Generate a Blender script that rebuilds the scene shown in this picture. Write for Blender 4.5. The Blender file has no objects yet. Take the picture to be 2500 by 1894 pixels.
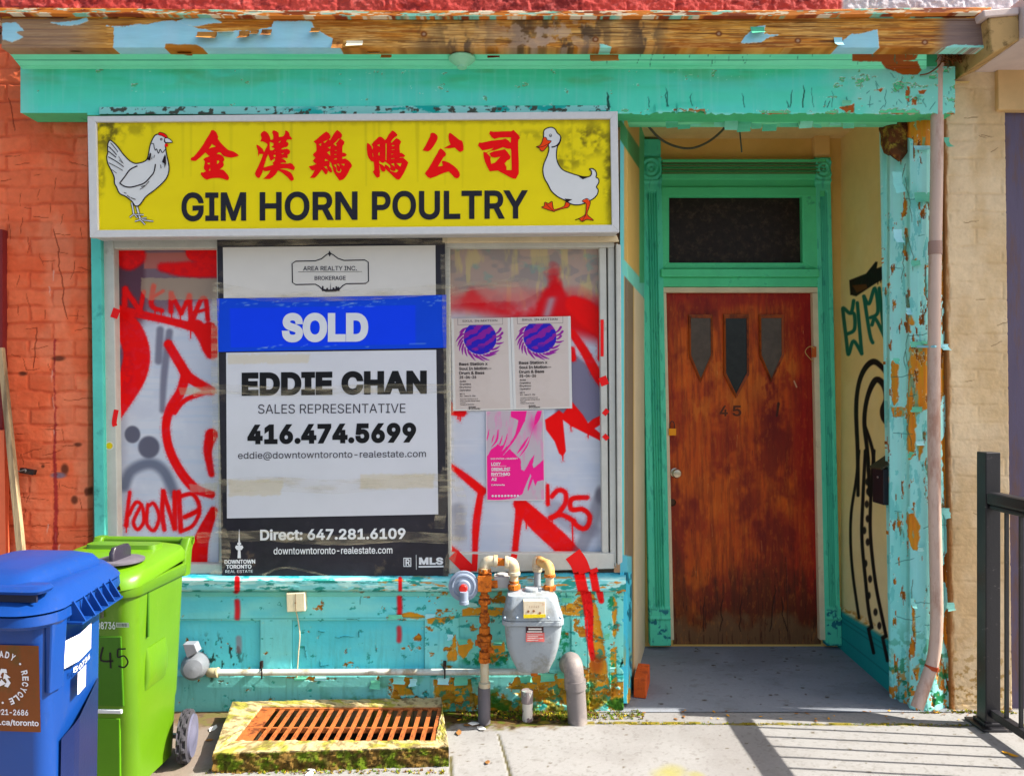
import bpy, bmesh, math, random
import numpy as np
from mathutils import Vector, Matrix

# ------------------------------------------------------------------ camera, sky, sun
SC = bpy.context.scene
COL = SC.collection
F, CX, HY, CZ, CD = 1805.0, 1250.0, 967.0, 1.51, 3.55     # lens and stand point of the photographer
cam_d = bpy.data.cameras.new("camera")
cam_d.sensor_width = 36.0
cam_d.lens = 36.0 * F / 2500.0
cam_d.shift_y = (HY - 947.0) / 2500.0
cam_d.clip_end = 400.0
cam = bpy.data.objects.new("camera", cam_d)
cam.location = (0, -CD, CZ)
cam.rotation_euler = (math.radians(90), 0, 0)
COL.objects.link(cam)
SC.camera = cam

LIGHT = Vector((1.0, -0.105, 0.925)).normalized()           # towards the sun
EL = math.asin(LIGHT.z)
AZ = math.atan2(LIGHT.x, LIGHT.y)
world = bpy.data.worlds.new("World")
SC.world = world
world.use_nodes = True
wn = world.node_tree
sky = wn.nodes.new("ShaderNodeTexSky")
sky.sky_type = 'NISHITA'
sky.sun_disc = False
sky.sun_elevation = EL
sky.sun_rotation = AZ
sky.air_density = 1.0
sky.dust_density = 4.0
sky.ozone_density = 1.0
bg = wn.nodes["Background"]
bg.inputs[1].default_value = 0.105
wn.links.new(sky.outputs[0], bg.inputs[0])
sun_d = bpy.data.lights.new("sun", 'SUN')
sun_d.energy = 4.6
sun_d.angle = math.radians(0.42)
sun_d.color = (1.0, 0.95, 0.86)
sun = bpy.data.objects.new("sun", sun_d)
sun.rotation_euler = LIGHT.to_track_quat('Z', 'Y').to_euler()
sun.location = (6, -4, 8)
COL.objects.link(sun)
SC.view_settings.view_transform = 'Standard'
SC.view_settings.look = 'None'
SC.view_settings.exposure = 1.33
SC.view_settings.gamma = 1.0
SC.view_settings.use_curve_mapping = False
SC.cycles.max_bounces = 6
KALB = 1.0

# ------------------------------------------------------------------ colour helpers
def lin(c):
    c = np.asarray(c, dtype=float) / 255.0
    return np.where(c <= 0.04045, c / 12.92, ((c + 0.055) / 1.055) ** 2.4)

def alb(c, k=1.0):
    return np.clip(lin(c) * KALB * k, 0.004, 0.86)

# ------------------------------------------------------------------ where a sight line meets a plane of the facade
def W(px, py, Y=0.0):
    d = CD + Y
    return Vector(((px - CX) * d / F, Y, CZ - (py - HY) * d / F))

def S(Y):
    return F / (CD + Y)

def G(px, py, z=0.0):
    d = (CZ - z) * F / (py - HY)
    return Vector(((px - CX) * d / F, d - CD, z))

# ------------------------------------------------------------------ scene tree helpers
def thing(name, label, cat, loc=(0, 0, 0), rz=0.0, group=None):
    o = bpy.data.objects.new(name, None)
    COL.objects.link(o)
    o.location = loc
    o.rotation_euler = (0, 0, rz)
    o.empty_display_size = 0.1
    tag(o, label, cat, group)
    return o

def tag(o, label, cat=None, group=None, kind=None):
    if label: o["label"] = label
    if cat: o["category"] = cat
    if group: o["group"] = group
    if kind: o["kind"] = kind
    return o

def link_mesh(name, me, mats, parent=None, world_coords=True):
    o = bpy.data.objects.new(name, me)
    COL.objects.link(o)
    for m in (mats if isinstance(mats, (list, tuple)) else [mats]):
        me.materials.append(m)
    if parent is not None:
        o.parent = parent
        if world_coords:
            mw = Matrix.Identity(4)
            chain = []
            p = parent
            while p is not None:
                chain.append(p); p = p.parent
            for q in reversed(chain):
                mw = mw @ (Matrix.LocRotScale(q.location, q.rotation_euler, q.scale))
            me.transform(mw.inverted())
    return o

# ------------------------------------------------------------------ mesh builder
class MB:
    def __init__(s):
        s.v = []; s.f = []; s.m = []
    def add(s, vs, fs, mi=0):
        b = len(s.v)
        s.v += [tuple(v) for v in vs]
        s.f += [tuple(b + i for i in f) for f in fs]
        s.m += [mi] * len(fs)
        return s
    def box(s, a, b, mi=0):
        x0, y0, z0 = a; x1, y1, z1 = b
        vs = [(x0,y0,z0),(x1,y0,z0),(x1,y1,z0),(x0,y1,z0),(x0,y0,z1),(x1,y0,z1),(x1,y1,z1),(x0,y1,z1)]
        return s.add(vs, [(0,3,2,1),(4,5,6,7),(0,1,5,4),(1,2,6,5),(2,3,7,6),(3,0,4,7)], mi)
    def prism(s, pts, y0, y1, mi=0):
        """polygon in photo pixels on the plane Y=y0, given thickness back to y1"""
        vs = [W(x, y, y0) for x, y in pts]
        bk = [Vector((v.x, y1, v.z)) for v in vs]
        n = len(pts)
        fs = [tuple(range(n - 1, -1, -1)), tuple(range(n, 2 * n))]
        fs += [(i, (i + 1) % n, n + (i + 1) % n, n + i) for i in range(n)]
        return s.add(vs + bk, fs, mi)
    def rect(s, x0, y0, x1, y1, ya, yb, mi=0, lean=0.0):
        l0 = lean * (y0 - 1000); l1 = lean * (y1 - 1000)
        return s.prism([(x0+l0,y0),(x1+l0,y0),(x1+l1,y1),(x0+l1,y1)], ya, yb, mi)
    def tube(s, path, r, n=14, mi=0, caps=True):
        path = [Vector(p) for p in path]
        rs = r if isinstance(r, (list, tuple)) else [r] * len(path)
        b = len(s.v)
        prev = None
        for i, p in enumerate(path):
            t = (path[min(i + 1, len(path) - 1)] - path[max(i - 1, 0)]).normalized()
            if prev is None:
                u = t.orthogonal().normalized()
            else:
                u = (prev - t * prev.dot(t)).normalized()
            prev = u
            w = t.cross(u)
            for k in range(n):
                a = 2 * math.pi * k / n
                s.v.append(tuple(p + (u * math.cos(a) + w * math.sin(a)) * rs[i]))
        for i in range(len(path) - 1):
            for k in range(n):
                k2 = (k + 1) % n
                s.f.append((b+i*n+k, b+i*n+k2, b+(i+1)*n+k2, b+(i+1)*n+k)); s.m.append(mi)
        if caps:
            s.f.append(tuple(b + k for k in range(n - 1, -1, -1))); s.m.append(mi)
            e = b + (len(path) - 1) * n
            s.f.append(tuple(e + k for k in range(n))); s.m.append(mi)
        return s
    def lathe(s, prof, base, axis, n=28, mi=0):
        """prof: (r, h) pairs along axis from base"""
        axis = Vector(axis).normalized(); base = Vector(base)
        path = [base + axis * h for _, h in prof]
        u = axis.orthogonal().normalized(); w = axis.cross(u)
        b = len(s.v)
        for (r, h), p in zip(prof, path):
            for k in range(n):
                a = 2 * math.pi * k / n
                s.v.append(tuple(p + (u * math.cos(a) + w * math.sin(a)) * max(r, 1e-4)))
        for i in range(len(prof) - 1):
            for k in range(n):
                k2 = (k + 1) % n
                s.f.append((b+i*n+k, b+i*n+k2, b+(i+1)*n+k2, b+(i+1)*n+k)); s.m.append(mi)
        s.f.append(tuple(b + k for k in range(n - 1, -1, -1))); s.m.append(mi)
        e = b + (len(prof) - 1) * n
        s.f.append(tuple(e + k for k in range(n))); s.m.append(mi)
        return s
    def loft(s, rings, mi=0, caps=True):
        n = len(rings[0]); b = len(s.v)
        for r in rings: s.v += [tuple(p) for p in r]
        for i in range(len(rings) - 1):
            for k in range(n):
                k2 = (k + 1) % n
                s.f.append((b+i*n+k, b+i*n+k2, b+(i+1)*n+k2, b+(i+1)*n+k)); s.m.append(mi)
        if caps:
            s.f.append(tuple(b + k for k in range(n - 1, -1, -1))); s.m.append(mi)
            e = b + (len(rings) - 1) * n
            s.f.append(tuple(e + k for k in range(n))); s.m.append(mi)
        return s
    def build(s, name, mats, parent=None, bevel=0.0, smooth=False, world_coords=True, seg=2, fix=True):
        me = bpy.data.meshes.new(name)
        me.from_pydata(s.v, [], s.f)
        me.polygons.foreach_set("material_index", s.m)
        if fix:
            bm = bmesh.new(); bm.from_mesh(me)
            bmesh.ops.recalc_face_normals(bm, faces=bm.faces)
            bm.to_mesh(me); bm.free()
        if smooth:
            me.polygons.foreach_set("use_smooth", [True] * len(me.polygons))
        me.update()
        o = link_mesh(name, me, mats, parent, world_coords)
        if bevel > 0:
            md = o.modifiers.new("bevel", 'BEVEL')
            md.width = bevel; md.segments = seg; md.limit_method = 'ANGLE'; md.angle_limit = math.radians(35)
        if smooth:
            try:
                me.set_sharp_from_angle(angle=math.radians(42))
            except Exception:
                pass
        return o

def rrect(w, d, r, z, n=6, cx=0.0, cy=0.0):
    """rounded rectangle ring in the xy plane, counter-clockwise"""
    out = []
    for sx, sy, a0 in ((1, -1, -90), (1, 1, 0), (-1, 1, 90), (-1, -1, 180)):
        for k in range(n + 1):
            a = math.radians(a0 + 90.0 * k / n)
            out.append((cx + sx * (w / 2 - r) + r * math.cos(a), cy + sy * (d / 2 - r) + r * math.sin(a), z))
    return out

def catmull(pts, n=8, closed=False):
    P = [np.array(p, float) for p in pts]
    out = []
    m = len(P)
    rng = m if closed else m - 1
    for i in range(rng):
        p0 = P[(i - 1) % m] if (closed or i > 0) else P[0]
        p1 = P[i]; p2 = P[(i + 1) % m]
        p3 = P[(i + 2) % m] if (closed or i + 2 < m) else P[m - 1]
        for k in range(n):
            t = k / n
            out.append(tuple(0.5 * ((2*p1) + (p2-p0)*t + (2*p0-5*p1+4*p2-p3)*t*t + (3*p1-p0-3*p2+p3)*t**3)))
    if not closed: out.append(tuple(P[-1]))
    return out

# ------------------------------------------------------------------ procedural materials
def nt(m):
    m.use_nodes = True
    t = m.node_tree
    return t, t.nodes["Principled BSDF"]

def add_grain(t, p, colour_socket, var, scale, bump, bscale, coord='Object', stretch=(1,1,1)):
    tc = t.nodes.new("ShaderNodeTexCoord")
    mp = t.nodes.new("ShaderNodeMapping")
    mp.inputs['Scale'].default_value = stretch
    t.links.new(tc.outputs[coord], mp.inputs[0])
    n1 = t.nodes.new("ShaderNodeTexNoise"); n1.inputs['Scale'].default_value = scale
    n1.inputs['Detail'].default_value = 6; n1.inputs['Roughness'].default_value = 0.65
    t.links.new(mp.outputs[0], n1.inputs['Vector'])
    mr = t.nodes.new("ShaderNodeMapRange")
    mr.inputs[1].default_value = 0.25; mr.inputs[2].default_value = 0.75
    mr.inputs[3].default_value = 1 - var; mr.inputs[4].default_value = 1 + var
    t.links.new(n1.outputs[0], mr.inputs[0])
    mx = t.nodes.new("ShaderNodeMix"); mx.data_type = 'RGBA'; mx.blend_type = 'MULTIPLY'
    mx.inputs[0].default_value = 1.0
    t.links.new(colour_socket, mx.inputs[6])
    t.links.new(mr.outputs[0], mx.inputs[7])
    t.links.new(mx.outputs[2], p.inputs['Base Color'])
    if bump > 0:
        n2 = t.nodes.new("ShaderNodeTexNoise"); n2.inputs['Scale'].default_value = bscale
        n2.inputs['Detail'].default_value = 5
        t.links.new(mp.outputs[0], n2.inputs['Vector'])
        bp = t.nodes.new("ShaderNodeBump"); bp.inputs['Strength'].default_value = bump
        bp.inputs['Distance'].default_value = 0.004
        t.links.new(n2.outputs[0], bp.inputs['Height'])
        t.links.new(bp.outputs[0], p.inputs['Normal'])

MATS = {}
def mat(name, rgb, rough=0.6, metal=0.0, var=0.12, scale=9.0, bump=0.15, bscale=120.0, spec=0.28,
        dirt=None, dirt_scale=6.0, dirt_lo=0.5, dirt_hi=0.62, stretch=(1,1,1), k=1.0):
    if name in MATS: return MATS[name]
    m = bpy.data.materials.new(name)
    t, p = nt(m)
    a = alb(rgb, k)
    rgbn = t.nodes.new("ShaderNodeRGB"); rgbn.outputs[0].default_value = (*a, 1)
    sock = rgbn.outputs[0]
    if dirt is not None:
        d = alb(dirt, k)
        tc = t.nodes.new("ShaderNodeTexCoord")
        mp = t.nodes.new("ShaderNodeMapping"); mp.inputs['Scale'].default_value = stretch
        t.links.new(tc.outputs['Object'], mp.inputs[0])
        n = t.nodes.new("ShaderNodeTexNoise"); n.inputs['Scale'].default_value = dirt_scale
        n.inputs['Detail'].default_value = 8; n.inputs['Roughness'].default_value = 0.7
        t.links.new(mp.outputs[0], n.inputs['Vector'])
        r = t.nodes.new("ShaderNodeMapRange"); r.inputs[1].default_value = dirt_lo; r.inputs[2].default_value = dirt_hi
        t.links.new(n.outputs[0], r.inputs[0])
        mx = t.nodes.new("ShaderNodeMix"); mx.data_type = 'RGBA'
        t.links.new(r.outputs[0], mx.inputs[0])
        t.links.new(sock, mx.inputs[6]); mx.inputs[7].default_value = (*d, 1)
        sock = mx.outputs[2]
    p.inputs['Roughness'].default_value = rough
    p.inputs['Metallic'].default_value = metal
    p.inputs['Specular IOR Level'].default_value = spec
    add_grain(t, p, sock, var, scale, bump, bscale, stretch=stretch)
    MATS[name] = m
    return m

def paint_mat(name, rough=0.6, var=0.07, scale=14.0, bump=0.2, bscale=90.0, spec=0.2, stretch=(1,1,1), coat=0.0):
    """material whose colour is the paint, wood or rust painted on the surface itself (attribute Col)"""
    if name in MATS: return MATS[name]
    m = bpy.data.materials.new(name)
    t, p = nt(m)
    at = t.nodes.new("ShaderNodeAttribute"); at.attribute_name = "Col"
    p.inputs['Roughness'].default_value = rough
    p.inputs['Specular IOR Level'].default_value = spec
    p.inputs['Coat Weight'].default_value = coat
    p.inputs['Coat Roughness'].default_value = 0.05
    add_grain(t, p, at.outputs['Color'], var, scale, bump, bscale, stretch=stretch)
    MATS[name] = m
    return m

# ------------------------------------------------------------------ numpy noise
def vnoise(x, y, seed=0):
    xi = np.floor(x).astype(np.int64); yi = np.floor(y).astype(np.int64)
    xf = x - xi; yf = y - yi
    u = xf * xf * (3 - 2 * xf); v = yf * yf * (3 - 2 * yf)
    def h(a, b):
        n = (a * 374761393 + b * 668265263 + seed * 2147483647) & 0xFFFFFFFF
        n = ((n ^ (n >> 13)) * 1274126177) & 0xFFFFFFFF
        n = (n ^ (n >> 16)) & 0xFFFFFFFF
        return n / 4294967295.0
    return (h(xi, yi)*(1-u)+h(xi+1, yi)*u)*(1-v) + (h(xi, yi+1)*(1-u)+h(xi+1, yi+1)*u)*v

def fbm(x, y, sx, sy=None, seed=0, octs=4, rough=0.55):
    sy = sx if sy is None else sy
    t = 0; a = 1.0; tot = 0; f = 1.0
    for o in range(octs):
        t = t + a * vnoise(x * f / sx, y * f / sy, seed + o * 17)
        tot += a; a *= rough; f *= 2.03
    return t / tot

def sstep(a, b, x):
    t = np.clip((x - a) / (b - a + 1e-9), 0, 1)
    return t * t * (3 - 2 * t)

# ------------------------------------------------------------------ a surface painted point by point
class Canvas:
    def __init__(s, x0, y0, x1, y1, step, base=(128, 128, 128), stepy=None):
        nx = max(2, int(round((x1 - x0) / step)) + 1); ny = max(2, int(round((y1 - y0) / (stepy or step))) + 1)
        s.X, s.Y = np.meshgrid(np.linspace(x0, x1, nx), np.linspace(y0, y1, ny))
        s.x0, s.y0, s.x1, s.y1, s.nx, s.ny = x0, y0, x1, y1, nx, ny
        s.c = np.empty((ny, nx, 3)); s.c[:] = base
        s.h = np.zeros((ny, nx))
    def win(s, xa, ya, xb, yb):
        ix0 = int(np.clip(math.floor((xa - s.x0) / (s.x1 - s.x0) * (s.nx - 1)), 0, s.nx - 1))
        ix1 = int(np.clip(math.ceil((xb - s.x0) / (s.x1 - s.x0) * (s.nx - 1)) + 1, 0, s.nx))
        iy0 = int(np.clip(math.floor((ya - s.y0) / (s.y1 - s.y0) * (s.ny - 1)), 0, s.ny - 1))
        iy1 = int(np.clip(math.ceil((yb - s.y0) / (s.y1 - s.y0) * (s.ny - 1)) + 1, 0, s.ny))
        return slice(iy0, iy1), slice(ix0, ix1)
    def blend(s, m, col, w=None):
        w = (slice(None), slice(None)) if w is None else w
        m = np.clip(m, 0, 1)[..., None]
        s.c[w] = s.c[w] * (1 - m) + np.asarray(col, float) * m
    def n(s, sx, sy=None, seed=0, octs=4, rough=0.55, w=None):
        w = (slice(None), slice(None)) if w is None else w
        return fbm(s.X[w], s.Y[w], sx, sy, seed, octs, rough)
    def polyd(s, pts, w):
        """signed distance, negative inside"""
        X, Y = s.X[w], s.Y[w]
        d = np.full(X.shape, 1e9); ins = np.zeros(X.shape, bool)
        P = [np.array(p, float) for p in pts]
        for i in range(len(P)):
            a, b = P[i], P[(i + 1) % len(P)]
            e = b - a; L = e.dot(e) + 1e-12
            t = np.clip(((X - a[0]) * e[0] + (Y - a[1]) * e[1]) / L, 0, 1)
            d = np.minimum(d, np.hypot(X - a[0] - t * e[0], Y - a[1] - t * e[1]))
            c = (a[1] > Y) != (b[1] > Y)
            with np.errstate(divide='ignore', invalid='ignore'):
                xx = a[0] + (Y - a[1]) * e[0] / (e[1] if abs(e[1]) > 1e-9 else 1e-9)
            ins ^= c & (X < xx)
        return np.where(ins, -d, d)
    def poly(s, pts, col, soft=1.0, rag=0.0, ragscale=10.0, seed=1, a=1.0, h=None, edge=None, edgew=2.0):
        xs = [p[0] for p in pts]; ys = [p[1] for p in pts]
        mg = soft * 2 + rag * 1.2 + 3 + edgew
        w = s.win(min(xs) - mg, min(ys) - mg, max(xs) + mg, max(ys) + mg)
        if s.X[w].size == 0: return
        d = s.polyd(pts, w)
        if rag: d = d + (s.n(ragscale, None, seed, 4, 0.6, w) - 0.5) * 2 * rag
        if edge is not None:
            s.blend((1 - sstep(-0.5, 0.5, np.abs(d) - edgew * .8)) * sstep(.42, .6, s.n(16, None, seed + 50, 3, .6, w)) * .8, edge, w)
        m = 1 - sstep(-soft, soft, d)
        if callable(col):
            c = col(s.X[w], s.Y[w]); mm = (m * a)[..., None]
            s.c[w] = s.c[w] * (1 - mm) + c * mm
        else:
            s.blend(m * a, col, w)
        if h is not None: s.h[w] = s.h[w] * (1 - m) + h * m
    def stroke(s, pts, width, col, soft=1.5, a=1.0, smooth=True, rag=0.0, seed=3, h=None, spray=0.0):
        """width: one value or one per point (full width)"""
        ws = list(width) if isinstance(width, (list, tuple)) else [width] * len(pts)
        q = [(p[0], p[1], wd) for p, wd in zip(pts, ws)]
        if smooth and len(q) > 2: q = catmull(q, 6)
        mw = max(ws) / 2 + soft * 2 + rag + 2 + spray
        w = s.win(min(p[0] for p in q) - mw, min(p[1] for p in q) - mw, max(p[0] for p in q) + mw, max(p[1] for p in q) + mw)
        X, Y = s.X[w], s.Y[w]
        if X.size == 0: return
        d = np.full(X.shape, 1e9)
        for (ax, ay, aw), (bx, by, bw) in zip(q[:-1], q[1:]):
            ex, ey = bx - ax, by - ay; L = ex * ex + ey * ey + 1e-9
            t = np.clip(((X - ax) * ex + (Y - ay) * ey) / L, 0, 1)
            d = np.minimum(d, np.hypot(X - ax - t * ex, Y - ay - t * ey) - (aw + (bw - aw) * t) / 2)
        if rag: d = d + (s.n(6, None, seed, 3, 0.6, w) - 0.5) * 2 * rag
        m = 1 - sstep(-soft, soft, d)
        if spray:                                            # aerosol: uneven cover and a mist of overspray
            s.blend((1 - sstep(0, spray, d)) * (.10 + .5 * (s.n(2.2, None, seed + 9, 2, .5, w) > .62)) * .55, col, w)
            m = m * (.86 + .14 * sstep(.3, .6, s.n(14, None, seed + 4, 3, .6, w)))
        s.blend(m * a, col, w)
        if h is not None: s.h[w] = s.h[w] * (1 - m) + h * m
    def blob(s, x, y, rx, ry, col, soft=0.4, a=1.0):
        w = s.win(x - rx * 1.6, y - ry * 1.6, x + rx * 1.6, y + ry * 1.6)
        if s.X[w].size == 0: return
        d = np.hypot((s.X[w] - x) / rx, (s.Y[w] - y) / ry)
        s.blend((1 - sstep(1 - soft, 1 + soft, d)) * a, col, w)
    def crack(s, x, y, dx, dy, n, col=(40, 35, 30), width=1.6, seed=0, h=-0.0015, a=0.9):
        r = random.Random(seed); pts = [(x, y)]
        for i in range(n):
            x += dx + r.uniform(-1, 1) * abs(dy) * 0.35; y += dy + r.uniform(-1, 1) * abs(dx) * 0.35
            pts.append((x, y))
        s.stroke(pts, [width] * (len(pts) - 1) + [width * 0.3], col, 0.7, a, smooth=False, h=h)
    def build(s, name, mapper, mats, parent=None, skirt=0.0, normal=(0, -1, 0), keep=None, k=1.0, flip=False):
        """mapper(X, Y) gives arrays of world x, y, z; h is pushed along normal (towards the viewer)"""
        px, py, pz = mapper(s.X, s.Y)
        N = normal(s.X, s.Y) if callable(normal) else normal
        V = np.stack([px + s.h * N[0], py + s.h * N[1], pz + s.h * N[2]], -1).reshape(-1, 3)
        colr = np.clip(lin(np.clip(s.c, 0, 255)) * KALB * k, 0.004, 0.86).reshape(-1, 3)
        ny, nx = s.ny, s.nx
        idx = np.arange(ny * nx).reshape(ny, nx)
        q = np.stack([idx[1:, :-1], idx[1:, 1:], idx[:-1, 1:], idx[:-1, :-1]], -1).reshape(-1, 4)
        if flip: q = q[:, ::-1]
        if keep is not None:
            xc = (s.X[1:, 1:] + s.X[:-1, :-1]) / 2; yc = (s.Y[1:, 1:] + s.Y[:-1, :-1]) / 2
            q = q[keep(xc, yc).reshape(-1)]
        if skirt > 0:
            ring = np.concatenate([idx[0, :], idx[1:, -1], idx[-1, -2::-1], idx[-2:0:-1, 0]])
            Nn = np.array([0.0, -1.0, 0.0]) if callable(normal) else np.array(normal, float)
            back = V[ring] - Nn * skirt
            b0 = len(V); V = np.concatenate([V, back]); colr = np.concatenate([colr, colr[ring]])
            m = len(ring); i = np.arange(m); j = (i + 1) % m
            sk = np.stack([ring[i], ring[j], b0 + j, b0 + i], -1)
            if flip: sk = sk[:, ::-1]
            q = np.concatenate([q, sk])
        me = bpy.data.meshes.new(name)
        me.vertices.add(len(V)); me.vertices.foreach_set("co", V.astype(np.float32).ravel())
        me.loops.add(q.size); me.loops.foreach_set("vertex_index", q.astype(np.int32).ravel())
        me.polygons.add(len(q)); me.polygons.foreach_set("loop_start", (np.arange(len(q)) * 4).astype(np.int32))
        try: me.polygons.foreach_set("loop_total", np.full(len(q), 4, np.int32))
        except Exception: pass
        ca = me.attributes.new("Col", 'FLOAT_COLOR', 'POINT')
        ca.data.foreach_set("color", np.concatenate([colr, np.ones((len(colr), 1))], 1).astype(np.float32).ravel())
        me.update(); me.validate()
        return link_mesh(name, me, mats, parent)

def on_plane(Y):
    def f(X, Yp):
        d = CD + (Y(X, Yp) if callable(Y) else Y)
        d = d + X * 0
        return (X - CX) * d / F, d - CD, CZ - (Yp - HY) * d / F
    return f

def on_any(p, nrm):
    """sight lines meeting the plane through p with normal nrm"""
    p = np.array(p, float); nrm = np.array(nrm, float)
    o = np.array([0, -CD, CZ])
    def f(X, Yp):
        dx = (X - CX) / F; dy = np.ones_like(X); dz = -(Yp - HY) / F
        t = ((p - o) @ nrm) / (dx * nrm[0] + dy * nrm[1] + dz * nrm[2])
        return o[0] + dx * t, o[1] + dy * t, o[2] + dz * t
    return f

# ------------------------------------------------------------------ flat shapes: letters, cut shapes, ribbons
def fill_loops(loops, evenodd=True):
    """triangles inside a set of outlines, overlaps merged"""
    from mathutils.geometry import delaunay_2d_cdt
    vs = []; es = []
    for lp in loops:
        b = len(vs); n = len(lp)
        vs += [Vector((x, y)) for x, y in lp]
        es += [(b + i, b + (i + 1) % n) for i in range(n)]
    V, E, T, _, _, _ = delaunay_2d_cdt(vs, es, [], 0, 1e-6)
    P = np.array([v[:] for v in V]); T = np.array([t for t in T if len(t) == 3])
    c = P[T].mean(1)
    A = np.array([p for lp in loops for p in lp], float)
    B = np.array([lp[(i + 1) % len(lp)] for lp in loops for i in range(len(lp))], float)
    wind = np.zeros(len(c), int)
    for (ax, ay), (bx, by) in zip(A, B):
        up = (ay <= c[:, 1]) & (by > c[:, 1]); dn = (ay > c[:, 1]) & (by <= c[:, 1])
        side = (bx - ax) * (c[:, 1] - ay) - (c[:, 0] - ax) * (by - ay)
        wind += (up & (side > 0)).astype(int) - (dn & (side < 0)).astype(int)
    keep = (wind % 2 != 0) if evenodd else (wind != 0)
    T = T[keep]
    a2 = (P[T[:, 1]] - P[T[:, 0]]); b2 = (P[T[:, 2]] - P[T[:, 0]])
    ar = np.abs(a2[:, 0] * b2[:, 1] - a2[:, 1] * b2[:, 0])
    return P, [tuple(int(i) for i in t) for t in T[ar > 1e-12]]

def shape_mesh(loops, conv, evenodd=True):
    P, T = fill_loops(loops, evenodd)
    return [conv(x, y) for x, y in P], T

def add_shape(mb, loops, Y, mi=0, conv=None):
    vs, fs = shape_mesh(loops, conv or (lambda x, y: W(x, y, Y)))
    mb.add(vs, fs, mi)

def ribbon(mb, pts, width, Y, mi=0, closed=False, conv=None):
    conv = conv or (lambda x, y: W(x, y, Y))
    P = [np.array(p[:2], float) for p in pts]
    n = len(P); ws = width if isinstance(width, (list, tuple)) else [width] * n
    L = []; R = []
    for i in range(n):
        a = P[(i - 1) % n] if closed or i > 0 else P[i]
        b = P[(i + 1) % n] if closed or i < n - 1 else P[i]
        t = b - a; t = t / (np.hypot(*t) + 1e-9); nn = np.array([-t[1], t[0]]) * ws[i] / 2
        L.append(conv(*(P[i] + nn))); R.append(conv(*(P[i] - nn)))
    vs = L + R
    m = n if closed else n - 1
    mb.add(vs, [(i, (i + 1) % n, n + (i + 1) % n, n + i) for i in range(m)], mi)

def disc_loop(x, y, rx, ry=None, n=20):
    ry = rx if ry is None else ry
    return [(x + rx * math.cos(2 * math.pi * k / n), y + ry * math.sin(2 * math.pi * k / n)) for k in range(n)]

_TXT = {}
try:                                                        # Blender's own interface font; its built-in one if absent
    SANS = bpy.data.fonts.load(bpy.utils.resource_path('LOCAL') + "/datafiles/fonts/Inter.woff2")
except Exception:
    SANS = None
def text_verts(s, bold=0.0, shear=0.0, spacing=1.0):
    key = (s, bold, shear, spacing)
    if key in _TXT: return _TXT[key]
    cu = bpy.data.curves.new("lettering", 'FONT')
    if SANS is not None: cu.font = SANS
    cu.body = s; cu.size = 1.0; cu.shear = shear; cu.space_character = spacing
    ob = bpy.data.objects.new("lettering", cu)
    COL.objects.link(ob)
    dg = bpy.context.evaluated_depsgraph_get()
    c2 = ob.evaluated_get(dg).to_curve(dg)
    loops = []
    for sp in c2.splines:
        bp = sp.bezier_points; lp = []
        n = len(bp)
        for i in range(n):
            p, q = bp[i], bp[(i + 1) % n]
            a, b, c, d = (np.array(z[:2]) for z in (p.co, p.handle_right, q.handle_left, q.co))
            straight = np.hypot(*(b - a - (d - a) / 3)) < 0.004 and np.hypot(*(c - a - (d - a) * 2 / 3)) < 0.004
            m = 1 if straight else 4
            for k in range(m):
                t = k / m
                lp.append(tuple(a*(1-t)**3 + 3*b*t*(1-t)**2 + 3*c*t*t*(1-t) + d*t**3))
        cl = [z for i, z in enumerate(lp) if math.hypot(z[0]-lp[i-1][0], z[1]-lp[i-1][1]) > 1e-5]
        if len(cl) > 2: loops.append(cl)
    ob.to_curve_clear()
    bpy.data.objects.remove(ob); bpy.data.curves.remove(cu)
    if bold and loops:
        big = max(loops, key=lambda l: abs(sum(l[i-1][0]*l[i][1]-l[i][0]*l[i-1][1] for i in range(len(l)))))
        sg = 1 if sum(big[i-1][0]*big[i][1]-big[i][0]*big[i-1][1] for i in range(len(big))) > 0 else -1
        out = []
        for lp in loops:
            n = len(lp); nl = []
            for i in range(n):
                p = np.array(lp[i]); e0 = p - np.array(lp[i-1]); e1 = np.array(lp[(i+1) % n]) - p
                n0 = np.array([e0[1], -e0[0]]) / np.hypot(*e0); n1 = np.array([e1[1], -e1[0]]) / np.hypot(*e1)
                m = n0 + n1; m = m / max(np.hypot(*m), 1e-6); m = m / max(m.dot(n0), 0.45)
                nl.append(tuple(p + m * bold * sg))
            out.append(nl)
        loops = out
    P, T = fill_loops(loops, evenodd=False)
    _TXT[key] = (P, T)
    return P, T

def text(mb, s, x0, x1, ytop, ybot, conv, mi=0, bold=0.0, slope=0.0, shear=0.0, spacing=1.0, fit_y=True):
    """letters stretched to fill the box x0..x1, ytop..ybot (ink box) in photo pixels; slope tilts the line"""
    vs, fs = text_verts(s, bold, shear, spacing)
    if len(vs) == 0: return
    mn = vs.min(0); mx = vs.max(0)
    out = []
    for v in vs:
        x = x0 + (v[0] - mn[0]) / (mx[0] - mn[0]) * (x1 - x0)
        y = ybot + (v[1] - mn[1]) / (mx[1] - mn[1]) * (ytop - ybot) + slope * (x - x0)
        out.append(conv(x, y))
    mb.add(out, fs, mi)
# ================================================================== colours of the place
TEAL = (86, 196, 180); TEAL_L = (150, 226, 208); AQUA = (150, 212, 224); TEAL_D = (18, 160, 152)
GREEN = (72, 178, 140); WOOD = (196, 140, 62); WOOD_D = (120, 62, 16); WOOD_G = (150, 128, 112)
RED = (236, 0, 10); CREAM = (222, 205, 165); TAN = (214, 176, 96); FRAME = (192, 192, 182)

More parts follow.
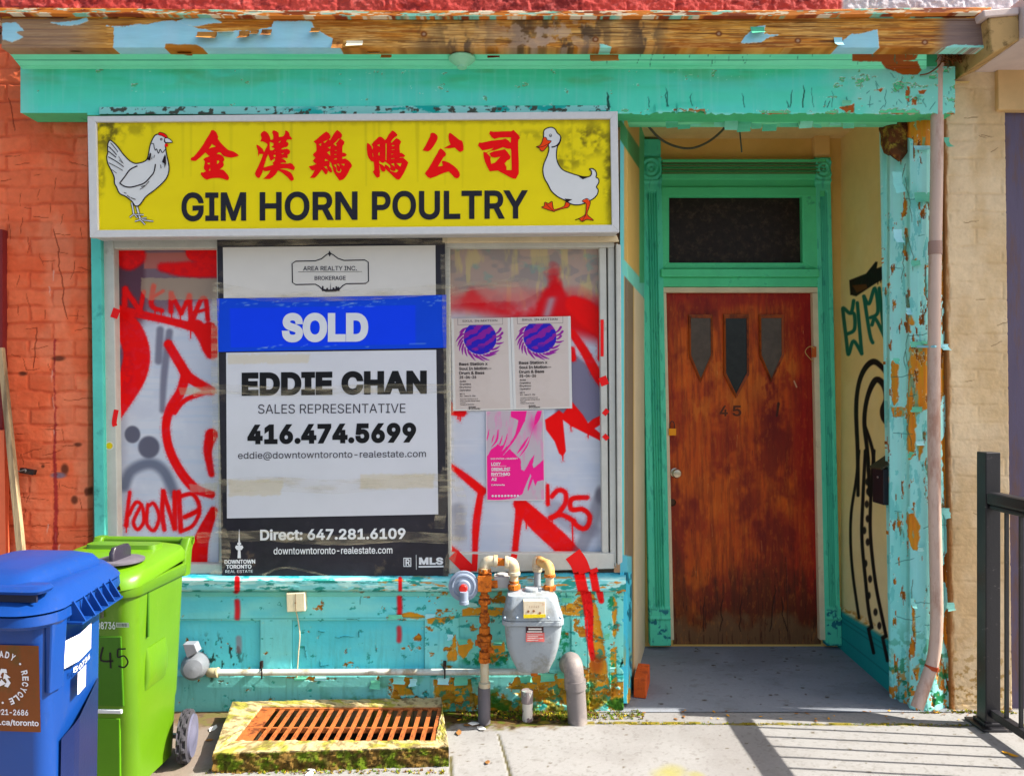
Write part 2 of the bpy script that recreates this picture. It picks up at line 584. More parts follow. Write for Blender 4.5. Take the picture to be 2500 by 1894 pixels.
P_PAINT = paint_mat("peeling_paint", rough=0.55, var=0.05, scale=10, bump=0.25, bscale=60)
P_BRICK = paint_mat("painted_brick", rough=0.8, var=0.10, scale=30, bump=0.6, bscale=70)
P_GLASS = paint_mat("painted_glass", rough=0.3, var=0.03, scale=6, bump=0.0, spec=0.12)
P_WOOD = paint_mat("old_wood", rough=0.6, var=0.10, scale=16, bump=0.3, bscale=60, stretch=(0.25, 1, 1.6))
P_DOOR = paint_mat("door_varnish", rough=0.5, var=0.16, scale=22, bump=0.2, bscale=90, stretch=(2.6, 1, 0.25), spec=0.22)
P_GROUND = paint_mat("concrete", rough=0.9, var=0.08, scale=60, bump=0.3, bscale=220, spec=0.2)
P_PAPER = paint_mat("printed_paper", rough=0.5, var=0.02, scale=8, bump=0.12, bscale=14, spec=0.3)
P_PLAST = paint_mat("sign_acrylic", rough=0.3, var=0.03, scale=5, bump=0.05, bscale=10, spec=0.12)

M_FRAME = mat("window_frame_paint", FRAME, 0.5, dirt=(140, 132, 118), dirt_scale=9, dirt_lo=0.62, dirt_hi=0.75)
M_CREAM = mat("cream_paint", (214, 196, 158), 0.55, dirt=(150, 126, 92), dirt_scale=8, dirt_lo=0.6, dirt_hi=0.75)
M_TEAL = mat("teal_paint", TEAL, 0.55, dirt=(60, 150, 140), dirt_scale=11, dirt_lo=0.55, dirt_hi=0.7)
M_GREEN = mat("green_paint", (82, 206, 142), 0.5, dirt=(30, 120, 100), dirt_scale=9, dirt_lo=0.58, dirt_hi=0.74)
M_AQUA = mat("aqua_paint", AQUA, 0.55)
M_DARKGL = mat("dark_dusty_glass", (40, 30, 24), 0.35, var=0.35, scale=40, bump=0.0, dirt=(74, 60, 46), dirt_scale=30, dirt_lo=0.5, dirt_hi=0.75, spec=0.12)
M_ALU = mat("brushed_aluminium", (206, 206, 204), 0.45, 0.0, var=0.06, scale=40, bump=0.1, spec=0.5)
M_BLACK = mat("black_paint", (28, 28, 36), 0.4, var=0.15, bump=0.08)
M_WOODP = mat("bare_wood", (206, 142, 58), 0.65, dirt=(120, 66, 20), dirt_scale=14, stretch=(0.4, 1, 2))
M_CABLE = mat("cable_sheath", (70, 74, 58), 0.6)

# ================================================================== ground
def ground_map(X, Y): return X, Y, X * 0
WELL = dict(bl=G(566, 1712, 0.08), br=G(1076, 1702, 0.08), fr=G(1096, 1822, 0.08), fl=G(519, 1838, 0.08))
OX0, OX1, OY0, OY1 = -1.155, -0.32, -0.475, -0.135        # opening under the grate
def make_ground():
    x0, x1, y0, y1 = -2.6, 2.6, -1.3, 0.06
    c = Canvas(x0, y0, x1, y1, 0.0075, (206, 203, 200))
    c.blend(sstep(0.45, 0.75, c.n(0.5, 0.4, 3)) * 0.5, (176, 170, 166))
    c.blend(sstep(0.6, 0.75, c.n(0.05, 0.04, 5)) * 0.22, (168, 162, 154))
    c.blend(sstep(0.64, 0.72, c.n(0.014, 0.014, 8)) * 0.28, (138, 130, 122))
    nz = c.n(0.06, 0.05, 9)
    # soil and moss in the strip along the foot of the shop front
    foot = sstep(-0.20, -0.10, c.Y + (nz - 0.5) * 0.16 - np.clip((c.X - 0.25) * 0.9, 0, 1))
    c.blend(foot, (128, 96, 50))
    c.blend(foot * sstep(0.48, 0.6, c.n(0.05, 0.03, 12)), (112, 128, 22))
    c.blend(foot * sstep(0.58, 0.66, c.n(0.03, 0.02, 14)), (66, 46, 26))
    # ground by the bins: darker, dirty
    lf = sstep(-1.12, -1.32, c.X + (nz - 0.5) * 0.2)
    c.blend(lf * 0.6, (168, 140, 116))
    # joint parallel to the shop front, moss in it
    jy = -0.140 - (c.X - 1.0) * 0.012
    d = np.abs(c.Y - jy + (c.n(0.08, 0.08, 21) - 0.5) * 0.012)
    m = (1 - sstep(0.004, 0.009, d)) * sstep(0.05, 0.12, c.X)
    c.blend(m * 0.95, (104, 92, 40)); c.h -= m * 0.006
    mm = (1 - sstep(0.006, 0.022, d)) * sstep(0.50, 0.60, c.n(0.05, 0.03, 23)) * sstep(0.05, 0.12, c.X)
    c.blend(mm, (170, 150, 40)); c.h += mm * 0.004
    # joint running away from the wall
    a = G(1216, 1790); b = G(1262, 1960)
    c.stroke([(a.x, a.y), ((a.x + b.x) / 2 + .004, (a.y + b.y) / 2), (b.x, b.y)], [0.006, 0.010, 0.012], (98, 88, 34), 0.003, 0.95, h=-0.006)
    a = G(1100, 1845); b = G(1104, 1960)
    c.stroke([(a.x, a.y), (b.x, b.y)], 0.012, (110, 100, 40), 0.004, 0.9, smooth=False, h=-0.004)
    # yellow stains
    for px, py, r in ((1645, 1880, .045), (1700, 1892, .03), (1625, 1893, .05)):
        g = G(px, py); c.blob(g.x, g.y, r, r * 1.1, (214, 204, 110), 0.6, 0.55)
    r = random.Random(4)
    for i in range(70):
        x, y = r.uniform(-0.3, 2.3), r.uniform(-0.6, 0.05)
        c.blob(x, y, r.uniform(.003, .008), r.uniform(.003, .007), (112, 96, 70), 0.3, 0.8)
    c.h += (c.n(0.25, 0.25, 31) - 0.5) * 0.004
    c.build("sidewalk", ground_map, P_GROUND, normal=(0, 0, 1), k=0.44, flip=True,
            keep=lambda x, y: ~((x > OX0) & (x < OX1) & (y > OY0) & (y < OY1)))["kind"] = "structure"
    # the rest of the pavement and the road in front
    mb = MB(); e = 0.004
    for a, b in (((-60, y1), (60, 14)), ((-60, y0), (x0, y1)), ((x1, y0), (60, y1)), ((-60, -3.9), (60, y0))):
        mb.add([(a[0], a[1], -e), (b[0], a[1], -e), (b[0], b[1], -e), (a[0], b[1], -e)], [(0, 1, 2, 3)])
    mb.build("pavement", mat("pavement_concrete", (206, 203, 200), 0.9, var=0.12, scale=6, bump=0.4, k=0.44), fix=False)["kind"] = "structure"
    mb = MB(); mb.box((-60, -4.05, -0.3), (60, -3.9, -0.004)); mb.build("kerb", mat("kerb_stone", (150, 146, 140), 0.85))["kind"] = "structure"
    mb = MB(); mb.add([(-60, -60, -0.14), (60, -60, -0.14), (60, -4.05, -0.14), (-60, -4.05, -0.14)], [(0, 1, 2, 3)])
    mb.build("road", mat("asphalt", (66, 66, 68), 0.9, var=0.2, scale=30, bump=0.5), fix=False)["kind"] = "structure"
    # sloping floor of the entry
    c = Canvas(0.40, -0.02, 2.1, 0.86, 0.008, (152, 156, 164))
    c.blend(sstep(0.4, 0.7, c.n(0.35, 0.2, 41)) * 0.45, (122, 126, 132))
    c.blend(sstep(0.66, 0.72, c.n(0.05, 0.02, 43)) * 0.25, (110, 108, 104))
    for i in range(46):
        c.blob(r.uniform(.7, 1.95), r.uniform(.05, .8), r.uniform(.004, .012), r.uniform(.003, .008), (74, 66, 52), 0.3, 0.9)
    def fm(X, Y): return X, Y, 0.004 + np.clip(Y, 0, 1) * 0.05
    c.build("entry_floor", fm, P_GROUND, normal=(0, 0, 1), k=0.72, flip=True)["kind"] = "structure"
make_ground()

# ================================================================== the shop building
B = thing("shop_building", "old narrow shop building with peeling turquoise front, brown door in a recess", "building", (0, 0.4, 0))

# --- red painted brick above the cornice
def bricks(X, Y, bw, bh, mw, seed=0):
    row = np.floor(Y / bh); xx = X + (row % 2) * bw / 2
    fx = np.abs(((xx / bw) % 1) - 0.5) * bw; fy = np.abs(((Y / bh) % 1) - 0.5) * bh
    m = np.maximum(sstep(bw / 2 - mw, bw / 2 - mw * 0.3, fx), sstep(bh / 2 - mw, bh / 2 - mw * 0.3, fy))
    idn = vnoise(np.floor(xx / bw) * 7.31 + 0.5, row * 3.7 + 0.5, seed)
    return m, idn

def upper_wall():
    c = Canvas(-120, -240, 2620, 44, 2.6, (176, 66, 60))
    m, idn = bricks(c.X + c.n(40, 30, 3) * 4, c.Y + 6, 118, 40, 5, 5)
    c.c *= (0.86 + 0.28 * idn)[..., None]
    m = m * (.2 + .8 * sstep(.4, .6, c.n(60, 20, 6))); c.blend(m * 0.4, (140, 40, 40)); c.h -= m * 0.004
    c.h += (c.n(14, 10, 7) - 0.5) * 0.012
    c.blend(sstep(0.6, 0.72, c.n(40, 20, 11)) * 0.6, (90, 24, 28))
    c.blend(sstep(0.66, 0.74, c.n(16, 12, 15)) * 0.6, (214, 110, 104))
    g = sstep(2050, 2062, c.X)
    c.blend(g, (196, 190, 196))
    c.build("upper_wall", on_plane(0.0), P_BRICK, B, skirt=0.1)
upper_wall()

# --- cornice board of stripped wood with scraps of pale blue paint
def wood_paint(c, seed):
    c.c[:] = (222, 158, 62)
    g = c.n(150, 9, seed, 5)
    c.blend(sstep(0.46, 0.64, g) * 0.75, (186, 106, 18))
    c.blend(sstep(0.54, 0.70, c.n(260, 14, seed + 3, 5)) * 0.75, (146, 74, 12))
    c.blend(sstep(0.50, 0.72, c.n(220, 60, seed + 5)) * 0.7, (226, 182, 110))
    c.blend(sstep(0.42, 0.58, c.n(60, 3, seed + 7, 3)) * 0.22, (96, 50, 14))
    c.blend(sstep(.5, .62, c.n(70, 1.7, seed + 11, 3)) * .4, (104, 56, 14)); c.blend(sstep(.56, .66, c.n(46, 2.2, seed + 13, 3)) * .4, (240, 196, 120))
    r = random.Random(seed)
    for q in range(34):
        x, y = r.uniform(c.x0, c.x1), r.uniform(c.y0 + 8, c.y1 - 4); c.stroke([(x, y), (x + r.uniform(30, 110), y + r.uniform(-1.5, 1.5)), (x + r.uniform(120, 220), y + r.uniform(-2, 2))], [1.0, 1.8, .6], (64, 34, 12), .6, .75, h=-.002)
    c.h += (c.n(90, 3, seed + 9, 3) - 0.5) * 0.002

def cornice():
    c = Canvas(4, 34, 2405, 118, 1.6)
    wood_paint(c, 51)
    c.blend((1 - sstep(150, 300, c.X)) * 0.75, (150, 126, 108))
    c.blend(sstep(2280, 2330, c.X + c.Y * 0.1) * 0.9, (132, 112, 108))
    for x, w, a in ((1130, 60, .8), (1275, 40, .7), (1400, 90, .9), (1575, 45, .75), (1310, 40, .5), (1040, 30, .5)):   # mould
        mm = np.exp(-((c.X - x) / w) ** 2) * sstep(0.42, 0.62, c.n(26, 40, int(x))) * a
        c.blend(mm, (70, 54, 40))
    c.blend(np.exp(-((c.X - 1330) / 130) ** 2) * sstep(0.5, 0.6, c.n(30, 26, 77)) * 0.7, (196, 170, 150))
    for x, y in ((1035, 84), (1454, 97), (1755, 83), (2258, 104), (1948, 100)):     # knots and nail heads
        c.blob(x, y, 8, 7, (110, 54, 16), 0.3, 0.9); c.blob(x, y, 4, 3.5, (180, 150, 120), 0.3, 0.8)
    # strip of the top moulding along the upper edge
    top = 1 - sstep(44, 47, c.Y + 0.0 * c.X)
    c.blend(top * 0.9, (196, 132, 30))
    c.blend(top * sstep(0.56, 0.62, c.n(44, 9, 81)), (110, 190, 170))
    c.blend(top * sstep(0.55, 0.62, c.n(70, 8, 83)), (96, 40, 10))
    c.stroke([(4, 47), (2405, 50)], 1.6, (84, 44, 12), 0.8, 0.8, smooth=False, h=-0.002)
    pk = dict(soft=0.8, rag=2.5, ragscale=9, h=0.0022, edge=(236, 232, 214), edgew=1.0)
    blue = lambda X, Y: np.stack([148 + 16 * fbm(X, Y, 30, 60, 5), 208 + 8 * fbm(X, Y, 60, 60, 6), 222 + 8 * fbm(X, Y, 60, 60, 7)], -1)
    c.poly([(280, 68), (300, 66), (330, 60), (390, 62), (450, 47), (520, 44), (540, 56), (470, 66), (430, 74), (400, 62), (352, 65), (290, 66),
            (330, 66), (260, 64)], blue, seed=3, **pk)
    c.poly([(125, 56), (180, 52), (212, 44), (215, 52), (190, 62), (150, 64)], blue, seed=4, **pk)
    c.poly([(6, 58), (40, 56), (50, 66), (58, 76), (40, 80), (58, 92), (30, 104), (6, 98)], blue, seed=5, **pk)
    c.poly([(279, 68), (330, 65), (420, 50), (470, 66), (530, 80), (580, 76), (620, 76), (664, 66), (668, 53), (760, 52), (765, 66), (780, 78), (812, 94), (830, 118),
            (870, 128), (280, 128), (277, 116)], blue, seed=6, **pk)
    c.poly([(2036, 122), (2058, 100), (2080, 84), (2108, 82), (2142, 72), (2146, 122)], blue, seed=7, **pk)
    c.poly([(1808, 106), (1820, 88), (1846, 66), (1868, 64), (1866, 84), (1900, 86), (1872, 94), (1858, 104)], blue, seed=8, **pk)
    c.poly([(1464, 108), (1472, 108), (1494, 116), (1490, 124), (1466, 124)], TEAL_L, seed=9, **pk)
    c.poly([(2300, 118), (2330, 110), (2404, 112), (2404, 118)], TEAL_L, seed=10, **pk)
    c.poly([(405, 108), (480, 110), (508, 126), (400, 126)], (180, 112, 26), soft=1, rag=2, h=-0.0005)
    c.build("cornice_board", on_plane(-0.25), P_WOOD, B, skirt=0.06)
    # upper lip
    c = Canvas(-40, 22, 2420, 36, 2.2, (206, 120, 40), stepy=1.4)
    c.blend(sstep(0.5, 0.6, c.n(60, 6, 91)) * 0.8, (120, 44, 14))
    c.blend(sstep(0.56, 0.62, c.n(36, 5, 93)) * 0.9, (224, 214, 186))
    c.blend(sstep(0.62, 0.68, c.n(50, 5, 95)) * 0.9, (120, 200, 180))
    tilt = lambda X, Y: on_plane(-0.275)(X, Y + np.interp(X, [0, 300, 700, 1400, 1900, 2150, 2420], [2, 3, 9, 9, 8, 3, 0]) - 4)
    c.build("cornice_lip", tilt, P_WOOD, B, skirt=0.28)
    # crown moulding: steps back from the board to the fascia below
    prof = lambda X, Y: np.interp(Y, [112, 119, 122, 128, 131, 144, 147, 160, 163, 170], [-.235, -.235, -.215, -.205, -.19, -.155, -.15, -.125, -.105, -.099])
    c = Canvas(10, 112, 2262, 169, 2.4, (130, 238, 194), stepy=1.5)
    c.blend(sstep(0.45, 0.7, c.n(400, 20, 101)) * 0.6, (96, 224, 172))
    c.blend((1 - sstep(0.7, 1.6, np.abs(c.Y - 146 - c.n(200, 50, 103) * 1.5))) * 0.6, (30, 130, 100))
    c.blend((1 - sstep(0.7, 1.6, np.abs(c.Y - 130))) * 0.4 * sstep(.4, .6, c.n(80, 20, 104)), (40, 140, 110))
    bare = dict(soft=0.8, rag=2.2, ragscale=8, h=-0.0025)
    for pts in ([(10, 112), (60, 118), (150, 120), (270, 121), (280, 112)], [(180, 118), (200, 132), (165, 126)], [(400, 116), (470, 116), (470, 138), (430, 132)],
                [(1000, 118), (1050, 124), (1100, 122), (1110, 116)], [(1860, 118), (2010, 118), (2010, 126), (1870, 124)],
                [(2080, 132), (2160, 130), (2240, 135), (2235, 148), (2160, 152), (2082, 150)], [(2150, 150), (2240, 150), (2250, 172), (2165, 172)]):
        c.poly(pts, (150, 72, 16), **bare)
    r = random.Random(8)
    for i in range(30):
        x = r.uniform(1400, 2230); c.crack(x, r.uniform(120, 150), r.uniform(-1, 1), 4, 4, (40, 110, 90), 1.2, i)
    cut = lambda X, Y: on_plane(prof)(np.maximum(X, 14 + np.clip(Y - 120, 0, 60) * 0.82), Y)
    c.build("crown_moulding", cut, P_PAINT, B, normal=(0, -0.7, -0.7))
    mb = MB(); mb.prism([(52, 120), (2300, 120), (2300, 168), (52, 168)], -0.098, 0.0)
    mb.build("cornice_core", M_GREEN, B)
    # fascia
    c = Canvas(50, 163, 2332, 283, 1.7, (84, 222, 190))
    c.blend(sstep(0.4, 0.7, c.n(260, 24, 111)) * 0.5 * (1 - sstep(195, 235, c.Y)), (60, 204, 140))
    c.blend(sstep(0.5, 0.72, c.n(120, 40, 113)) * 0.5 * (1 - sstep(190, 225, c.Y)), (96, 178, 112))
    c.blend(sstep(0.4, 0.7, c.n(300, 60, 114)) * 0.5, (92, 220, 212))
    c.blend(sstep(0.5, 0.75, c.n(8, 160, 115)) * 0.25, (150, 222, 208))
    c.blend(sstep(1950, 2200, c.X + (c.n(60, 40, 117) - .5) * 300) * 0.7, (150, 218, 204))
    c.blend((1 - sstep(50, 105, c.X)) * 0.5, (150, 214, 200))
    st = sstep(262 - 0, 263.5, c.Y + (c.X - 250) * 0.003) * (c.X > 244) * (c.X < 1490)
    c.blend(st, (140, 212, 204)); c.h += st * 0.012
    c.blend(st * sstep(0.5, 0.56, c.n(36, 14, 121)) * sstep(600, 900, c.X + 500 * c.n(120, 20, 122) - 250), (16, 170, 160))
    c.blend(st * sstep(0.60, 0.64, c.n(14, 10, 123)), (72, 78, 66))
    pk = dict(soft=0.8, rag=3.0, ragscale=9, h=-0.0025, edge=(206, 236, 220), edgew=1.2)
    for i, pts in enumerate(([(2104, 150), (2240, 150), (2252, 172), (2240, 182), (2205, 182), (2165, 166)], [(2212, 210), (2222, 212), (2220, 248), (2210, 240)],
                [(2242, 222), (2262, 220), (2256, 230), (2244, 229)], [(2228, 240), (2240, 234), (2238, 256), (2226, 256)], [(2050, 264), (2085, 254), (2086, 276), (2070, 278)],
                [(2135, 220), (2160, 214), (2150, 224)], [(2190, 200), (2208, 199), (2196, 206)])):
        c.poly(pts, (168, 84, 14), seed=i, **pk)
    nn = c.n(30, 16, 133, 5, .62) - .11 + sstep(1900, 2260, c.X) * .15 + sstep(262, 277, c.Y) * (c.X > 1505) * .16
    m = sstep(.68, .692, nn); c.blend(m, (168, 92, 22)); c.h -= m * .004; c.blend((sstep(.66, .67, nn) - m) * .6, (206, 244, 232))
    r = random.Random(5)
    for i in range(16):
        x = r.uniform(1480, 2200)
        c.crack(x, 262, r.uniform(-1, 1), -r.uniform(4, 12), 4, (30, 96, 86), r.uniform(1.2, 2.6), i)
    for i in range(26):
        c.crack(r.uniform(2120, 2325), r.uniform(175, 262), r.uniform(-3, 3), r.uniform(-4, 4), 5, (40, 110, 100), 1.5, 60 + i)
    c.crack(1486, 266, 0.3, -10, 4, (20, 60, 50), 4.5, 3); c.crack(1960, 262, 1.2, -13, 4, (20, 60, 50), 3, 7)
    edge = sstep(272, 278, c.Y) * sstep(1505, 1520, c.X)
    c.blend(edge * sstep(0.4, 0.6, c.n(30, 8, 131)) * 0.6, (160, 232, 214))
    # curled sheet of paint near the lower edge
    for xa, xb, yt, amp in ((1596, 1650, 250, .018), (1650, 1720, 246, .028)):
        mm = sstep(xa, xa + 3, c.X) * (1 - sstep(xb - 2, xb, c.X)) * sstep(yt, 274, c.Y)
        c.h += mm * amp
    rag = lambda x, y: y < np.where(x > 1505, 274 + 6 * vnoise(x / 14, x * 0, 5) + 3 * vnoise(x / 4, x * 0, 6), np.where(x < 214, 277, 282))
    c.build("fascia", on_plane(-0.1), P_PAINT, B, keep=rag)
    mb = MB(); mb.prism([(52, 166), (2330, 166), (2330, 276), (52, 276)], -0.097, 0.02)
    mb.build("fascia_core", M_GREEN, B)
    # underside of the beam over the entry
    c = Canvas(1502, 276, 2190, 311, 2.2, (130, 232, 180), stepy=1.6)
    c.blend(sstep(0.45, 0.7, c.n(160, 12, 141)) * 0.5, (80, 180, 120))
    for i, pts in enumerate(([(1700, 280), (1728, 280), (1726, 294), (1704, 293)], [(1828, 288), (1866, 287), (1862, 291)], [(2148, 276), (2168, 276), (2164, 288), (2150, 286)])):
        c.poly(pts, (170, 80, 14), seed=i, **pk)
    sof = lambda X, Y: np.interp(Y, [276, 311], [-0.097, 0.085])
    c.build("beam_soffit", on_plane(sof), P_PAINT, B, normal=(0, -0.4, -0.9))
    # paint scales hanging from the beam and curling off the board
    r = random.Random(12)
    SM = [mat("scale_teal", (132, 218, 190), 0.6), mat("scale_back", (176, 120, 50), 0.8, dirt=(110, 62, 20)), mat("scale_green", (84, 190, 150), 0.6),
          mat("scale_white", (236, 226, 196), 0.7), mat("scale_rust", (120, 44, 12), 0.8), M_AQUA]
    def scale(x, y, w, h, Y, mi, curl=0.02):
        v = []
        for j in range(4):
            t = j / 3
            for k in (0, 1):
                q = W(x + k * w + r.uniform(-1, 1) * 2 * t, y + h * t + (r.uniform(-2, 2) if j == 3 else 0), Y)
                v.append((q.x, q.y - curl * t * t, q.z))
        mb = MB(); mb.add(v, [(2*j, 2*j+1, 2*j+3, 2*j+2) for j in range(3)]); mb.build("paint_scale", SM[mi], B, fix=False)
    x = 1625
    while x < 2090:
        w = r.uniform(16, 46)
        if r.random() < 0.85: scale(x, 296 + (x - 1625) * -0.004, w, r.uniform(10, 24), 0.03 + r.uniform(-.03, .03), r.choice((0, 0, 2)), r.uniform(-.03, .02))
        x += w + r.uniform(-3, 6)
    for x, y, w, h, mi in ((482, 78, 48, 22, 1), (532, 78, 40, 6, 3), (584, 76, 26, 24, 1), (612, 74, 20, 18, 1), (640, 72, 24, 20, 1), (760, 68, 22, 18, 1),
                           (812, 96, 26, 28, 1), (846, 100, 40, 18, 3), (898, 124, 30, 14, 3), (930, 134, 26, 16, 1), (1190, 136, 30, 12, 4), (1440, 134, 70, 22, 1), (178, 122, 26, 14, 1),
                           (434, 126, 36, 12, 1), (1700, 124, 104, 8, 4), (1832, 66, 34, 22, 2), (2036, 92, 20, 26, 5)):
        scale(x, y, w, h, -0.252 if y < 118 else -0.2, mi, 0.03)
cornice()

# --- column at the right corner of the entry
def column():
    lean = 0.018
    def Yf(X, Y):
        face = np.interp(X, [2164, 2172, 2200, 2213, 2221, 2240, 2262, 2284, 2302, 2306, 2330], [.20, .13, .10, .075, .02, -.006, -.014, -.006, .02, .03, .03])
        return face
    def mp(X, Y): return on_plane(Yf)(X + (Y - 1000) * lean, Y)
    c = Canvas(2164, 262, 2316, 1738, 1.5, (166, 238, 228))
    c.blend(sstep(0.45, 0.7, c.n(12, 260, 151)) * 0.5, (168, 228, 220))
    c.blend(sstep(0.5, 0.7, c.n(40, 160, 153)) * 0.4, (120, 222, 204))
    c.blend(sstep(1000, 1500, c.Y) * 0.25, (120, 216, 226))
    pk = dict(soft=0.8, rag=5.0, ragscale=14, h=-0.006, edge=(210, 236, 220), edgew=1.3)
    bare = lambda X, Y: np.stack([196 + 40 * fbm(X, Y, 5, 70, 5), 118 + 40 * fbm(X, Y, 5, 70, 6), 20 + 26 * fbm(X, Y, 9, 50, 7)], -1)
    L = lambda pts: [(x - (y - 1000) * lean, y) for x, y in pts]
    for i, pts in enumerate((
        [(2210, 262), (2330, 262), (2322, 330), (2300, 356), (2234, 356), (2228, 340), (2208, 338)],
        [(2222, 842), (2274, 840), (2272, 992), (2238, 1012), (2234, 1110), (2218, 1126), (2214, 1010)],
        [(2177, 882), (2194, 880), (2192, 980), (2184, 990), (2178, 976)], [(2294, 850), (2318, 846), (2318, 958), (2296, 966)],
        [(2176, 992), (2212, 994), (2210, 1016), (2180, 1020)], [(2240, 1086), (2256, 1080), (2254, 1104), (2244, 1126)],
        [(2214, 1252), (2228, 1240), (2248, 1284), (2240, 1342), (2228, 1340), (2216, 1310)], [(2212, 764), (2226, 770), (2236, 798), (2226, 792), (2212, 780)],
        [(2308, 1490), (2332, 1478), (2338, 1600), (2322, 1624), (2304, 1560)], [(2298, 340), (2318, 340), (2314, 700), (2298, 720), (2300, 500)],
        [(2318, 690), (2300, 700), (2302, 730), (2318, 740)], [(2226, 1464), (2232, 1466), (2236, 1560), (2230, 1550)],
        [(2232, 1636), (2246, 1630), (2244, 1660), (2236, 1664)], [(2300, 1080), (2322, 1010), (2324, 1250), (2308, 1260)], [(2196, 1660), (2210, 1664), (2206, 1684)],
        [(2262, 650), (2284, 640), (2280, 664)], [(2228, 640), (2238, 632), (2234, 650)])):
        c.poly(L(pts), bare, seed=i, **pk)
    ed = np.exp(-((c.X - 2219) / 7) ** 2) * .07 + sstep(2296, 2306, c.X) * .10 + sstep(1500, 1720, c.Y) * .05
    nn = c.n(11, 44, 175, 5, .6) + ed
    m = sstep(.665, .68, nn); c.blend(m, (196, 120, 22)); c.blend(m * sstep(.45, .6, c.n(4, 60, 177)) * .7, (120, 60, 12)); c.h -= m * .005
    c.blend((sstep(.645, .655, nn) - m) * .6, (214, 244, 236))
    m2 = sstep(.63, .65, c.n(14, 50, 179, 5, .6)); c.blend(m2 * .55, (96, 196, 190)); c.h -= m2 * .0015
    c.blend(sstep(0.54, 0.62, c.n(16, 16, 161)) * sstep(1480, 1720, c.Y), (26, 120, 70))
    c.blend(sstep(0.60, 0.66, c.n(9, 14, 163)) * sstep(1560, 1700, c.Y), (206, 130, 40))
    r = random.Random(9)
    for i in range(16):
        y = r.uniform(420, 1600); x = r.choice((2180, 2222, 2250))
        c.crack(x, y, r.uniform(5, 9), r.uniform(-1, 1), r.randint(3, 7), (40, 110, 104), 1.4, i)
    for i in range(16):
        c.crack(r.choice((2214, 2221, 2290)), r.uniform(400, 1600), r.uniform(-.5, .5), 12, r.randint(3, 9), (60, 90, 70), 1.5, 40 + i)
    c.build("entry_column", mp, P_PAINT, B, skirt=0.02)
    # broken wooden bracket at the head, and the plinth
    mb = MB()
    r = random.Random(2)
    ring = []
    for j, (y, w) in enumerate(((296, 34), (312, 44), (330, 40), (350, 46), (372, 36), (392, 12))):
        rr = []
        for k in range(9):
            a = 2 * math.pi * k / 9
            q = W(2192 + w * math.cos(a) * (1 + r.uniform(-.25, .2)), y + r.uniform(-5, 5), 0.12 + 0.09 * math.sin(a) * (1 + r.uniform(-.3, .2)))
            rr.append(q)
        ring.append(rr)
    mb.loft(ring)
    mb.build("broken_bracket", mat("rotten_wood", (96, 52, 22), 0.9, var=0.4, scale=20, bump=0.9, bscale=40, dirt=(168, 140, 50), dirt_scale=14), B, bevel=0.004)
    c = Canvas(2186, 1664, 2240, 1732, 2, (116, 196, 190))
    c.blend(sstep(0.5, 0.6, c.n(14, 14, 171)), (40, 130, 100)); c.blend(sstep(0.6, 0.66, c.n(10, 14, 173)), (206, 140, 50))
    c.build("column_plinth", on_plane(lambda X, Y: np.interp(X, [2186, 2196, 2226, 2240], [.14, .085, .05, .045])), P_PAINT, B, skirt=0.03)
column()

# --- painted brick pier at the left
def left_wall():
    c = Canvas(-150, 108, 214, 1840, 1.9, (234, 112, 70))
    c.blend(sstep(0.4, 0.7, c.n(120, 90, 181)) * 0.5, (228, 88, 46))
    c.blend(sstep(0.45, 0.72, c.n(70, 120, 183)) * 0.5, (240, 146, 108))
    wx = c.X + (c.n(50, 40, 185) - .5) * 14; wy = c.Y + (c.n(60, 50, 187) - .5) * 12
    m, idn = bricks(wx + 40, wy, 112, 41.5, 5.5, 3)
    c.c *= (0.94 + 0.12 * idn)[..., None]
    m *= 0.35 + 0.65 * sstep(0.35, 0.6, c.n(40, 30, 189))
    c.h -= m * 0.005; c.blend(m * 0.45, (190, 70, 38))
    c.h += (c.n(12, 10, 191) - .5) * 0.0045 + (c.n(70, 50, 192) - .5) * 0.008
    r = random.Random(31)
    for i in range(70):
        x, y = r.uniform(0, 210), r.uniform(330, 1330)
        if r.random() < 0.5: c.crack(x, y, r.uniform(6, 10), r.uniform(-2, 2), r.randint(3, 7), (140, 50, 22), 1.3, i, h=-.003)
        else: c.crack(x, y, r.uniform(-2, 2), r.uniform(6, 11), r.randint(2, 5), (140, 50, 22), 1.3, i, h=-.003)
    for x0, y0, n in ((130, 560, 22), (88, 800, 10), (60, 130, 9), (20, 240, 8)):
        c.crack(x0, y0, 0.6, 10, n, (112, 36, 16), 2.0, int(y0), h=-.004)
    for x, y, rx, ry in ((142, 875, 16, 6), (55, 912, 10, 5), (158, 1145, 9, 13), (182, 1220, 8, 10), (212, 1200, 6, 10), (190, 1085, 9, 5), (105, 1138, 4, 4), (142, 1160, 18, 7)):
        c.blob(x, y, rx, ry, (96, 46, 28) if x != 142 or y < 1000 else (120, 110, 130), 0.4, 0.85)
    for x, y in ((130, 660), (120, 700), (126, 905), (128, 970), (130, 1050), (136, 1300), (145, 1330), (118, 1280)):      # drips of white and dark paint
        c.stroke([(x, y), (x + r.uniform(-4, 4), y + r.uniform(14, 34))], [2.5, 1], (224, 196, 186), 1, 0.7)
    c.stroke([(134, 830), (132, 905), (135, 1000), (133, 1120), (136, 1240), (132, 1380)], [5, 3, 3, 8, 10, 12], (140, 20, 30), 2, 0.65, rag=3)
    c.build("left_pier", on_plane(0.03), P_BRICK, B, skirt=0.08)
    mb = MB(); mb.rect(-300, 560, 6, 1840, -0.002, 0.05)
    mb.build("side_door_edge", mat("maroon_wood", (120, 34, 34), 0.6), B)
    mb = MB(); mb.prism([(-200, 1050), (10, 1050), (20, 1840), (-200, 1840)], -0.03, -0.003)
    mb.build("side_board", mat("orange_board", (232, 110, 70), 0.6), B)
left_wall()

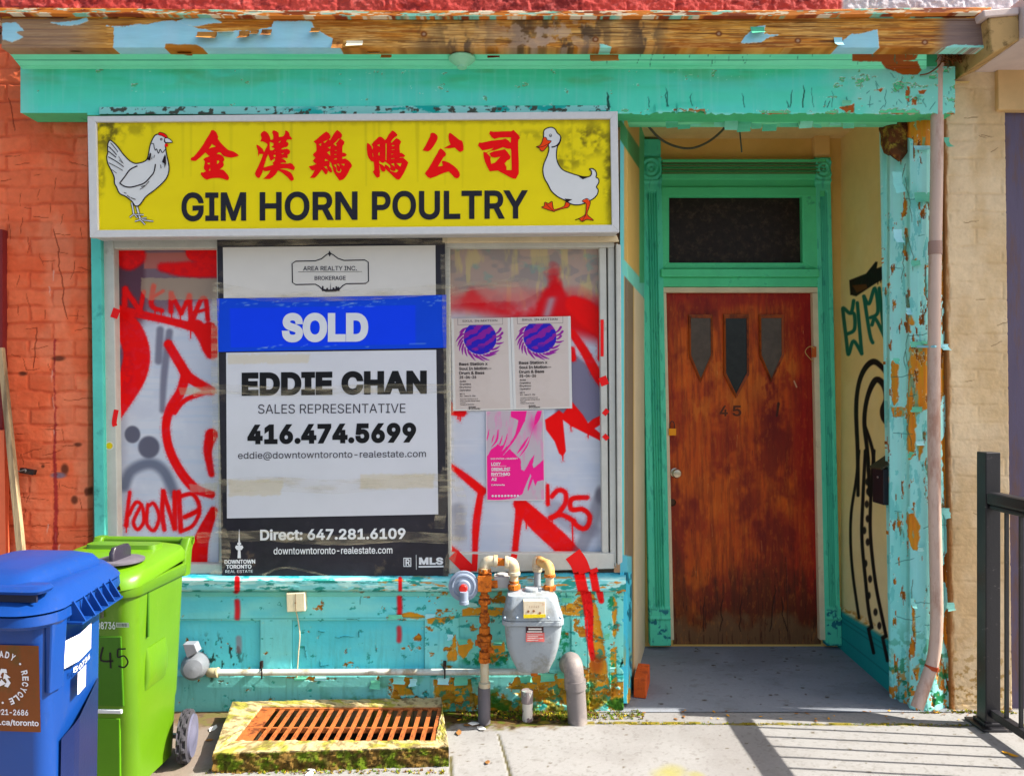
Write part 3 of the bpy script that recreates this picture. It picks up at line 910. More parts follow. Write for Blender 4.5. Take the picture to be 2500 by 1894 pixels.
# --- bulkhead under the window
def bulkhead():
    c = Canvas(218, 1412, 1522, 1760, 1.8, (120, 222, 226))
    c.blend(sstep(0.42, 0.7, c.n(200, 70, 201)) * 0.4, (76, 206, 222))
    c.blend(sstep(0.45, 0.75, c.n(120, 40, 203)) * 0.4, (150, 232, 220))
    c.blend(sstep(1040, 1160, c.X + (c.n(60, 60, 205) - .5) * 120) * 0.6, (122, 210, 190))
    # frame-and-panel relief
    def inpan(xa, xb, ya=1514, yb=1634): return sstep(xa, xa + 2, c.X) * (1 - sstep(xb - 2, xb, c.X)) * sstep(ya, ya + 2, c.Y) * (1 - sstep(yb - 2, yb, c.Y))
    pan = inpan(380, 634) + inpan(713, 1036) + inpan(1120, 1394, 1502, 1634)
    c.h -= pan * 0.014
    c.blend(pan * 0.35 * (c.X < 1100), (50, 196, 220))
    mould = sstep(1441, 1443, c.Y) * (1 - sstep(1453, 1455, c.Y)); c.h += mould * 0.010
    c.blend(mould * 0.6, (120, 202, 178))
    low = sstep(1648, 1650, c.Y); c.h += low * 0.006
    c.blend(low * 0.6, (122, 196, 188))
    c.blend(sstep(640, 440, c.X) * low * 0.5, (96, 168, 160))
    pk = dict(soft=0.9, rag=5.0, ragscale=13, h=-0.007, edge=(206, 232, 214), edgew=1.3)
    bare = lambda X, Y: np.stack([206 + 22 * fbm(X, Y, 40, 8, 5), 136 + 26 * fbm(X, Y, 50, 6, 6), 18 + 24 * fbm(X, Y, 30, 8, 7)], -1)
    for i, pts in enumerate((
        [(945, 1508), (1000, 1494), (1055, 1508)], [(1128, 1486), (1230, 1482), (1236, 1504), (1130, 1504)], [(1368, 1478), (1400, 1474), (1424, 1444), (1430, 1502), (1370, 1502)],
        [(1090, 1600), (1112, 1546), (1116, 1612), (1092, 1616)], [(1116, 1566), (1150, 1560), (1160, 1572), (1132, 1610), (1118, 1590)], [(1200, 1572), (1232, 1566), (1236, 1600), (1210, 1608), (1196, 1594)],
        [(1424, 1436), (1446, 1440), (1462, 1500), (1478, 1600), (1490, 1690), (1440, 1744), (1438, 1600), (1432, 1500)],
        [(1496, 1450), (1506, 1470), (1506, 1540), (1498, 1580), (1494, 1500)], [(1490, 1585), (1504, 1580), (1506, 1660), (1494, 1700)],
        [(948, 1656), (1010, 1652), (1000, 1672), (1012, 1696), (955, 1700), (962, 1676)], [(1060, 1660), (1150, 1656), (1160, 1730), (1060, 1734)],
        [(1260, 1654), (1390, 1640), (1392, 1720), (1270, 1700), (1240, 1676)], [(1040, 1500), (1060, 1508), (1110, 1506), (1080, 1524), (1044, 1522)],
        [(700, 1652), (770, 1650), (820, 1656), (760, 1662)], [(858, 1437), (896, 1436), (890, 1444), (862, 1444)], [(1355, 1425), (1400, 1430), (1380, 1440)], [(1206, 1427), (1300, 1430), (1480, 1428), (1480, 1436), (1210, 1440)])):
        c.poly(pts, bare, seed=i, **pk)
    reg = np.clip(sstep(1640, 1720, c.Y + (c.n(80, 60, 241) - .5) * 90) * sstep(930, 1010, c.X) * .16 + sstep(1330, 1430, c.X) * .05 + sstep(1036, 1120, c.X) * .02, 0, .2)
    clean = 1 - sstep(880, 1080, c.X + (c.n(60, 60, 242) - .5) * 120); nn = c.n(34, 24, 243, 5, .62) + reg - .09 * clean
    m = sstep(.655, .668, nn); c.blend(m, bare(c.X, c.Y).mean((0, 1)) * .9); c.h -= m * .006
    g = sstep(.4, .6, c.n(40, 4, 245, 4)); c.blend(m * g * .6, (150, 84, 8)); c.blend((sstep(.640, .650, nn) - m) * .55, (190, 236, 226))
    m2 = sstep(.66, .672, c.n(20, 15, 247, 5, .62) + reg * .4 - .07 * clean); c.blend(m2 * .8, (34, 150, 140)); c.h -= m2 * .002
    c.blend(sstep(.5, .75, c.n(7, 60, 249, 4)) * sstep(1440, 1700, c.Y) * .22, (70, 130, 116))
    # moss and green staining low on the right
    mz = sstep(0.46, 0.62, c.n(36, 26, 211)) * sstep(1640, 1740, c.Y + (c.n(70, 50, 213) - .5) * 120) * sstep(700, 1050, c.X + (c.Y - 1680) * 3)
    c.blend(mz * 0.95, (44, 96, 16)); c.h += mz * 0.004 * c.n(5, 5, 215)
    c.blend(sstep(0.5, 0.6, c.n(22, 16, 217)) * sstep(1660, 1730, c.Y) * sstep(1040, 1110, c.X) * 0.8, (150, 118, 16))
    for x, y, rx, ry in ((1160, 1612, 30, 14), (1220, 1616, 26, 12), (1378, 1560, 14, 26), (1372, 1600, 12, 16), (1492, 1470, 8, 14), (1494, 1640, 8, 40)):
        w = c.win(x - 50, y - 60, x + 50, y + 60)
        d = np.hypot((c.X[w] - x) / rx, (c.Y[w] - y) / ry)
        c.blend((1 - sstep(0.6, 1.4, d)) * sstep(0.45, 0.55, c.n(9, 9, 219, w=w)), (20, 140, 90), w)
    c.blend(sstep(0.62, 0.68, c.n(10, 22, 223)) * (1 - sstep(40, 90, np.hypot(c.X - 520, (c.Y - 1610) * 1.2))) * 0.9, (30, 60, 50))
    # red spray
    for x, y0, y1, wd, a in ((579, 1418, 1441, 12, .95), (579, 1468, 1508, 13, .8), (580, 1560, 1590, 14, .28), (977, 1412, 1436, 9, .95), (975, 1458, 1505, 12, .9), (973, 1535, 1565, 12, .7)):
        c.stroke([(x, y0), (x + 1, (y0 + y1) / 2), (x, y1)], wd, RED, 4, a)
    c.stroke([(1420, 1400), (1436, 1480), (1440, 1560), (1448, 1608)], [26, 24, 17, 12], RED, 2, 1.0)
    c.stroke([(1452, 1400), (1460, 1430), (1468, 1466)], [20, 18, 14], RED, 2, 1.0)
    c.blob(1456, 1622, 16, 26, (150, 60, 10), 0.6, 0.7)
    r = random.Random(77)
    for i in range(16):
        x, y = r.uniform(700, 1500), r.uniform(1440, 1660)
        if r.random() < .5: c.crack(x, y, r.uniform(6, 12), r.uniform(-1, 1), r.randint(2, 5), (20, 96, 96), 1.3, i)
        else: c.crack(x, y, r.uniform(-1, 1), r.uniform(6, 10), r.randint(2, 5), (20, 96, 96), 1.3, i)
    for x in (634, 713, 1036, 1394, 1434): c.stroke([(x, 1514), (x, 1636)], 1.6, (24, 120, 124), 0.8, 0.7, smooth=False, h=-.004)
    c.stroke([(440, 1511), (900, 1508), (1430, 1504)], 1.5, (24, 120, 110), 0.8, 0.6, smooth=False)
    c.build("bulkhead", on_plane(0.0), P_PAINT, B, skirt=0.06)
    # sill ledge on top of it
    def Yl(X, Y): return np.interp(Y, [1396, 1413, 1416, 1440, 1443], [0.03, -0.035, -0.045, -0.04, -0.012])
    c = Canvas(225, 1397, 1528, 1443, 1.9, (130, 214, 216), stepy=1.4)
    c.blend(sstep(0.5, 0.6, c.n(50, 9, 231)) * 0.8, (190, 234, 226))
    c.blend(sstep(0.58, 0.64, c.n(30, 7, 233)) * 0.9, (30, 140, 130))
    c.blend(sstep(0.62, 0.66, c.n(36, 6, 235)) * sstep(800, 1000, c.X), (210, 140, 40))
    c.blend((1 - sstep(1404, 1414, c.Y)) * 0.6, (20, 130, 160))
    c.h += (c.n(30, 8, 237) - .5) * 0.006
    c.stroke([(579, 1412), (579, 1443)], 13, RED, 2, .95, smooth=False); c.stroke([(977, 1412), (977, 1440)], 9, RED, 2, .95, smooth=False)
    c.stroke([(1412, 1390), (1424, 1445)], 26, RED, 1.5, 1, smooth=False); c.stroke([(1446, 1390), (1456, 1445)], 19, RED, 1.5, 1, smooth=False)
    c.build("window_sill", on_plane(Yl), P_PAINT, B, normal=(0, -0.6, 0.8))
bulkhead()

# --- shop window: frame and painted panes
def window():
    mb = MB()
    mb.prism([(221, 570), (246, 570), (258, 1420), (231, 1420)], -0.012, 0.06); mb.build("left_pilaster", M_TEAL, B, bevel=0.004)
    mb = MB()
    mb.prism([(247, 574), (277, 574), (288, 1402), (257, 1402)], 0.012, 0.07)
    mb.prism([(277.5, 574), (1500, 572), (1500, 604), (278, 607)], 0.012, 0.07)
    mb.prism([(286, 1378), (545, 1376), (545, 1400), (288, 1402)], 0.012, 0.07)
    mb.prism([(1095, 1351), (1500, 1350), (1500, 1388), (1095, 1400)], 0.010, 0.07)
    mb.prism([(1463, 604), (1480, 604), (1486, 1350), (1470, 1350)], 0.02, 0.07)
    mb.prism([(1484, 604), (1500, 604), (1505, 1388), (1490, 1350)], 0.016, 0.07)
    mb.prism([(1504, 594), (1516, 598), (1520, 1372), (1508, 1380)], 0.0, 0.07)
    mb.prism([(528, 590), (552, 590), (556, 1402), (535, 1402)], 0.022, 0.07)
    mb.prism([(1078, 590), (1098, 590), (1102, 1402), (1080, 1402)], 0.022, 0.07)
    mb.build("window_frame", M_FRAME, B, bevel=0.004)
    mb = MB(); mb.prism([(1080, 576), (1506, 574), (1512, 590), (1080, 592)], -0.01, 0.011); mb.build("window_head_trim", M_CREAM, B, bevel=0.003)
    # left pane
    Z = lambda pts: [(x * .5013, 560 + y * .5013) for x, y in pts]
    c = Canvas(278, 604, 534, 1384, 1.25, (196, 200, 212))
    zx = c.X / .5013; zy = (c.Y - 560) / .5013
    c.blend(sstep(0.4, 0.7, c.n(60, 50, 241)) * 0.5, (214, 216, 222)); c.blend(sstep(.5, .8, c.n(120, 8, 242)) * .3, (168, 190, 214))
    dark = (1 - sstep(395, 520, zy + (zx - 600) * 0.25 + (c.n(30, 30, 243) - .5) * 60))
    c.blend(dark, (122, 100, 112))
    c.blend(dark * (1 - sstep(690, 720, zx)), (92, 60, 74))
    c.blend((1 - sstep(60, 90, np.hypot((zx - 605) * 1.6, (zy - 680) * .6))) * .9, (96, 84, 110))
    c.blend((1 - sstep(585, 640, zx)) * sstep(850, 950, zy) * 0.5, (150, 150, 170))
    c.blend((1 - sstep(100, 104, zy)), RED)
    def st(pts, w, col=RED, soft=2.5, a=1.0): c.stroke(Z(pts), [x * .5013 for x in w] if isinstance(w, (list, tuple)) else w * .5013, col, soft, a, spray=9 if col is RED else 0, seed=int(pts[0][0]) % 97)
    c.poly(Z([(700, 115), (930, 112), (932, 190), (702, 192)]), (176, 104, 96), 2)
    st([(590, 120), (625, 150), (660, 130)], 95, soft=6); st([(790, 185), (900, 195), (1060, 190)], [40, 70, 90], soft=6); st([(950, 110), (1060, 130)], 90, soft=3)
    # grey under-painting
    g = (106, 104, 122)
    st([(780, 490), (772, 640)], 36, g, 5, .8); st([(825, 500), (800, 700), (790, 880)], [34, 34, 26], g, 5, .8)
    for x, y, rx, ry in ((645, 998, 38, 42), (725, 1060, 52, 54)): c.blob(x * .5013, 560 + y * .5013, rx * .5, ry * .5, (98, 98, 114), .16)
    st([(605, 1250), (640, 1175), (730, 1140), (800, 1180), (850, 1290)], 52, (90, 96, 116), 9, .8)
    # big red forms
    st([(560, 395), (640, 405), (800, 440), (940, 475), (1030, 500)], [50, 42, 34, 44, 70]); st([(960, 470), (1040, 580)], [60, 90]); st([(1020, 480), (1010, 560), (1030, 600)], 60)
    st([(575, 400), (630, 490), (665, 600), (650, 700), (605, 800), (565, 900)], [60, 120, 130, 130, 110, 60], soft=3)
    st([(820, 560), (880, 660), (920, 720), (1030, 785)], [44, 46, 48, 40]); st([(905, 700), (880, 790), (830, 870), (808, 960), (825, 1070), (880, 1180), (950, 1260), (1030, 1290)], [44, 46, 44, 40, 42, 44, 46, 36])
    st([(1030, 785), (950, 810), (890, 840), (850, 890)], [26, 22, 22, 26])
    st([(1030, 1000), (1012, 1080), (1030, 1190)], [60, 40, 30], soft=3); st([(1040, 1370), (985, 1500), (970, 1600), (975, 1640)], [40, 70, 80, 70])
    # tags
    st([(610, 290), (607, 370)], 28); st([(612, 295), (680, 395)], 26); st([(682, 395), (700, 305)], 22)
    st([(748, 278), (738, 370), (790, 395)], [26, 24, 18]); st([(735, 335), (795, 300)], 16)
    st([(833, 312), (832, 400)], 24); st([(836, 318), (882, 408)], 22); st([(884, 408), (922, 322)], 20); st([(922, 325), (930, 450)], 24)
    st([(935, 455), (975, 350), (1002, 345), (1012, 440)], 22); st([(945, 405), (1005, 390)], 14)
    for x, y, l in ((755, 395, 30), (785, 395, 22), (835, 400, 45), (878, 405, 45), (930, 450, 25), (928, 480, 50)): st([(x, y), (x + 1, y + l)], [7, 5], soft=1)
    st([(632, 1280), (622, 1360), (615, 1440)], [18, 18, 24]); st([(628, 1390), (660, 1330), (690, 1345), (700, 1420), (670, 1460), (650, 1420), (690, 1340)], 17)
    st([(720, 1340), (715, 1430), (750, 1465), (775, 1400), (750, 1335), (725, 1345)], 17); st([(795, 1275), (790, 1380), (800, 1460)], 22); st([(795, 1275), (850, 1455)], 20); st([(852, 1455), (850, 1280)], 22)
    st([(870, 1280), (880, 1460)], 24); st([(878, 1300), (940, 1290), (970, 1360), (900, 1400)], 20); st([(900, 1400), (970, 1370), (940, 1440), (880, 1470)], 18)
    st([(615, 1440), (615, 1475)], [8, 5], soft=1)
    # brown tape residue
    c.poly(Z([(690, 235), (1060, 240), (1060, 340), (720, 345), (685, 300)]), (190, 172, 132), 1.5, rag=3, a=0.55)
    c.poly(Z([(870, 770), (1060, 765), (1060, 800), (880, 806)]), (200, 180, 140), 2, rag=3, a=.5); c.poly(Z([(920, 1240), (1060, 1235), (1060, 1275), (930, 1280)]), (206, 196, 170), 2, rag=3, a=.5)
    c.build("left_pane", on_plane(0.058), P_GLASS, B)
    # right pane
    Z = lambda pts: [(1060 + x * .5253, 560 + y * .5253) for x, y in pts]
    c = Canvas(1092, 600, 1472, 1354, 1.25, (196, 200, 210))
    zx = (c.X - 1060) / .5253; zy = (c.Y - 560) / .5253
    c.blend(sstep(0.45, 0.75, c.n(90, 60, 251)) * 0.5, (176, 188, 208)); c.blend(sstep(.5, .8, c.n(160, 8, 252)) * .3, (216, 218, 224))
    top = 1 - sstep(300, 460, zy + (c.n(60, 60, 253) - .5) * 120)
    c.blend(top, (172, 150, 138))
    blk = sstep(0.5, 0.62, c.n(34, 22, 254, 2)) * top * .5; c.blend(blk, (130, 128, 130))
    c.blend(sstep(.55, .7, c.n(20, 90, 255)) * top * .5, (206, 190, 120))
    c.blend(sstep(.58, .72, c.n(40, 26, 256)) * top * .4, (110, 160, 150))
    c.poly(Z([(630, 560), (800, 700), (800, 880), (700, 900), (560, 860)]), (122, 118, 140), 6)
    def st(pts, w, col=RED, soft=2.5, a=1.0): c.stroke(Z(pts), [x * .5253 for x in w] if isinstance(w, (list, tuple)) else w * .5253, col, soft, a, spray=9 if col is RED else 0, seed=int(pts[0][0]) % 97)
    mass = sstep(300, 400, zy + (c.n(60, 50, 257) - .5) * 170 + 150 * np.exp(-((zx - 560) / 60) ** 2) + 60 * np.exp(-((zx - 180) / 50) ** 2) - 40 * np.exp(-((zx - 420) / 60) ** 2)) * (1 - sstep(430, 520, zy - 0.25 * (zx - 600)))
    c.blend(mass, (214, 6, 16))
    c.blend(sstep(250, 330, zy + (c.n(80, 60, 258) - .5) * 120) * (1 - sstep(340, 430, zy)) * .45, (214, 30, 40))
    c.blend(np.exp(-((zx - 535 + (zy - 360) * .3) / 22) ** 2) * sstep(300, 330, zy) * (1 - sstep(395, 420, zy)), (176, 130, 140))
    st([(650, 350), (720, 400), (770, 470)], [80, 110, 60], soft=6); st([(640, 480), (700, 570), (760, 680), (800, 735)], [34, 40, 46, 40])
    st([(775, 425), (775, 600)], [26, 30]); st([(640, 560), (645, 600)], 30)
    c.poly(Z([(515, 885), (560, 855), (580, 840), (600, 855), (640, 800), (690, 860), (715, 900), (740, 880), (805, 850), (805, 885), (745, 925), (805, 975), (805, 998), (740, 965), (640, 915), (598, 885), (612, 1030), (598, 1055), (580, 1040), (560, 985), (520, 930)]), RED, 2)
    st([(68, 1092), (150, 1155), (222, 1215)], [20, 34, 40]); st([(218, 1215), (196, 1360), (190, 1480), (186, 1600)], [28, 34, 26, 30]); st([(75, 1490), (130, 1550), (190, 1600)], [40, 70, 70]); st([(66, 830), (130, 850)], [60, 40])
    st([(398, 1275), (480, 1360), (580, 1450), (665, 1540), (690, 1580)], [60, 86, 90, 84, 70]); st([(402, 1280), (385, 1400), (372, 1530)], [44, 30, 28])
    for x, y, l in ((427, 1340, 50), (597, 1050, 22), (635, 910, 25), (715, 940, 28), (120, 860, 30), (110, 860, 22), (548, 1340, 30)): st([(x, y), (x + 1, y + l)], [7, 5], soft=1)
    c.blob(1060 + 770 * .5253, 560 + 1235 * .5253, 12, 20, (96, 92, 104), .5, .8)
    st([(560, 1300), (640, 1370), (740, 1400)], [80, 70, 60], (140, 140, 158), 8, .6); st([(760, 1260), (740, 1340), (700, 1440), (670, 1500)], [50, 60, 60, 60], (120, 118, 130), 8, .6); st([(110, 1300), (120, 1420)], 60, (130, 130, 140), 9, .6)  # soft grey shadows painted into the pane's colour
    st([(527, 1190), (528, 1275)], [16, 20]); st([(548, 1240), (575, 1212), (608, 1222), (610, 1270), (575, 1320), (545, 1340)], 22); st([(540, 1340), (590, 1325), (650, 1355)], 22)
    st([(710, 1245), (640, 1252), (638, 1300), (690, 1300), (722, 1330), (715, 1375), (690, 1390), (655, 1370)], 22); st([(640, 1345), (645, 1455)], [7, 6], soft=1)
    c.poly(Z([(68, 290), (430, 235), (505, 245), (500, 280), (420, 330), (68, 350)]), (216, 170, 150), 2, rag=4, a=.25)
    c.build("right_pane", on_plane(0.058), P_GLASS, B)
    # red spray that runs on over the frame
    def spray(pts, w, Y): mb = MB(); ribbon(mb, catmull(pts, 5), w, Y); mb.build("spray_streak", mat("red_spray_paint", RED, 0.45, var=0.06), B, fix=False)
    spray([(1398, 1352), (1412, 1372), (1420, 1392)], 42, 0.0085); spray([(1424, 1386), (1428, 1398)], 30, 0.0080); spray([(1448, 1388), (1452, 1398)], 20, 0.0078)
    spray([(1106, 1352), (1140, 1386), (1150, 1396)], 30, 0.0086); spray([(1160, 1352), (1158, 1394)], 14, 0.0082); spray([(1256, 1352), (1254, 1362)], 15, 0.0083); spray([(273, 762), (290, 768)], 24, 0.0105)
    spray([(284, 1000), (279, 1030), (281, 1040)], 12, 0.0105); spray([(1470, 780), (1470, 870)], 8, 0.0187); spray([(1470, 920), (1478, 940)], 20, 0.0186); spray([(1474, 1012), (1484, 1000)], 12, 0.0186); spray([(1474, 1062), (1484, 1072)], 12, 0.0185)
    mb = MB(); add_shape(mb, [disc_loop(267, 1088, 11)], 0.0112, 0); add_shape(mb, [disc_loop(267, 1088, 8)], 0.0106, 1)
    mb.build("round_sticker", [mat("sticker_white", (214, 212, 196)), mat("sticker_yellow", (226, 196, 10))], B, fix=False)
window()

# --- closed shell of the shop behind the front
def shell():
    mb = MB()
    mb.box((-2.3, 0.075, 0.0), (0.50, 0.10, 3.3))
    mb.box((-2.6, 0.11, 3.24), (2.9, 2.2, 3.3)); mb.box((-2.6, 2.2, 0), (2.9, 2.3, 3.3))
    mb.box((-9.0, 0.05, 0.0), (-2.62, 0.2, 4.3)); mb.box((2.95, 0.10, 0.0), (9.0, 0.2, 3.2)); mb.box((2.5, 0.05, 3.26), (9.0, 0.2, 4.3)); mb.box((-2.6, 0.11, 3.31), (2.48, 0.2, 4.3))
    mb.build("inner_wall", mat("old_plaster", (150, 130, 110), .9), B)
shell()
# --- entry recess
YB = 0.79
def recess():
    c = Canvas(1540, 300, 2090, 1590, 3.2, (222, 178, 98))
    c.blend(sstep(0.45, 0.7, c.n(120, 90, 261)) * .4, (206, 158, 76))
    c.build("recess_back_wall", on_plane(YB), P_PAINT, B)
    mb = MB(); mb.add([(0.4, -0.0, 3.02), (2.2, -0.0, 3.02), (2.2, YB + .02, 3.02), (0.4, YB + .02, 3.02)], [(0, 1, 2, 3)])
    mb.add([(0.4, -0.0, 3.2), (2.2, -0.0, 3.2), (2.2, YB + .02, 3.2), (0.4, YB + .02, 3.2)], [(0, 1, 2, 3)])
    mb.build("recess_ceiling", mat("cream_ceiling", (224, 192, 128), 0.7), B, fix=False)
    # right side wall with its graffiti
    c = Canvas(2050, 290, 2196, 1720, 1.15, (244, 212, 140), stepy=2.0)
    c.blend(sstep(0.4, 0.7, c.n(60, 140, 271)) * .35, (236, 196, 110))
    c.blend(sstep(1000, 1500, c.Y + (c.n(60, 60, 273) - .5) * 200) * .5, (242, 226, 184))  # paler lower wall: the light's gradient painted into the colour
    base = sstep(-3, 3, (c.Y - 1488) - (c.X - 2054) * 0.60 + (c.n(8, 8, 275) - .5) * 4)
    c.blend((1 - sstep(0, 14, np.abs((c.Y - 1482) - (c.X - 2054) * 0.60))) * sstep(.5, .6, c.n(9, 9, 277)), (206, 150, 60))
    c.blend(base, (24, 150, 150)); c.h += base * 0.02
    for k in (12, 22, 60):
        c.blend((1 - sstep(1, 2.4, np.abs((c.Y - 1488 - k) - (c.X - 2054) * (0.60 + k * .003)))) * .6, (8, 100, 104))
    K = (20, 12, 14); GR = (10, 104, 82)
    Z = lambda pts: [(2000 + x * .358, 600 + y * .358) for x, y in pts]
    Q = lambda pts: [(2000 + x * .474, 1100 + y * .474) for x, y in pts]
    c.poly(Z([(205, 235), (320, 190), (385, 108), (398, 112), (392, 155), (485, 118), (560, 110), (560, 200), (485, 200), (380, 260), (252, 345), (212, 335)]), K, 1.6)
    c.poly(Z([(225, 270), (320, 262), (330, 290), (255, 320)]), (96, 52, 16), 2)
    for x in (400, 420, 440, 460, 475): c.stroke(Z([(x, 230), (x, 250 + (x % 7) * 14)]), 2, K, 1)
    gs = lambda pts, w=24: c.stroke(Z(pts), w * .358, GR, 1.4)
    gs([(235, 375), (215, 460), (165, 425), (165, 470), (185, 640), (195, 730), (205, 730), (235, 650), (290, 735)]); gs([(215, 460), (240, 470), (240, 570), (195, 600)]); gs([(260, 390), (275, 560), (290, 735)])
    gs([(305, 345), (345, 600), (365, 660)]); gs([(305, 345), (340, 395), (380, 290), (400, 450), (350, 490)]); gs([(360, 540), (385, 500), (450, 630)]); gs([(410, 290), (430, 480), (450, 630), (480, 500), (500, 400)]); gs([(445, 350), (470, 375), (520, 330)])
    ks = lambda pts, w=28: c.stroke(Z(pts), [q * .358 for q in w] if isinstance(w, list) else w * .358, K, 1.5)
    ks([(265, 1700), (262, 1400), (252, 1120), (268, 950), (310, 840), (370, 790), (430, 830), (480, 900), (560, 1000)], [22, 26, 28, 28, 34, 40, 34, 30, 30])
    ks([(345, 1700), (330, 1420), (308, 1200), (330, 1030), (385, 915), (440, 950), (458, 1040), (432, 1120), (450, 1190), (520, 1240)], [24, 26, 28, 30, 40, 40, 36, 36, 40, 40]); ks([(310, 1220), (350, 1340), (370, 1450), (375, 1700)], [20, 22, 24, 24])
    qs = lambda pts, w=13: c.stroke(Q(pts), w * .474, K, 1.4)
    qs([(205, 0), (190, 150), (165, 320), (162, 480), (175, 650), (205, 860)], 14); qs([(238, 0), (225, 250), (220, 450), (240, 680), (258, 840), (300, 1040)], 17); qs([(282, 0), (265, 260), (265, 450), (290, 680), (325, 860), (372, 1080)], 17)
    for x, y in ((250, 40), (255, 100), (248, 160), (252, 210), (245, 275), (250, 350), (232, 410), (250, 470), (238, 580), (262, 660), (255, 745), (290, 830), (310, 900)):
        c.blob(2000 + x * .474, 1100 + y * .474, 5, 9, K, .3, .9)
    c.build("recess_side_wall", on_any((1.93, 0, 0), (-1, 0, 0)), P_PAINT, B, normal=(-1, 0, 0))
    # angled side of the show window, seen edge-on
    sp = on_any((0.552, 0.0, 0), (0.79, -0.23, 0))
    c = Canvas(1514, 290, 1581, 1716, 0.9, (150, 140, 120), stepy=3.0)
    c.c[:] = (206, 168, 92)
    up = c.Y < 640 + (c.X - 1514) * 1.15
    c.blend((1 - sstep(1522, 1525, c.X)) * 1.0, (110, 200, 200))
    glass = sstep(1524, 1526, c.X) * (1 - sstep(1545, 1547, c.X)) * (~up); c.blend(glass, (120, 104, 84))
    cr = sstep(1547, 1549, c.X) * (1 - sstep(1575, 1576, c.X)) * (~up); c.blend(cr, (216, 196, 160))
    band = (1 - sstep(18, 21, np.abs(c.Y - (642 + (c.X - 1514) * 1.15)))) * sstep(1518, 1520, c.X); c.blend(band, (120, 206, 186))
    gb = (1 - sstep(24, 28, np.abs(c.Y - (316 + (c.X - 1514) * 1.5)))); c.blend(gb, (70, 140, 84))
    c.blend(sstep(1560, 1562, c.X) * (c.Y < 690), (84, 182, 124))
    lo = sstep(1392, 1396, c.Y) * (1 - sstep(1541, 1544, c.X)); c.blend(lo, (70, 190, 214))
    c.blend(lo * sstep(.55, .63, c.n(12, 50, 281)) * sstep(1520, 1690, c.Y + 60 * (c.X < 1522)), (196, 150, 60)); c.blend(lo * sstep(.62, .68, c.n(10, 30, 283)), (16, 100, 120))
    sl = sstep(1356, 1360, c.Y + (1541 - c.X) * .2) * (1 - sstep(1394, 1398, c.Y)) * (1 - sstep(1541, 1544, c.X)); c.blend(sl, (90, 176, 190))
    def ret(X, Y):
        a = sp(X, Y); q = on_plane(0.002)(X, Y); f = X < 1531.5
        return tuple(np.where(f, k, m) for k, m in zip(q, a))
    c.build("window_return", ret, P_PAINT, B, normal=(0.96, -0.28, 0))
    # casings with flutes
    def casing(x0, x1, yt, name, lean):
        c = Canvas(x0, yt, x1, 1568, 0.9, (88, 208, 166), stepy=2.6)
        t = (c.X - x0) / (x1 - x0)
        c.blend(sstep(.42, .7, c.n(30, 160, int(x0))) * .5, (70, 196, 160)); c.blend(sstep(.64, .7, c.n(6, 30, int(x0) + 3)) * .3, (40, 120, 104))
        fl = np.zeros_like(t)
        for q in (0.34, 0.46, 0.58, 0.70): fl = np.maximum(fl, 1 - sstep(.02, .055, np.abs(t - q)))
        body = sstep(470, 476, c.Y) * (1 - sstep(1474, 1480, c.Y))
        c.h += 0.045 - fl * body * 0.014
        c.blend(fl * body * .15, (30, 120, 100))
        for yy in (449, 388, 1478, 1502): 
            g = 1 - sstep(1.5, 4, np.abs(c.Y - yy)); c.h += g * 0.012 * (yy != 388) - g * .012 * (yy == 388)
        if name: pass
        blk = sstep(388, 392, c.Y) * (1 - sstep(444, 448, c.Y)); ro = np.hypot((t - .5) * (x1 - x0), c.Y - 418)
        c.h += blk * (.012 + 0.006 * np.cos(ro * .55))
        pl = sstep(1480, 1484, c.Y); c.h += pl * .012
        c.blend(pl * sstep(.6, .66, c.n(14, 9, int(x0) + 7)) * .8, (20, 90, 110))
        cap = 1 - sstep(364, 368, c.Y)
        if x0 > 1800: c.blend(1 - sstep(388, 392, c.Y), (222, 178, 108))
        c.build("door_casing", lambda X, Y: on_plane(YB - 0.002)(X + (Y - 1000) * lean, Y), P_PAINT, B, skirt=0.06)
    casing(1572, 1622, 346, True, 0.020); casing(1996, 2032, 338, False, 0.022)
    # head, transom and frame
    c = Canvas(1612, 397, 2006, 484, 2.2, (80, 204, 138), stepy=1.1)
    c.h += 0.03 + np.interp(c.Y, [397, 400, 404, 406, 411, 413, 420, 422, 428, 431, 440, 442, 460, 462, 484], [.03, .03, .03, .012, .03, .012, .03, .012, .03, .006, .0, -.005, -.005, .012, .012])
    for yy in (405, 412, 421, 429): c.blend((1 - sstep(.6, 1.8, np.abs(c.Y - yy))) * .7, (96, 56, 20))
    c.build("door_head", on_plane(YB - 0.004), P_PAINT, B, skirt=0.05)
    mb = MB()
    mb.prism([(1614, 462), (1634, 476), (1634, 640), (1614, 660)], YB - .045, YB); mb.prism([(1958, 476), (1998, 462), (2000, 660), (1960, 640)], YB - .045, YB)
    mb.prism([(1614, 641), (2000, 641), (2000, 656), (1614, 656)], YB - .04, YB)
    mb.prism([(1614, 656), (2000, 656), (2002, 676), (1614, 676)], YB - .065, YB); mb.prism([(1614, 676.5), (2002, 676.5), (2002, 700), (1614, 700)], YB - .045, YB)
    mb.build("transom_frame", M_GREEN, B, bevel=0.006)
    mb = MB(); mb.prism([(1634, 476), (1958, 476), (1960, 641), (1634, 641)], YB - .008, YB - .002); mb.build("transom_glass", M_DARKGL, B)
    mb = MB()
    mb.prism([(1616, 701), (2002, 701), (2002, 714), (1616, 714)], YB - .04, YB + .02)
    mb.prism([(1617, 714.5), (1627, 714.5), (1646, 1562), (1637, 1562)], YB - .04, YB + .02); mb.prism([(1984, 714.5), (2000, 714.5), (2020, 1562), (2002, 1562)], YB - .04, YB + .02)
    mb.build("door_frame", M_CREAM, B, bevel=0.004)
    # door
    c = Canvas(1626, 714, 1986, 1572, 1.5, (192, 76, 8))
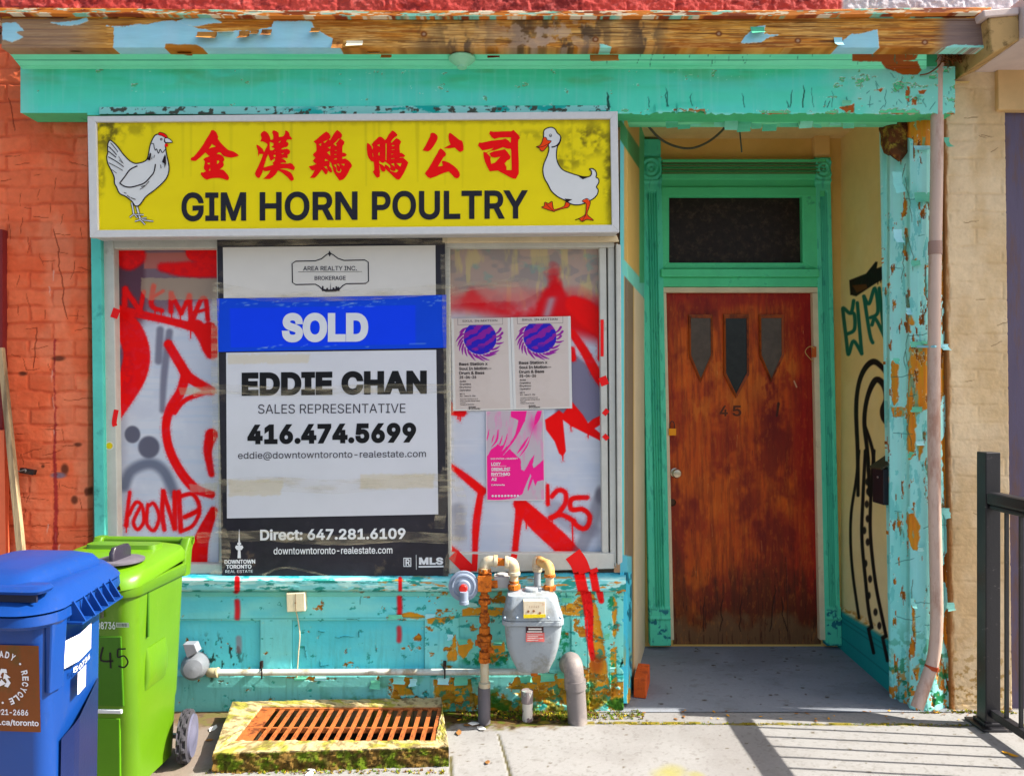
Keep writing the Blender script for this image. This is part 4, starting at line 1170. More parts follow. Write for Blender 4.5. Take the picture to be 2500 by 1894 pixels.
    c.blend(sstep(.38, .66, c.n(60, 90, 301, 5)) * .6, (146, 40, 4)); c.blend(sstep(.5, .72, c.n(70, 120, 303, 5)) * .6, (214, 100, 18))
    c.blend(sstep(.45, .62, c.n(5, 70, 304, 4)) * .35, (96, 30, 6)); c.blend(sstep(.5, .66, c.n(3.5, 34, 306, 4)) * .35, (196, 96, 30))
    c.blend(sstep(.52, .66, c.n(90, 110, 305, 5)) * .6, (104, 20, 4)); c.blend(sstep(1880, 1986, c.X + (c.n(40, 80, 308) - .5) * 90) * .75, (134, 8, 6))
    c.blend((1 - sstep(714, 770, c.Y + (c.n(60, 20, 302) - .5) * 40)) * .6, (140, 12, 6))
    for x, y, rx, ry, a in ((1880, 985, 40, 90, .85), (1780, 1120, 30, 120, .4), (1690, 1260, 40, 70, .4), (1860, 1300, 30, 90, .4)):
        c.blend(np.exp(-((c.X - x) / rx) ** 2 - ((c.Y - y) / ry) ** 2) * sstep(.3, .55, c.n(22, 40, x)) * a, (96, 12, 4))
    for x, y in ((1740, 900), (1790, 975), (1915, 900), (1700, 1000), (1860, 940)):       # varnish bleached round the little panes
        c.blend(np.exp(-((c.X - x) / 34) ** 2 - ((c.Y - y) / 40) ** 2) * sstep(.4, .6, c.n(14, 30, x + 1)) * .7, (206, 110, 30))
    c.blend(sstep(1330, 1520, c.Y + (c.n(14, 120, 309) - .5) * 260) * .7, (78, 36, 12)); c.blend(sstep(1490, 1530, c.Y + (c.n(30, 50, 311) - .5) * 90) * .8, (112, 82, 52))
    c.blend(sstep(.62, .72, c.n(5, 40, 313)) * sstep(1250, 1500, c.Y) * .6, (60, 24, 8)); c.blend(sstep(.64, .72, c.n(4, 16, 315)) * .25, (206, 116, 44))
    for q in range(16):
        r = random.Random(q); x, y = r.uniform(1640, 1970), r.uniform(800, 1500); c.stroke([(x, y), (x + r.uniform(-3, 3), y + r.uniform(6, 34))], [1.6, .8], (206, 140, 84) if q % 2 else (60, 16, 4), .7, .6, smooth=False)
    for x in (1700, 1790, 1862, 1905, 1740): c.crack(x, 1540, 0.3, -14, 6 + int(x) % 5, (40, 18, 6), 2.2, int(x), h=-.003)
    c.stroke([(1905, 1360), (1906, 1560)], 1.5, (50, 20, 8), .8, .9, h=-.003)
    c.stroke([(1895, 985), (1890, 1015)], [7, 5], (40, 20, 10), 1.5, .8); c.stroke([(1934, 930), (1940, 945)], 2.5, (214, 190, 150), 1, .9)
    dl = lambda X, Y: on_plane(YB - .006)(X + (Y - 715) * .0215, Y)
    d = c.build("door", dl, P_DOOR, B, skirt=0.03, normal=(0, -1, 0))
    DP = lambda y: (y - 715) * .0215
    for i, (xa, xb, yt, ys, yb) in enumerate(((1682, 1740, 768, 868, 932), (1767, 1828, 767, 914, 972), (1854, 1913, 768, 868, 932))):
        P = [(xa, yt), (xb, yt), (xb + 1, ys), ((xa + xb) / 2, yb), (xa + 1, ys)]
        cx, cy = (xa + xb) / 2, (yt + yb) / 2
        inn = [(cx + (x - cx) * .84, cy + (y - cy) * .90) for x, y in P]
        mb = MB()
        o = [W(x, y, YB - .020) for x, y in P]; n_ = [W(x, y, YB - .014) for x, y in inn]; bk = [Vector((v.x, YB - .004, v.z)) for v in o]; ib = [Vector((v.x, YB - .004, v.z)) for v in n_]
        mb.add(o + n_ + bk + ib, [(k, (k + 1) % 5, 5 + (k + 1) % 5, 5 + k) for k in range(5)] + [(k, 10 + k, 10 + (k + 1) % 5, (k + 1) % 5) for k in range(5)] + [(5 + k, 5 + (k + 1) % 5, 15 + (k + 1) % 5, 15 + k) for k in range(5)])
        mb.build("door_light_moulding", mat("door_moulding", (150, 66, 16), 0.45, dirt=(90, 36, 10)), d)
        mb = MB(); mb.prism(inn, YB - .0095, YB - .007); mb.build("door_light", (mat("dusty_pane", (84, 70, 58), 0.3, var=.3, scale=20, bump=0) if i != 1 else mat("dark_pane", (34, 36, 34), 0.3, var=.4, scale=24, bump=0)), d)
    mb = MB()
    k = W(1647, 1153, YB)
    mb.lathe([(.026, 0), (.026, .006), (.012, .010), (.011, .03), (.024, .042), (.028, .055), (.022, .068), (.006, .071)], k, (0, -1, 0)); mb.build("door_knob", mat("brushed_steel", (190, 176, 150), 0.28, 0.85, bump=0), d, smooth=True)
    k = W(1641, 1226, YB); mb = MB(); mb.lathe([(.022, 0), (.022, .006), (.013, .012), (.012, .016)], k, (0, -1, 0)); mb.box((k.x - .003, YB - .02, k.z - .008), (k.x + .003, YB - .016, k.z + .008)); mb.build("deadbolt", mat("dark_bronze", (74, 50, 36), 0.4, 0.6), d, smooth=True)
    mb = MB(); cv = lambda x, y: W(x, y, YB - .009)
    text(mb, "4", 1757, 1777, 990, 1016, cv, bold=.02); text(mb, "5", 1788, 1810, 990, 1016, cv, bold=.02)
    for f in list(mb.f): pass
    mb.build("house_number", mat("dark_numeral", (92, 52, 34), 0.3, 0.6), d, fix=False)
    # hinge-side wire hook and strike
    mb = MB(); mb.rect(1983, 846, 1993, 872, YB - .05, YB - .042); mb.build("latch_plate", mat("rust_plate", (190, 90, 30), .6), B)
    mb = MB(); mb.tube([W(x, y, YB - .055) for x, y in catmull([(1988, 850), (1976, 846), (1966, 860), (1984, 882)], 5)], .0022, 6); mb.build("wire_hook", mat("brass_wire", (206, 170, 100), .4, .4), B, smooth=True)
recess()

# dangling cables under the beam
def cable(name, pts, r, label):
    mb = MB(); mb.tube(catmull([W(*p) for p in pts], 8), r, 8); o = mb.build(name, M_CABLE, None, smooth=True); tag(o, label, "cable")
cable("dangling_cable", [(1576, 300, .10), (1610, 338, .2), (1650, 358, .28), (1690, 362, .3), (1730, 346, .25), (1764, 318, .16), (1772, 300, .1)], .006, "armoured grey cable sagging in a loop under the entry beam")
cable("hanging_wire", [(1805, 296, .12), (1807, 330, .12), (1811, 372, .12)], .004, "short stiff dark wire hanging straight down over the brown door")

# --- curled paint at the edges of the bare patches
def curls():
    r = random.Random(21)
    ms = [mat("curl_teal", (150, 228, 216), .55), mat("curl_aqua", (176, 236, 236), .55), mat("curl_green", (110, 206, 170), .55)]
    def curl(x, y, w, h, Y, amt, mi, flip):
        mb = MB(); v = []
        for j in range(5):
            t = j / 4; a = t * amt
            for k in (0, 1):
                q = W(x + k * w + (r.uniform(-2.5, 2.5) if j else 0), y + (-1 if flip else 1) * h * math.sin(a) / amt * 1.0 + (r.uniform(-3, 3) if j == 4 else 0), Y)
                v.append((q.x, q.y - h / 520 * (1 - math.cos(a)) / amt - .001, q.z))
        mb.add(v, [(2*j, 2*j+1, 2*j+3, 2*j+2) for j in range(4)]); mb.build("paint_curl", ms[mi], B, fix=False)
    for x, y, w, h, f in ((948, 1500, 34, 12, 0), (1040, 1498, 22, 12, 0), (1140, 1480, 26, 12, 1), (1200, 1480, 22, 12, 1), (1372, 1470, 24, 16, 1), (1436, 1436, 16, 16, 1), (1474, 1560, 14, 22, 1), (1488, 1640, 12, 24, 1), (1092, 1548, 14, 16, 0), (1120, 1560, 22, 14, 0),
                          (1204, 1562, 22, 12, 0), (960, 1652, 28, 16, 0), (1000, 1656, 18, 20, 0), (1070, 1654, 26, 16, 0), (1110, 1652, 30, 20, 0), (1270, 1650, 30, 18, 0), (1320, 1644, 34, 20, 0), (1360, 1640, 26, 14, 0), (720, 1650, 30, 10, 0), (770, 1648, 26, 12, 0), (905, 1660, 22, 20, 0), (1180, 1660, 26, 22, 0), (1250, 1690, 20, 18, 1)):
        curl(x, y, w, h, -.006, r.uniform(.7, 1.5), r.randrange(3), f)
    for x, y, w, h, f in ((2222, 834, 30, 16, 0), (2250, 832, 22, 14, 0), (2180, 874, 14, 20, 0), (2296, 840, 20, 18, 0), (2224, 1006, 26, 14, 1), (2216, 1118, 18, 18, 1), (2236, 1076, 20, 14, 0), (2216, 1236, 14, 18, 0), (2240, 1346, 14, 16, 1), (2212, 752, 22, 18, 0), (2224, 636, 22, 14, 0), (2262, 636, 20, 12, 0),
                          (2232, 470, 44, 26, 0), (2180, 560, 22, 40, 0), (2178, 420, 24, 60, 0), (2230, 356, 40, 18, 0), (2300, 1240, 18, 26, 0), (2310, 1470, 18, 22, 0), (2304, 336, 14, 40, 0), (2222, 1460, 10, 30, 0)):
        curl(x, y, w, h, -.012 if x > 2221 else .02, r.uniform(.6, 1.4), r.randrange(3), f)
    for x, y, w, h, f in ((2056, 258, 20, 12, 1), (2206, 204, 8, 22, 0), (2236, 232, 14, 12, 0)):
        curl(x, y, w, h, -.106, r.uniform(.7, 1.4), 2, f)
curls()

# --- porcelain lamp holder under the cornice
def lamp():
    q = W(1128, 140, -0.165)
    mb = MB(); mb.lathe([(.034, .03), (.034, 0), (.060, -.004), (.062, -.010), (.052, -.020), (.030, -.036), (.022, -.042), (.022, -.050), (.018, -.052)], q, (0, 0, 1))
    o = mb.build("lamp_holder", mat("pale_green_porcelain", (150, 218, 178), 0.4), None, smooth=True)
    tag(o, "pale green bare lamp holder screwed under the peeling cornice", "lamp holder")
lamp()

# ================================================================== neighbour on the right
N = thing("neighbouring_building", "tan painted brick building with dark purple panel beside the downpipe", "building", (2.4, 0.4, 0))
def neighbour():
    def mp(X, Y): return on_plane(0.015)(X + (Y - 1000) * .012, Y)
    c = Canvas(2312, 60, 2462, 1768, 1.8, (226, 200, 160))
    c.blend(sstep(.4, .7, c.n(90, 160, 321)) * .45, (190, 152, 98)); c.blend(sstep(.5, .75, c.n(60, 60, 323)) * .35, (216, 188, 150))
    wx = c.X + (c.n(30, 30, 325) - .5) * 8; wy = c.Y + (c.n(50, 40, 327) - .5) * 9
    m, idn = bricks(wx - 20, wy, 128, 43, 4.5, 9); m *= .15 + .6 * sstep(.4, .65, c.n(40, 30, 329))
    c.h -= m * .004; c.blend(m * .2, (176, 142, 98)); c.h += (c.n(9, 8, 331) - .5) * .003 + (c.n(50, 40, 333) - .5) * .005
    c.blend(sstep(.58, .64, c.n(14, 10, 335)) * sstep(1500, 1700, c.Y) * .7, (150, 112, 50))
    c.blend(sstep(2325, 2314, c.X + (c.n(6, 30, 337) - .5) * 12) * .8, (120, 66, 20))
    r = random.Random(3)
    for i in range(12): c.crack(r.uniform(2330, 2440), r.uniform(250, 1500), r.uniform(4, 9), r.uniform(-4, 2), 4, (130, 96, 60), 1.4, i)
    c.build("brick_pier", mp, P_BRICK, N, skirt=.1)
    mb = MB(); mb.rect(2446, 262, 6400, 1780, 0.03, 0.09, lean=.014); mb.build("dark_panel", mat("purple_grey_paint", (92, 82, 104), 0.6, dirt=(104, 78, 72), dirt_scale=4, stretch=(2, 1, .4)), N)
    mb = MB(); mb.prism([(2436, 140), (6400, 136), (6400, 264), (2438, 268)], -.01, .08); mb.build("lintel", mat("tan_paint", (212, 176, 122), 0.6), N, bevel=.004)
    mb = MB()
    for y0, y1, yy in ((98, 116, -.10), (116.5, 128, -.075), (128.5, 140, -.045)): mb.prism([(2424 + (y0 - 98) * .25, y0), (2900, y0 - 4), (2900, y1 - 4), (2424 + (y0 - 98) * .25, y1)], yy, .05)
    mb.build("panel_cornice", mat("tan_cornice", (222, 182, 116), 0.6), N, bevel=.006)
    mb = MB(); mb.prism([(2412, 44), (2488, 36), (2490, 98), (2422, 132)], -.30, 0.0); mb.build("cornice_bracket", mat("olive_tan_paint", (184, 148, 92), 0.65, dirt=(110, 84, 40), dirt_scale=12), N, bevel=.006)
    mb = MB(); q = W(2489, 16, -.30); q2 = W(2491, 100, -.30); mb.box((q.x, -.33, q2.z), (9.0, .02, q.z + .03)); mb.prism([(2400, 25), (2488.5, 17), (2488.5, 35), (2404, 42)], -.31, .02)  # box runs on unseen, its depth set for the shadow edge it casts
    mb.build("cornice_and_shade_run", mat("pale_grey_paint", (206, 186, 178), 0.6), N, bevel=.005)
neighbour()
# ================================================================== shop sign
def shop_sign():
    Y0 = -0.13
    T = thing("shop_sign", "yellow shop sign with red Chinese characters between a hen and a duck", "sign", W(860, 420, -0.07))
    def ring(o, i, ya, yb, mb):
        for k in range(4):
            a, b = o[k], o[(k + 1) % 4]; c, d = i[(k + 1) % 4], i[k]
            mb.prism([a, b, c, d], ya, yb)
    O = [(213, 284), (1508, 272), (1512, 567), (219, 580)]; I = [(234, 298), (1490, 290), (1494, 549), (239, 562)]
    mb = MB(); ring(O, I, Y0 - .012, Y0 + .012, mb); mb.build("frame", M_ALU, T, bevel=.002)
    mb = MB(); mb.prism([(216, 287), (1506, 275), (1510, 565), (221, 577)], Y0 + .013, -0.015); mb.build("casing", mat("sign_casing", (186, 186, 184), .5), T)
    c = Canvas(232, 288, 1496, 564, 2.4, (234, 214, 0))
    c.blend(sstep(.45, .7, c.n(260, 120, 401)) * .25, (214, 190, 0))
    edge = np.minimum.reduce([c.X - 234, 1494 - c.X, c.Y - 292])
    c.blend((1 - sstep(0, 16, edge + (c.n(14, 14, 403) - .5) * 14)) * .5, (150, 130, 10))
    for x, y, rx, ry, a in ((262, 320, 46, 60, .9), (1440, 340, 70, 46, .8), (1380, 390, 60, 30, .6), (1486, 420, 16, 120, .7), (330, 316, 70, 20, .35), (1300, 330, 120, 16, .3), (248, 430, 12, 60, .4)):
        d = np.hypot((c.X - x) / rx, (c.Y - y) / ry)
        c.blend((1 - sstep(.2, 1.2, d)) * sstep(.38, .66, c.n(18, 16, int(x), 5)) * a, (92, 82, 24))
    c.blend(sstep(.55, .8, c.n(5, 90, 407)) * (1 - sstep(1380, 1300, c.X)) * .35, (236, 220, 60))
    for q in range(26):
        r = random.Random(q + 5); x = r.uniform(240, 1490); y = 294; l = r.uniform(30, 190); c.stroke([(x, y), (x + r.uniform(-2, 2), y + l)], [r.uniform(4, 12), 2], (150, 138, 30), 3, r.uniform(.08, .28), smooth=False)
    f = c.build("face_panel", on_plane(Y0), P_PLAST, T)
    L = Y0 - .0018
    red = mat("sign_red", (252, 0, 6), .4, spec=.1, var=.04, bump=.03); ink = mat("sign_ink", (40, 40, 48), .45, spec=.1, var=.2, scale=60, bump=.03)
    wht = mat("sign_white", (214, 216, 214), .4, spec=.1, var=.04, bump=.02); org = mat("sign_orange", (238, 70, 14), .4, spec=.1, var=.04, bump=.02); blk = mat("sign_outline", (36, 26, 30), .45, spec=.1, var=.05, bump=.0)
    cv = lambda x, y: W(x, y, L)
    for s, a, b in (("GIM", 443, 601), ("HORN", 634, 873), ("POULTRY", 908, 1289)):
        mb = MB(); text(mb, s, a, b, 470 - (a - 443) * .0072, 541 - (a - 443) * .0072, cv, bold=.024, slope=-.0072, spacing=1.02); mb.build("lettering", ink, T, fix=False)
    Q = 140 / 1676
    def ch(ox, loops):
        mb = MB(); add_shape(mb, [[(ox + x * Q, 310 + y * Q) for x, y in lp] for lp in loops], L); mb.build("character", red, T, fix=False)
    ch(460, [[(670,100),(740,95),(810,155),(850,235),(872,300),(858,350),(930,450),(1050,580),(1150,665),(1220,695),(1330,728),(1420,785),(1478,840),(1400,875),(1250,903),(1130,885),(1030,855),(985,815),(955,775),(930,750),(880,748),(840,775),(830,800),(905,800),(970,830),(1030,890),(1050,945),(1035,1000),(1005,1020),(1032,1075),(1035,1120),(1000,1180),(910,1245),(1010,1255),(1060,1300),(1150,1400),(1190,1490),(1175,1540),(1130,1562),(1050,1530),(950,1500),(830,1492),(700,1500),(620,1520),(545,1548),(470,1515),(400,1450),(358,1390),(370,1330),(440,1335),(510,1298),(460,1240),(448,1180),(470,1090),(480,1010),(430,945),(500,900),(620,860),(580,835),(500,752),(440,800),(350,885),(210,1000),(130,992),(80,985),(65,945),(75,910),(150,875),(220,800),(330,660),(430,520),(510,380),(600,240),(645,160)],
        [(690,505),(800,575),(780,590),(660,605),(615,640),(595,640),(640,580)],[(540,1055),(625,1050),(630,1095),(580,1098)],[(835,985),(880,982),(908,1020),(870,1065),(835,1092)],[(632,1185),(640,1275),(595,1280)]])
    ch(610, [[(415,120),(490,150),(545,210),(585,290),(603,380),(640,380),(680,360),(685,290),(670,210),(650,180),(665,115),(710,103),(770,125),(840,175),(848,300),(930,290),(985,270),(1030,190),(1032,105),(1100,128),(1140,165),(1162,215),(1162,260),(1235,340),(1215,380),(1150,370),(1100,375),(1055,430),(1110,455),(1135,500),(1110,560),(1060,598),(990,600),(925,640),(930,665),(1000,655),(1080,640),(1150,670),(1180,720),(1165,785),(1095,825),(1112,890),(1090,912),(1000,905),(920,925),(985,945),(1040,985),(1068,1030),(1045,1058),(960,1045),(900,1060),(905,1078),(1010,1075),(1120,1075),(1180,1055),(1250,1090),(1315,1180),(1310,1230),(1280,1270),(1210,1250),(1100,1215),(960,1215),(860,1230),(960,1245),(1080,1275),(1180,1325),(1235,1390),(1280,1490),(1285,1550),(1225,1585),(1170,1555),(1090,1460),(980,1370),(890,1310),(825,1272),(770,1370),(680,1460),(580,1525),(390,1520),(480,1440),(560,1350),(600,1275),(470,1298),(415,1290),(385,1258),(350,1370),(290,1480),(240,1500),(180,1450),(145,1370),(180,1280),(240,1170),(310,1010),(360,880),(390,800),(280,790),(245,880),(235,700),(190,560),(200,515),(290,570),(370,640),(415,745),(460,650),(515,540),(510,505),(440,455),(360,425),(300,435),(345,340),(312,220),(350,160)],
        [(585,440),(690,480),(690,545),(625,590),(735,635),(660,685),(590,685),(580,560)],[(690,820),(750,825),(750,870),(710,890)],[(535,805),(600,985),(630,995),(690,950),(715,920),(735,960),(720,1000),(660,1050),(690,1110),(560,1145),(400,1190),(440,1060),(480,920)],[(930,780),(1000,762),(990,785),(940,802)],[(840,470),(850,430),(915,405),(880,455)],[(710,745),(755,722),(740,745)]])
    ch(740, [[(680,135),(760,190),(800,270),(800,325),(750,370),(790,390),(870,250),(930,160),(995,93),(1080,150),(1138,225),(1130,290),(1095,345),(1160,390),(1212,440),(1195,500),(1160,550),(1145,600),(1145,755),(1210,760),(1250,785),(1275,820),(1235,865),(1145,880),(1140,930),(1160,940),(1235,925),(1330,990),(1390,1050),(1425,1120),(1420,1165),(1370,1230),(1310,1360),(1240,1470),(1170,1540),(1060,1570),(1000,1480),(940,1400),(885,1300),(860,1180),(820,1060),(770,1010),(780,1080),(765,1140),(820,1200),(850,1280),(835,1345),(780,1325),(725,1270),(715,1350),(690,1385),(650,1390),(610,1330),(545,1252),(480,1340),(400,1440),(340,1490),(195,1495),(270,1400),(340,1265),(270,1275),(220,1240),(160,1155),(270,1135),(390,1085),(330,1050),(283,990),(360,905),(295,840),(290,800),(385,710),(392,660),(380,500),(305,430),(400,360),(500,270),(600,190)],
        [(590,440),(730,380),(630,475)],[(455,510),(528,480),(525,565)],[(720,600),(800,575),(795,650)],[(705,750),(785,700),(795,850)],[(890,505),(1050,345),(1075,345),(950,495),(990,540),(965,565)],[(905,935),(985,920),(985,950),(905,958)],[(915,800),(970,798),(970,818),(915,822)],[(930,690),(985,690),(980,705),(932,708)],[(605,1165),(685,1150),(715,1250)],[(640,945),(660,940),(745,990),(640,1003)],[(890,1115),(960,1095),(985,1230),(1000,1290),(1050,1315),(1085,1290),(1090,1210),(1125,1275),(1085,1340),(1030,1340),(975,1310),(965,1190)],[(980,1085),(1040,1080),(1075,1165)],[(1105,1085),(1215,1085),(1195,1140)]])
    ch(880, [[(200,465),(270,510),(330,580),(338,655),(358,655),(365,580),(325,515),(400,420),(480,350),(540,292),(600,292),(650,320),(725,390),(770,330),(830,220),(935,105),(1000,145),(1080,225),(1065,275),(1000,310),(940,370),(890,440),(910,470),(980,390),(1050,330),(1120,360),(1190,430),(1175,480),(1145,530),(1145,660),(1160,768),(1200,760),(1260,800),(1310,850),(1280,885),(1150,885),(1150,910),(1240,900),(1320,960),(1400,1040),(1350,1180),(1280,1330),(1190,1480),(1130,1545),(1060,1535),(980,1470),(860,1350),(770,1270),(730,1225),(720,1300),(680,1315),(620,1290),(580,1220),(560,1120),(548,1130),(570,1330),(565,1460),(500,1490),(460,1470),(400,1380),(360,1310),(405,1265),(400,1150),(385,1025),(310,1000),(240,910),(205,820),(185,650),(185,540)],
        [(735,490),(765,485),(760,970),(735,970)],[(485,540),(562,510),(560,580)],[(525,760),(560,745),(560,845),(528,835)],[(350,775),(362,770),(378,865),(362,865)],[(920,530),(990,540),(990,562),(920,565)],[(918,665),(995,655),(992,672),(920,680)],[(900,785),(985,788),(905,812)],[(897,925),(995,918),(990,935),(905,945)],[(890,1085),(980,1062),(990,1160)],[(1045,1065),(1205,1065),(1165,1165)],[(868,1230),(900,1275),(960,1298),(1020,1285),(1030,1225),(1110,1275),(1050,1330),(960,1320),(870,1285)],[(545,985),(590,1030),(640,1055),(690,1045),(720,1010),(745,1030),(860,1120),(880,1190),(865,1215),(790,1130),(715,1095),(710,1170),(640,1110),(555,1075)]])
    ch(1020, [[(425,170),(500,190),(560,240),(585,310),(565,390),(510,490),(440,600),(370,680),(300,720),(140,690),(220,560),(300,400),(360,280),(370,200)],
        [(940,175),(1000,210),(1100,290),(1220,385),(1290,410),(1320,470),(1338,580),(1335,690),(1260,735),(1210,725),(1140,665),(1080,608),(900,632),(770,620),(860,570),(955,520),(910,400),(897,290),(910,200)],
        [(665,630),(730,670),(800,740),(825,800),(810,850),(755,885),(690,990),(590,1165),(735,1135),(700,1025),(720,995),(800,1005),(920,1050),(1050,1140),(1160,1240),(1220,1340),(1230,1430),(1190,1490),(1140,1510),(1070,1480),(990,1390),(905,1305),(780,1340),(650,1390),(530,1450),(370,1505),(290,1470),(210,1370),(230,1320),(300,1240),(390,1090),(490,910),(580,760),(600,700)]])
    ch(1150, [[(560,125),(660,148),(900,135),(1180,130),(1240,92),(1320,170),(1400,250),(1435,330),(1385,380),(1375,450),(1380,700),(1395,1000),(1395,1370),(1310,1520),(1240,1515),(1140,1475),(1000,1395),(870,1330),(790,1280),(700,1285),(545,1300),(480,1180),(410,1030),(365,860),(360,735),(450,750),(560,695),(660,620),(520,655),(330,690),(205,550),(235,460),(310,465),(440,440),(600,405),(750,388),(900,375),(1010,345),(1090,400),(1160,470),(1168,312),(1000,308),(830,318),(740,340),(690,358),(610,310),(530,200)],
        [(460,765),(570,700),(720,680),(930,595),(1010,620),(1060,640),(1160,640),(1175,700),(1190,1265),(1035,1265),(1035,1170),(980,1070),(1060,980),(1135,945),(1155,870),(1060,730),(985,655),(860,680),(660,720),(540,770),(580,870),(690,905),(860,870),(700,1050),(590,1080),(565,950),(575,890)]])
    # birds: layered flat prints
    H = 200 / 1341
    def bird(name, ox, oy, layers):
        mb = MB()
        for z, (kind, data, w, mi) in enumerate(layers):
            pts = [(ox + x * H, oy + y * H) for x, y in data]
            Yz = L - z * 0.00012
            if kind == 'fill': add_shape(mb, [pts], Yz, mi)
            elif kind == 'sfill': add_shape(mb, [catmull(pts, 4, True)], Yz, mi)
            elif kind == 'line': ribbon(mb, catmull(pts, 4) if len(pts) > 2 else pts, w * H, Yz, mi)
            elif kind == 'loop': ribbon(mb, catmull(pts, 4, True), w * H, Yz, mi, closed=True)
        mb.build(name, [wht, blk, red, org], T, fix=False)
    hb = [(190,222),(235,245),(310,320),(400,440),(500,545),(590,597),(680,592),(775,555),(815,480),(840,340),(872,235),(930,140),(1010,125),(1110,175),(1085,205),(1085,245),(1105,268),(1095,310),(1105,360),(1115,440),(1150,600),(1155,720),(1120,830),(1040,930),(900,1050),(780,1140),(700,1250),(650,1295),(600,1290),(550,1220),(450,1140),(350,1090),(300,990),(265,920),(258,820),(205,700),(155,600),(138,500),(155,420),(150,350),(160,265)]
    lay = [('line', [(545,1240),(565,1330),(580,1430)], 40, 1), ('line', [(545,1240),(565,1330),(580,1430)], 20, 0), ('line', [(625,1290),(655,1400),(690,1530)], 48, 1), ('line', [(625,1290),(655,1400),(690,1530)], 26, 0)]
    for a in ([(580,1430),(515,1480)], [(590,1435),(740,1440)], [(600,1440),(640,1490)], [(690,1520),(600,1545)], [(690,1520),(900,1545)], [(690,1520),(765,1600)], [(700,1500),(790,1490)]):
        lay += [('line', a, 32, 1), ('line', a, 14, 0)]
    lay += [('sfill', hb, 0, 0), ('loop', hb, 19, 1), ('sfill', [(985,108),(1010,90),(1080,110),(1125,150),(1130,182),(1095,178),(1040,148),(985,132)], 0, 2), ('loop', [(985,108),(1010,90),(1080,110),(1125,150),(1130,182),(1095,178),(1040,148),(985,132)], 10, 1),
            ('sfill', [(1085,195),(1130,185),(1180,210),(1212,255),(1140,258),(1100,255)], 0, 0), ('loop', [(1085,195),(1130,185),(1180,210),(1212,255),(1140,258),(1100,255)], 13, 1), ('fill', disc_loop(1113, 303, 28, n=14), 0, 2), ('fill', disc_loop(1030, 205, 21, n=12), 0, 1), ('fill', disc_loop(1030, 205, 7, n=8), 0, 0)]
    for a, w in (([(870,275),(905,280),(915,340),(935,385),(955,362),(985,435),(1012,368),(1050,425),(1095,370)], 13), ([(350,922),(430,820),(520,700),(640,640)], 20), ([(350,922),(420,970),(520,988),(640,962),(760,915),(860,810),(910,740),(935,610)], 20),
                 ([(200,260),(260,330),(320,410)], 12), ([(165,320),(240,390),(300,460)], 14), ([(165,400),(230,450),(290,500)], 16), ([(160,490),(300,570),(415,655)], 14), ([(170,590),(290,650),(400,715)], 11), ([(220,700),(300,760)], 9), ([(330,480),(380,560),(410,605)], 8), ([(340,540),(390,590)], 8), ([(680,1025),(760,970),(830,890)], 10), ([(700,980),(770,960)], 12), ([(420,1075),(460,1090)], 11), ([(470,1120),(520,1160)], 12), ([(530,1160),(610,1190)], 13), ([(1020,620),(1028,680)], 12), ([(920,460),(910,510)], 8), ([(880,490),(872,530)], 9)):
        lay.append(('line', a, w, 1))
    lay += [('fill', [(1090,450),(1060,520),(1042,575),(1080,600),(1085,675),(1110,600),(1105,480)], 0, 1), ('fill', [(845,420),(830,480),(800,540),(850,548),(865,440)], 0, 1)]
    bird("hen_picture", 240, 310, lay)
    db = [(250,190),(255,130),(300,92),(380,76),(440,108),(472,168),(518,210),(530,270),(508,340),(478,385),(462,470),(462,580),(492,680),(562,770),(680,822),(800,860),(900,885),(985,885),(1030,850),(1030,790),(1000,758),(1050,752),(1100,790),(1118,850),(1108,890),(1148,922),(1152,980),(1115,1050),(1143,1100),(1128,1170),(1080,1230),(1010,1275),(920,1320),(810,1345),(700,1330),(600,1270),(480,1210),(380,1120),(320,1010),(260,900),(238,790),(252,680),(310,540),(336,440),(330,380),(300,300),(250,245)]
    l1 = [(612,1300),(680,1325),(650,1385),(560,1405),(430,1445),(412,1452),(222,1388),(262,1362),(270,1300),(330,1322),(390,1290),(420,1420),(580,1370)]
    l2 = [(880,1282),(960,1240),(1015,1300),(990,1400),(962,1500),(1070,1598),(960,1582),(880,1618),(830,1577),(768,1592),(850,1558),(930,1500),(945,1380),(940,1320)]
    bk = [(250,240),(295,250),(310,285),(375,300),(340,345),(300,400),(240,465),(195,450),(180,415),(130,395),(190,370),(225,310)]
    bird("duck_picture", 1290, 300, [('fill', l1, 0, 3), ('loop', l1, 11, 1), ('sfill', db, 0, 0), ('loop', db, 18, 1), ('fill', l2, 0, 3), ('loop', l2, 11, 1), ('fill', bk, 0, 3), ('loop', bk, 11, 1), ('line', [(150,400),(240,390),(350,335)], 10, 1),
        ('fill', disc_loop(362, 208, 24, 26, 12), 0, 1), ('fill', disc_loop(362, 206, 15, 17, 10), 0, 0), ('fill', disc_loop(364, 208, 8, 9, 8), 0, 1), ('line', [(380,400),(430,390),(475,365),(515,310),(535,240)], 20, 1), ('fill', [(800,862),(900,888),(1000,886),(890,925)], 0, 1), ('fill', [(590,1240),(720,1255),(640,1300)], 0, 1), ('line', [(412,1450),(285,1325)], 7, 1), ('line', [(945,1500),(880,1612)], 7, 1)])
shop_sign()

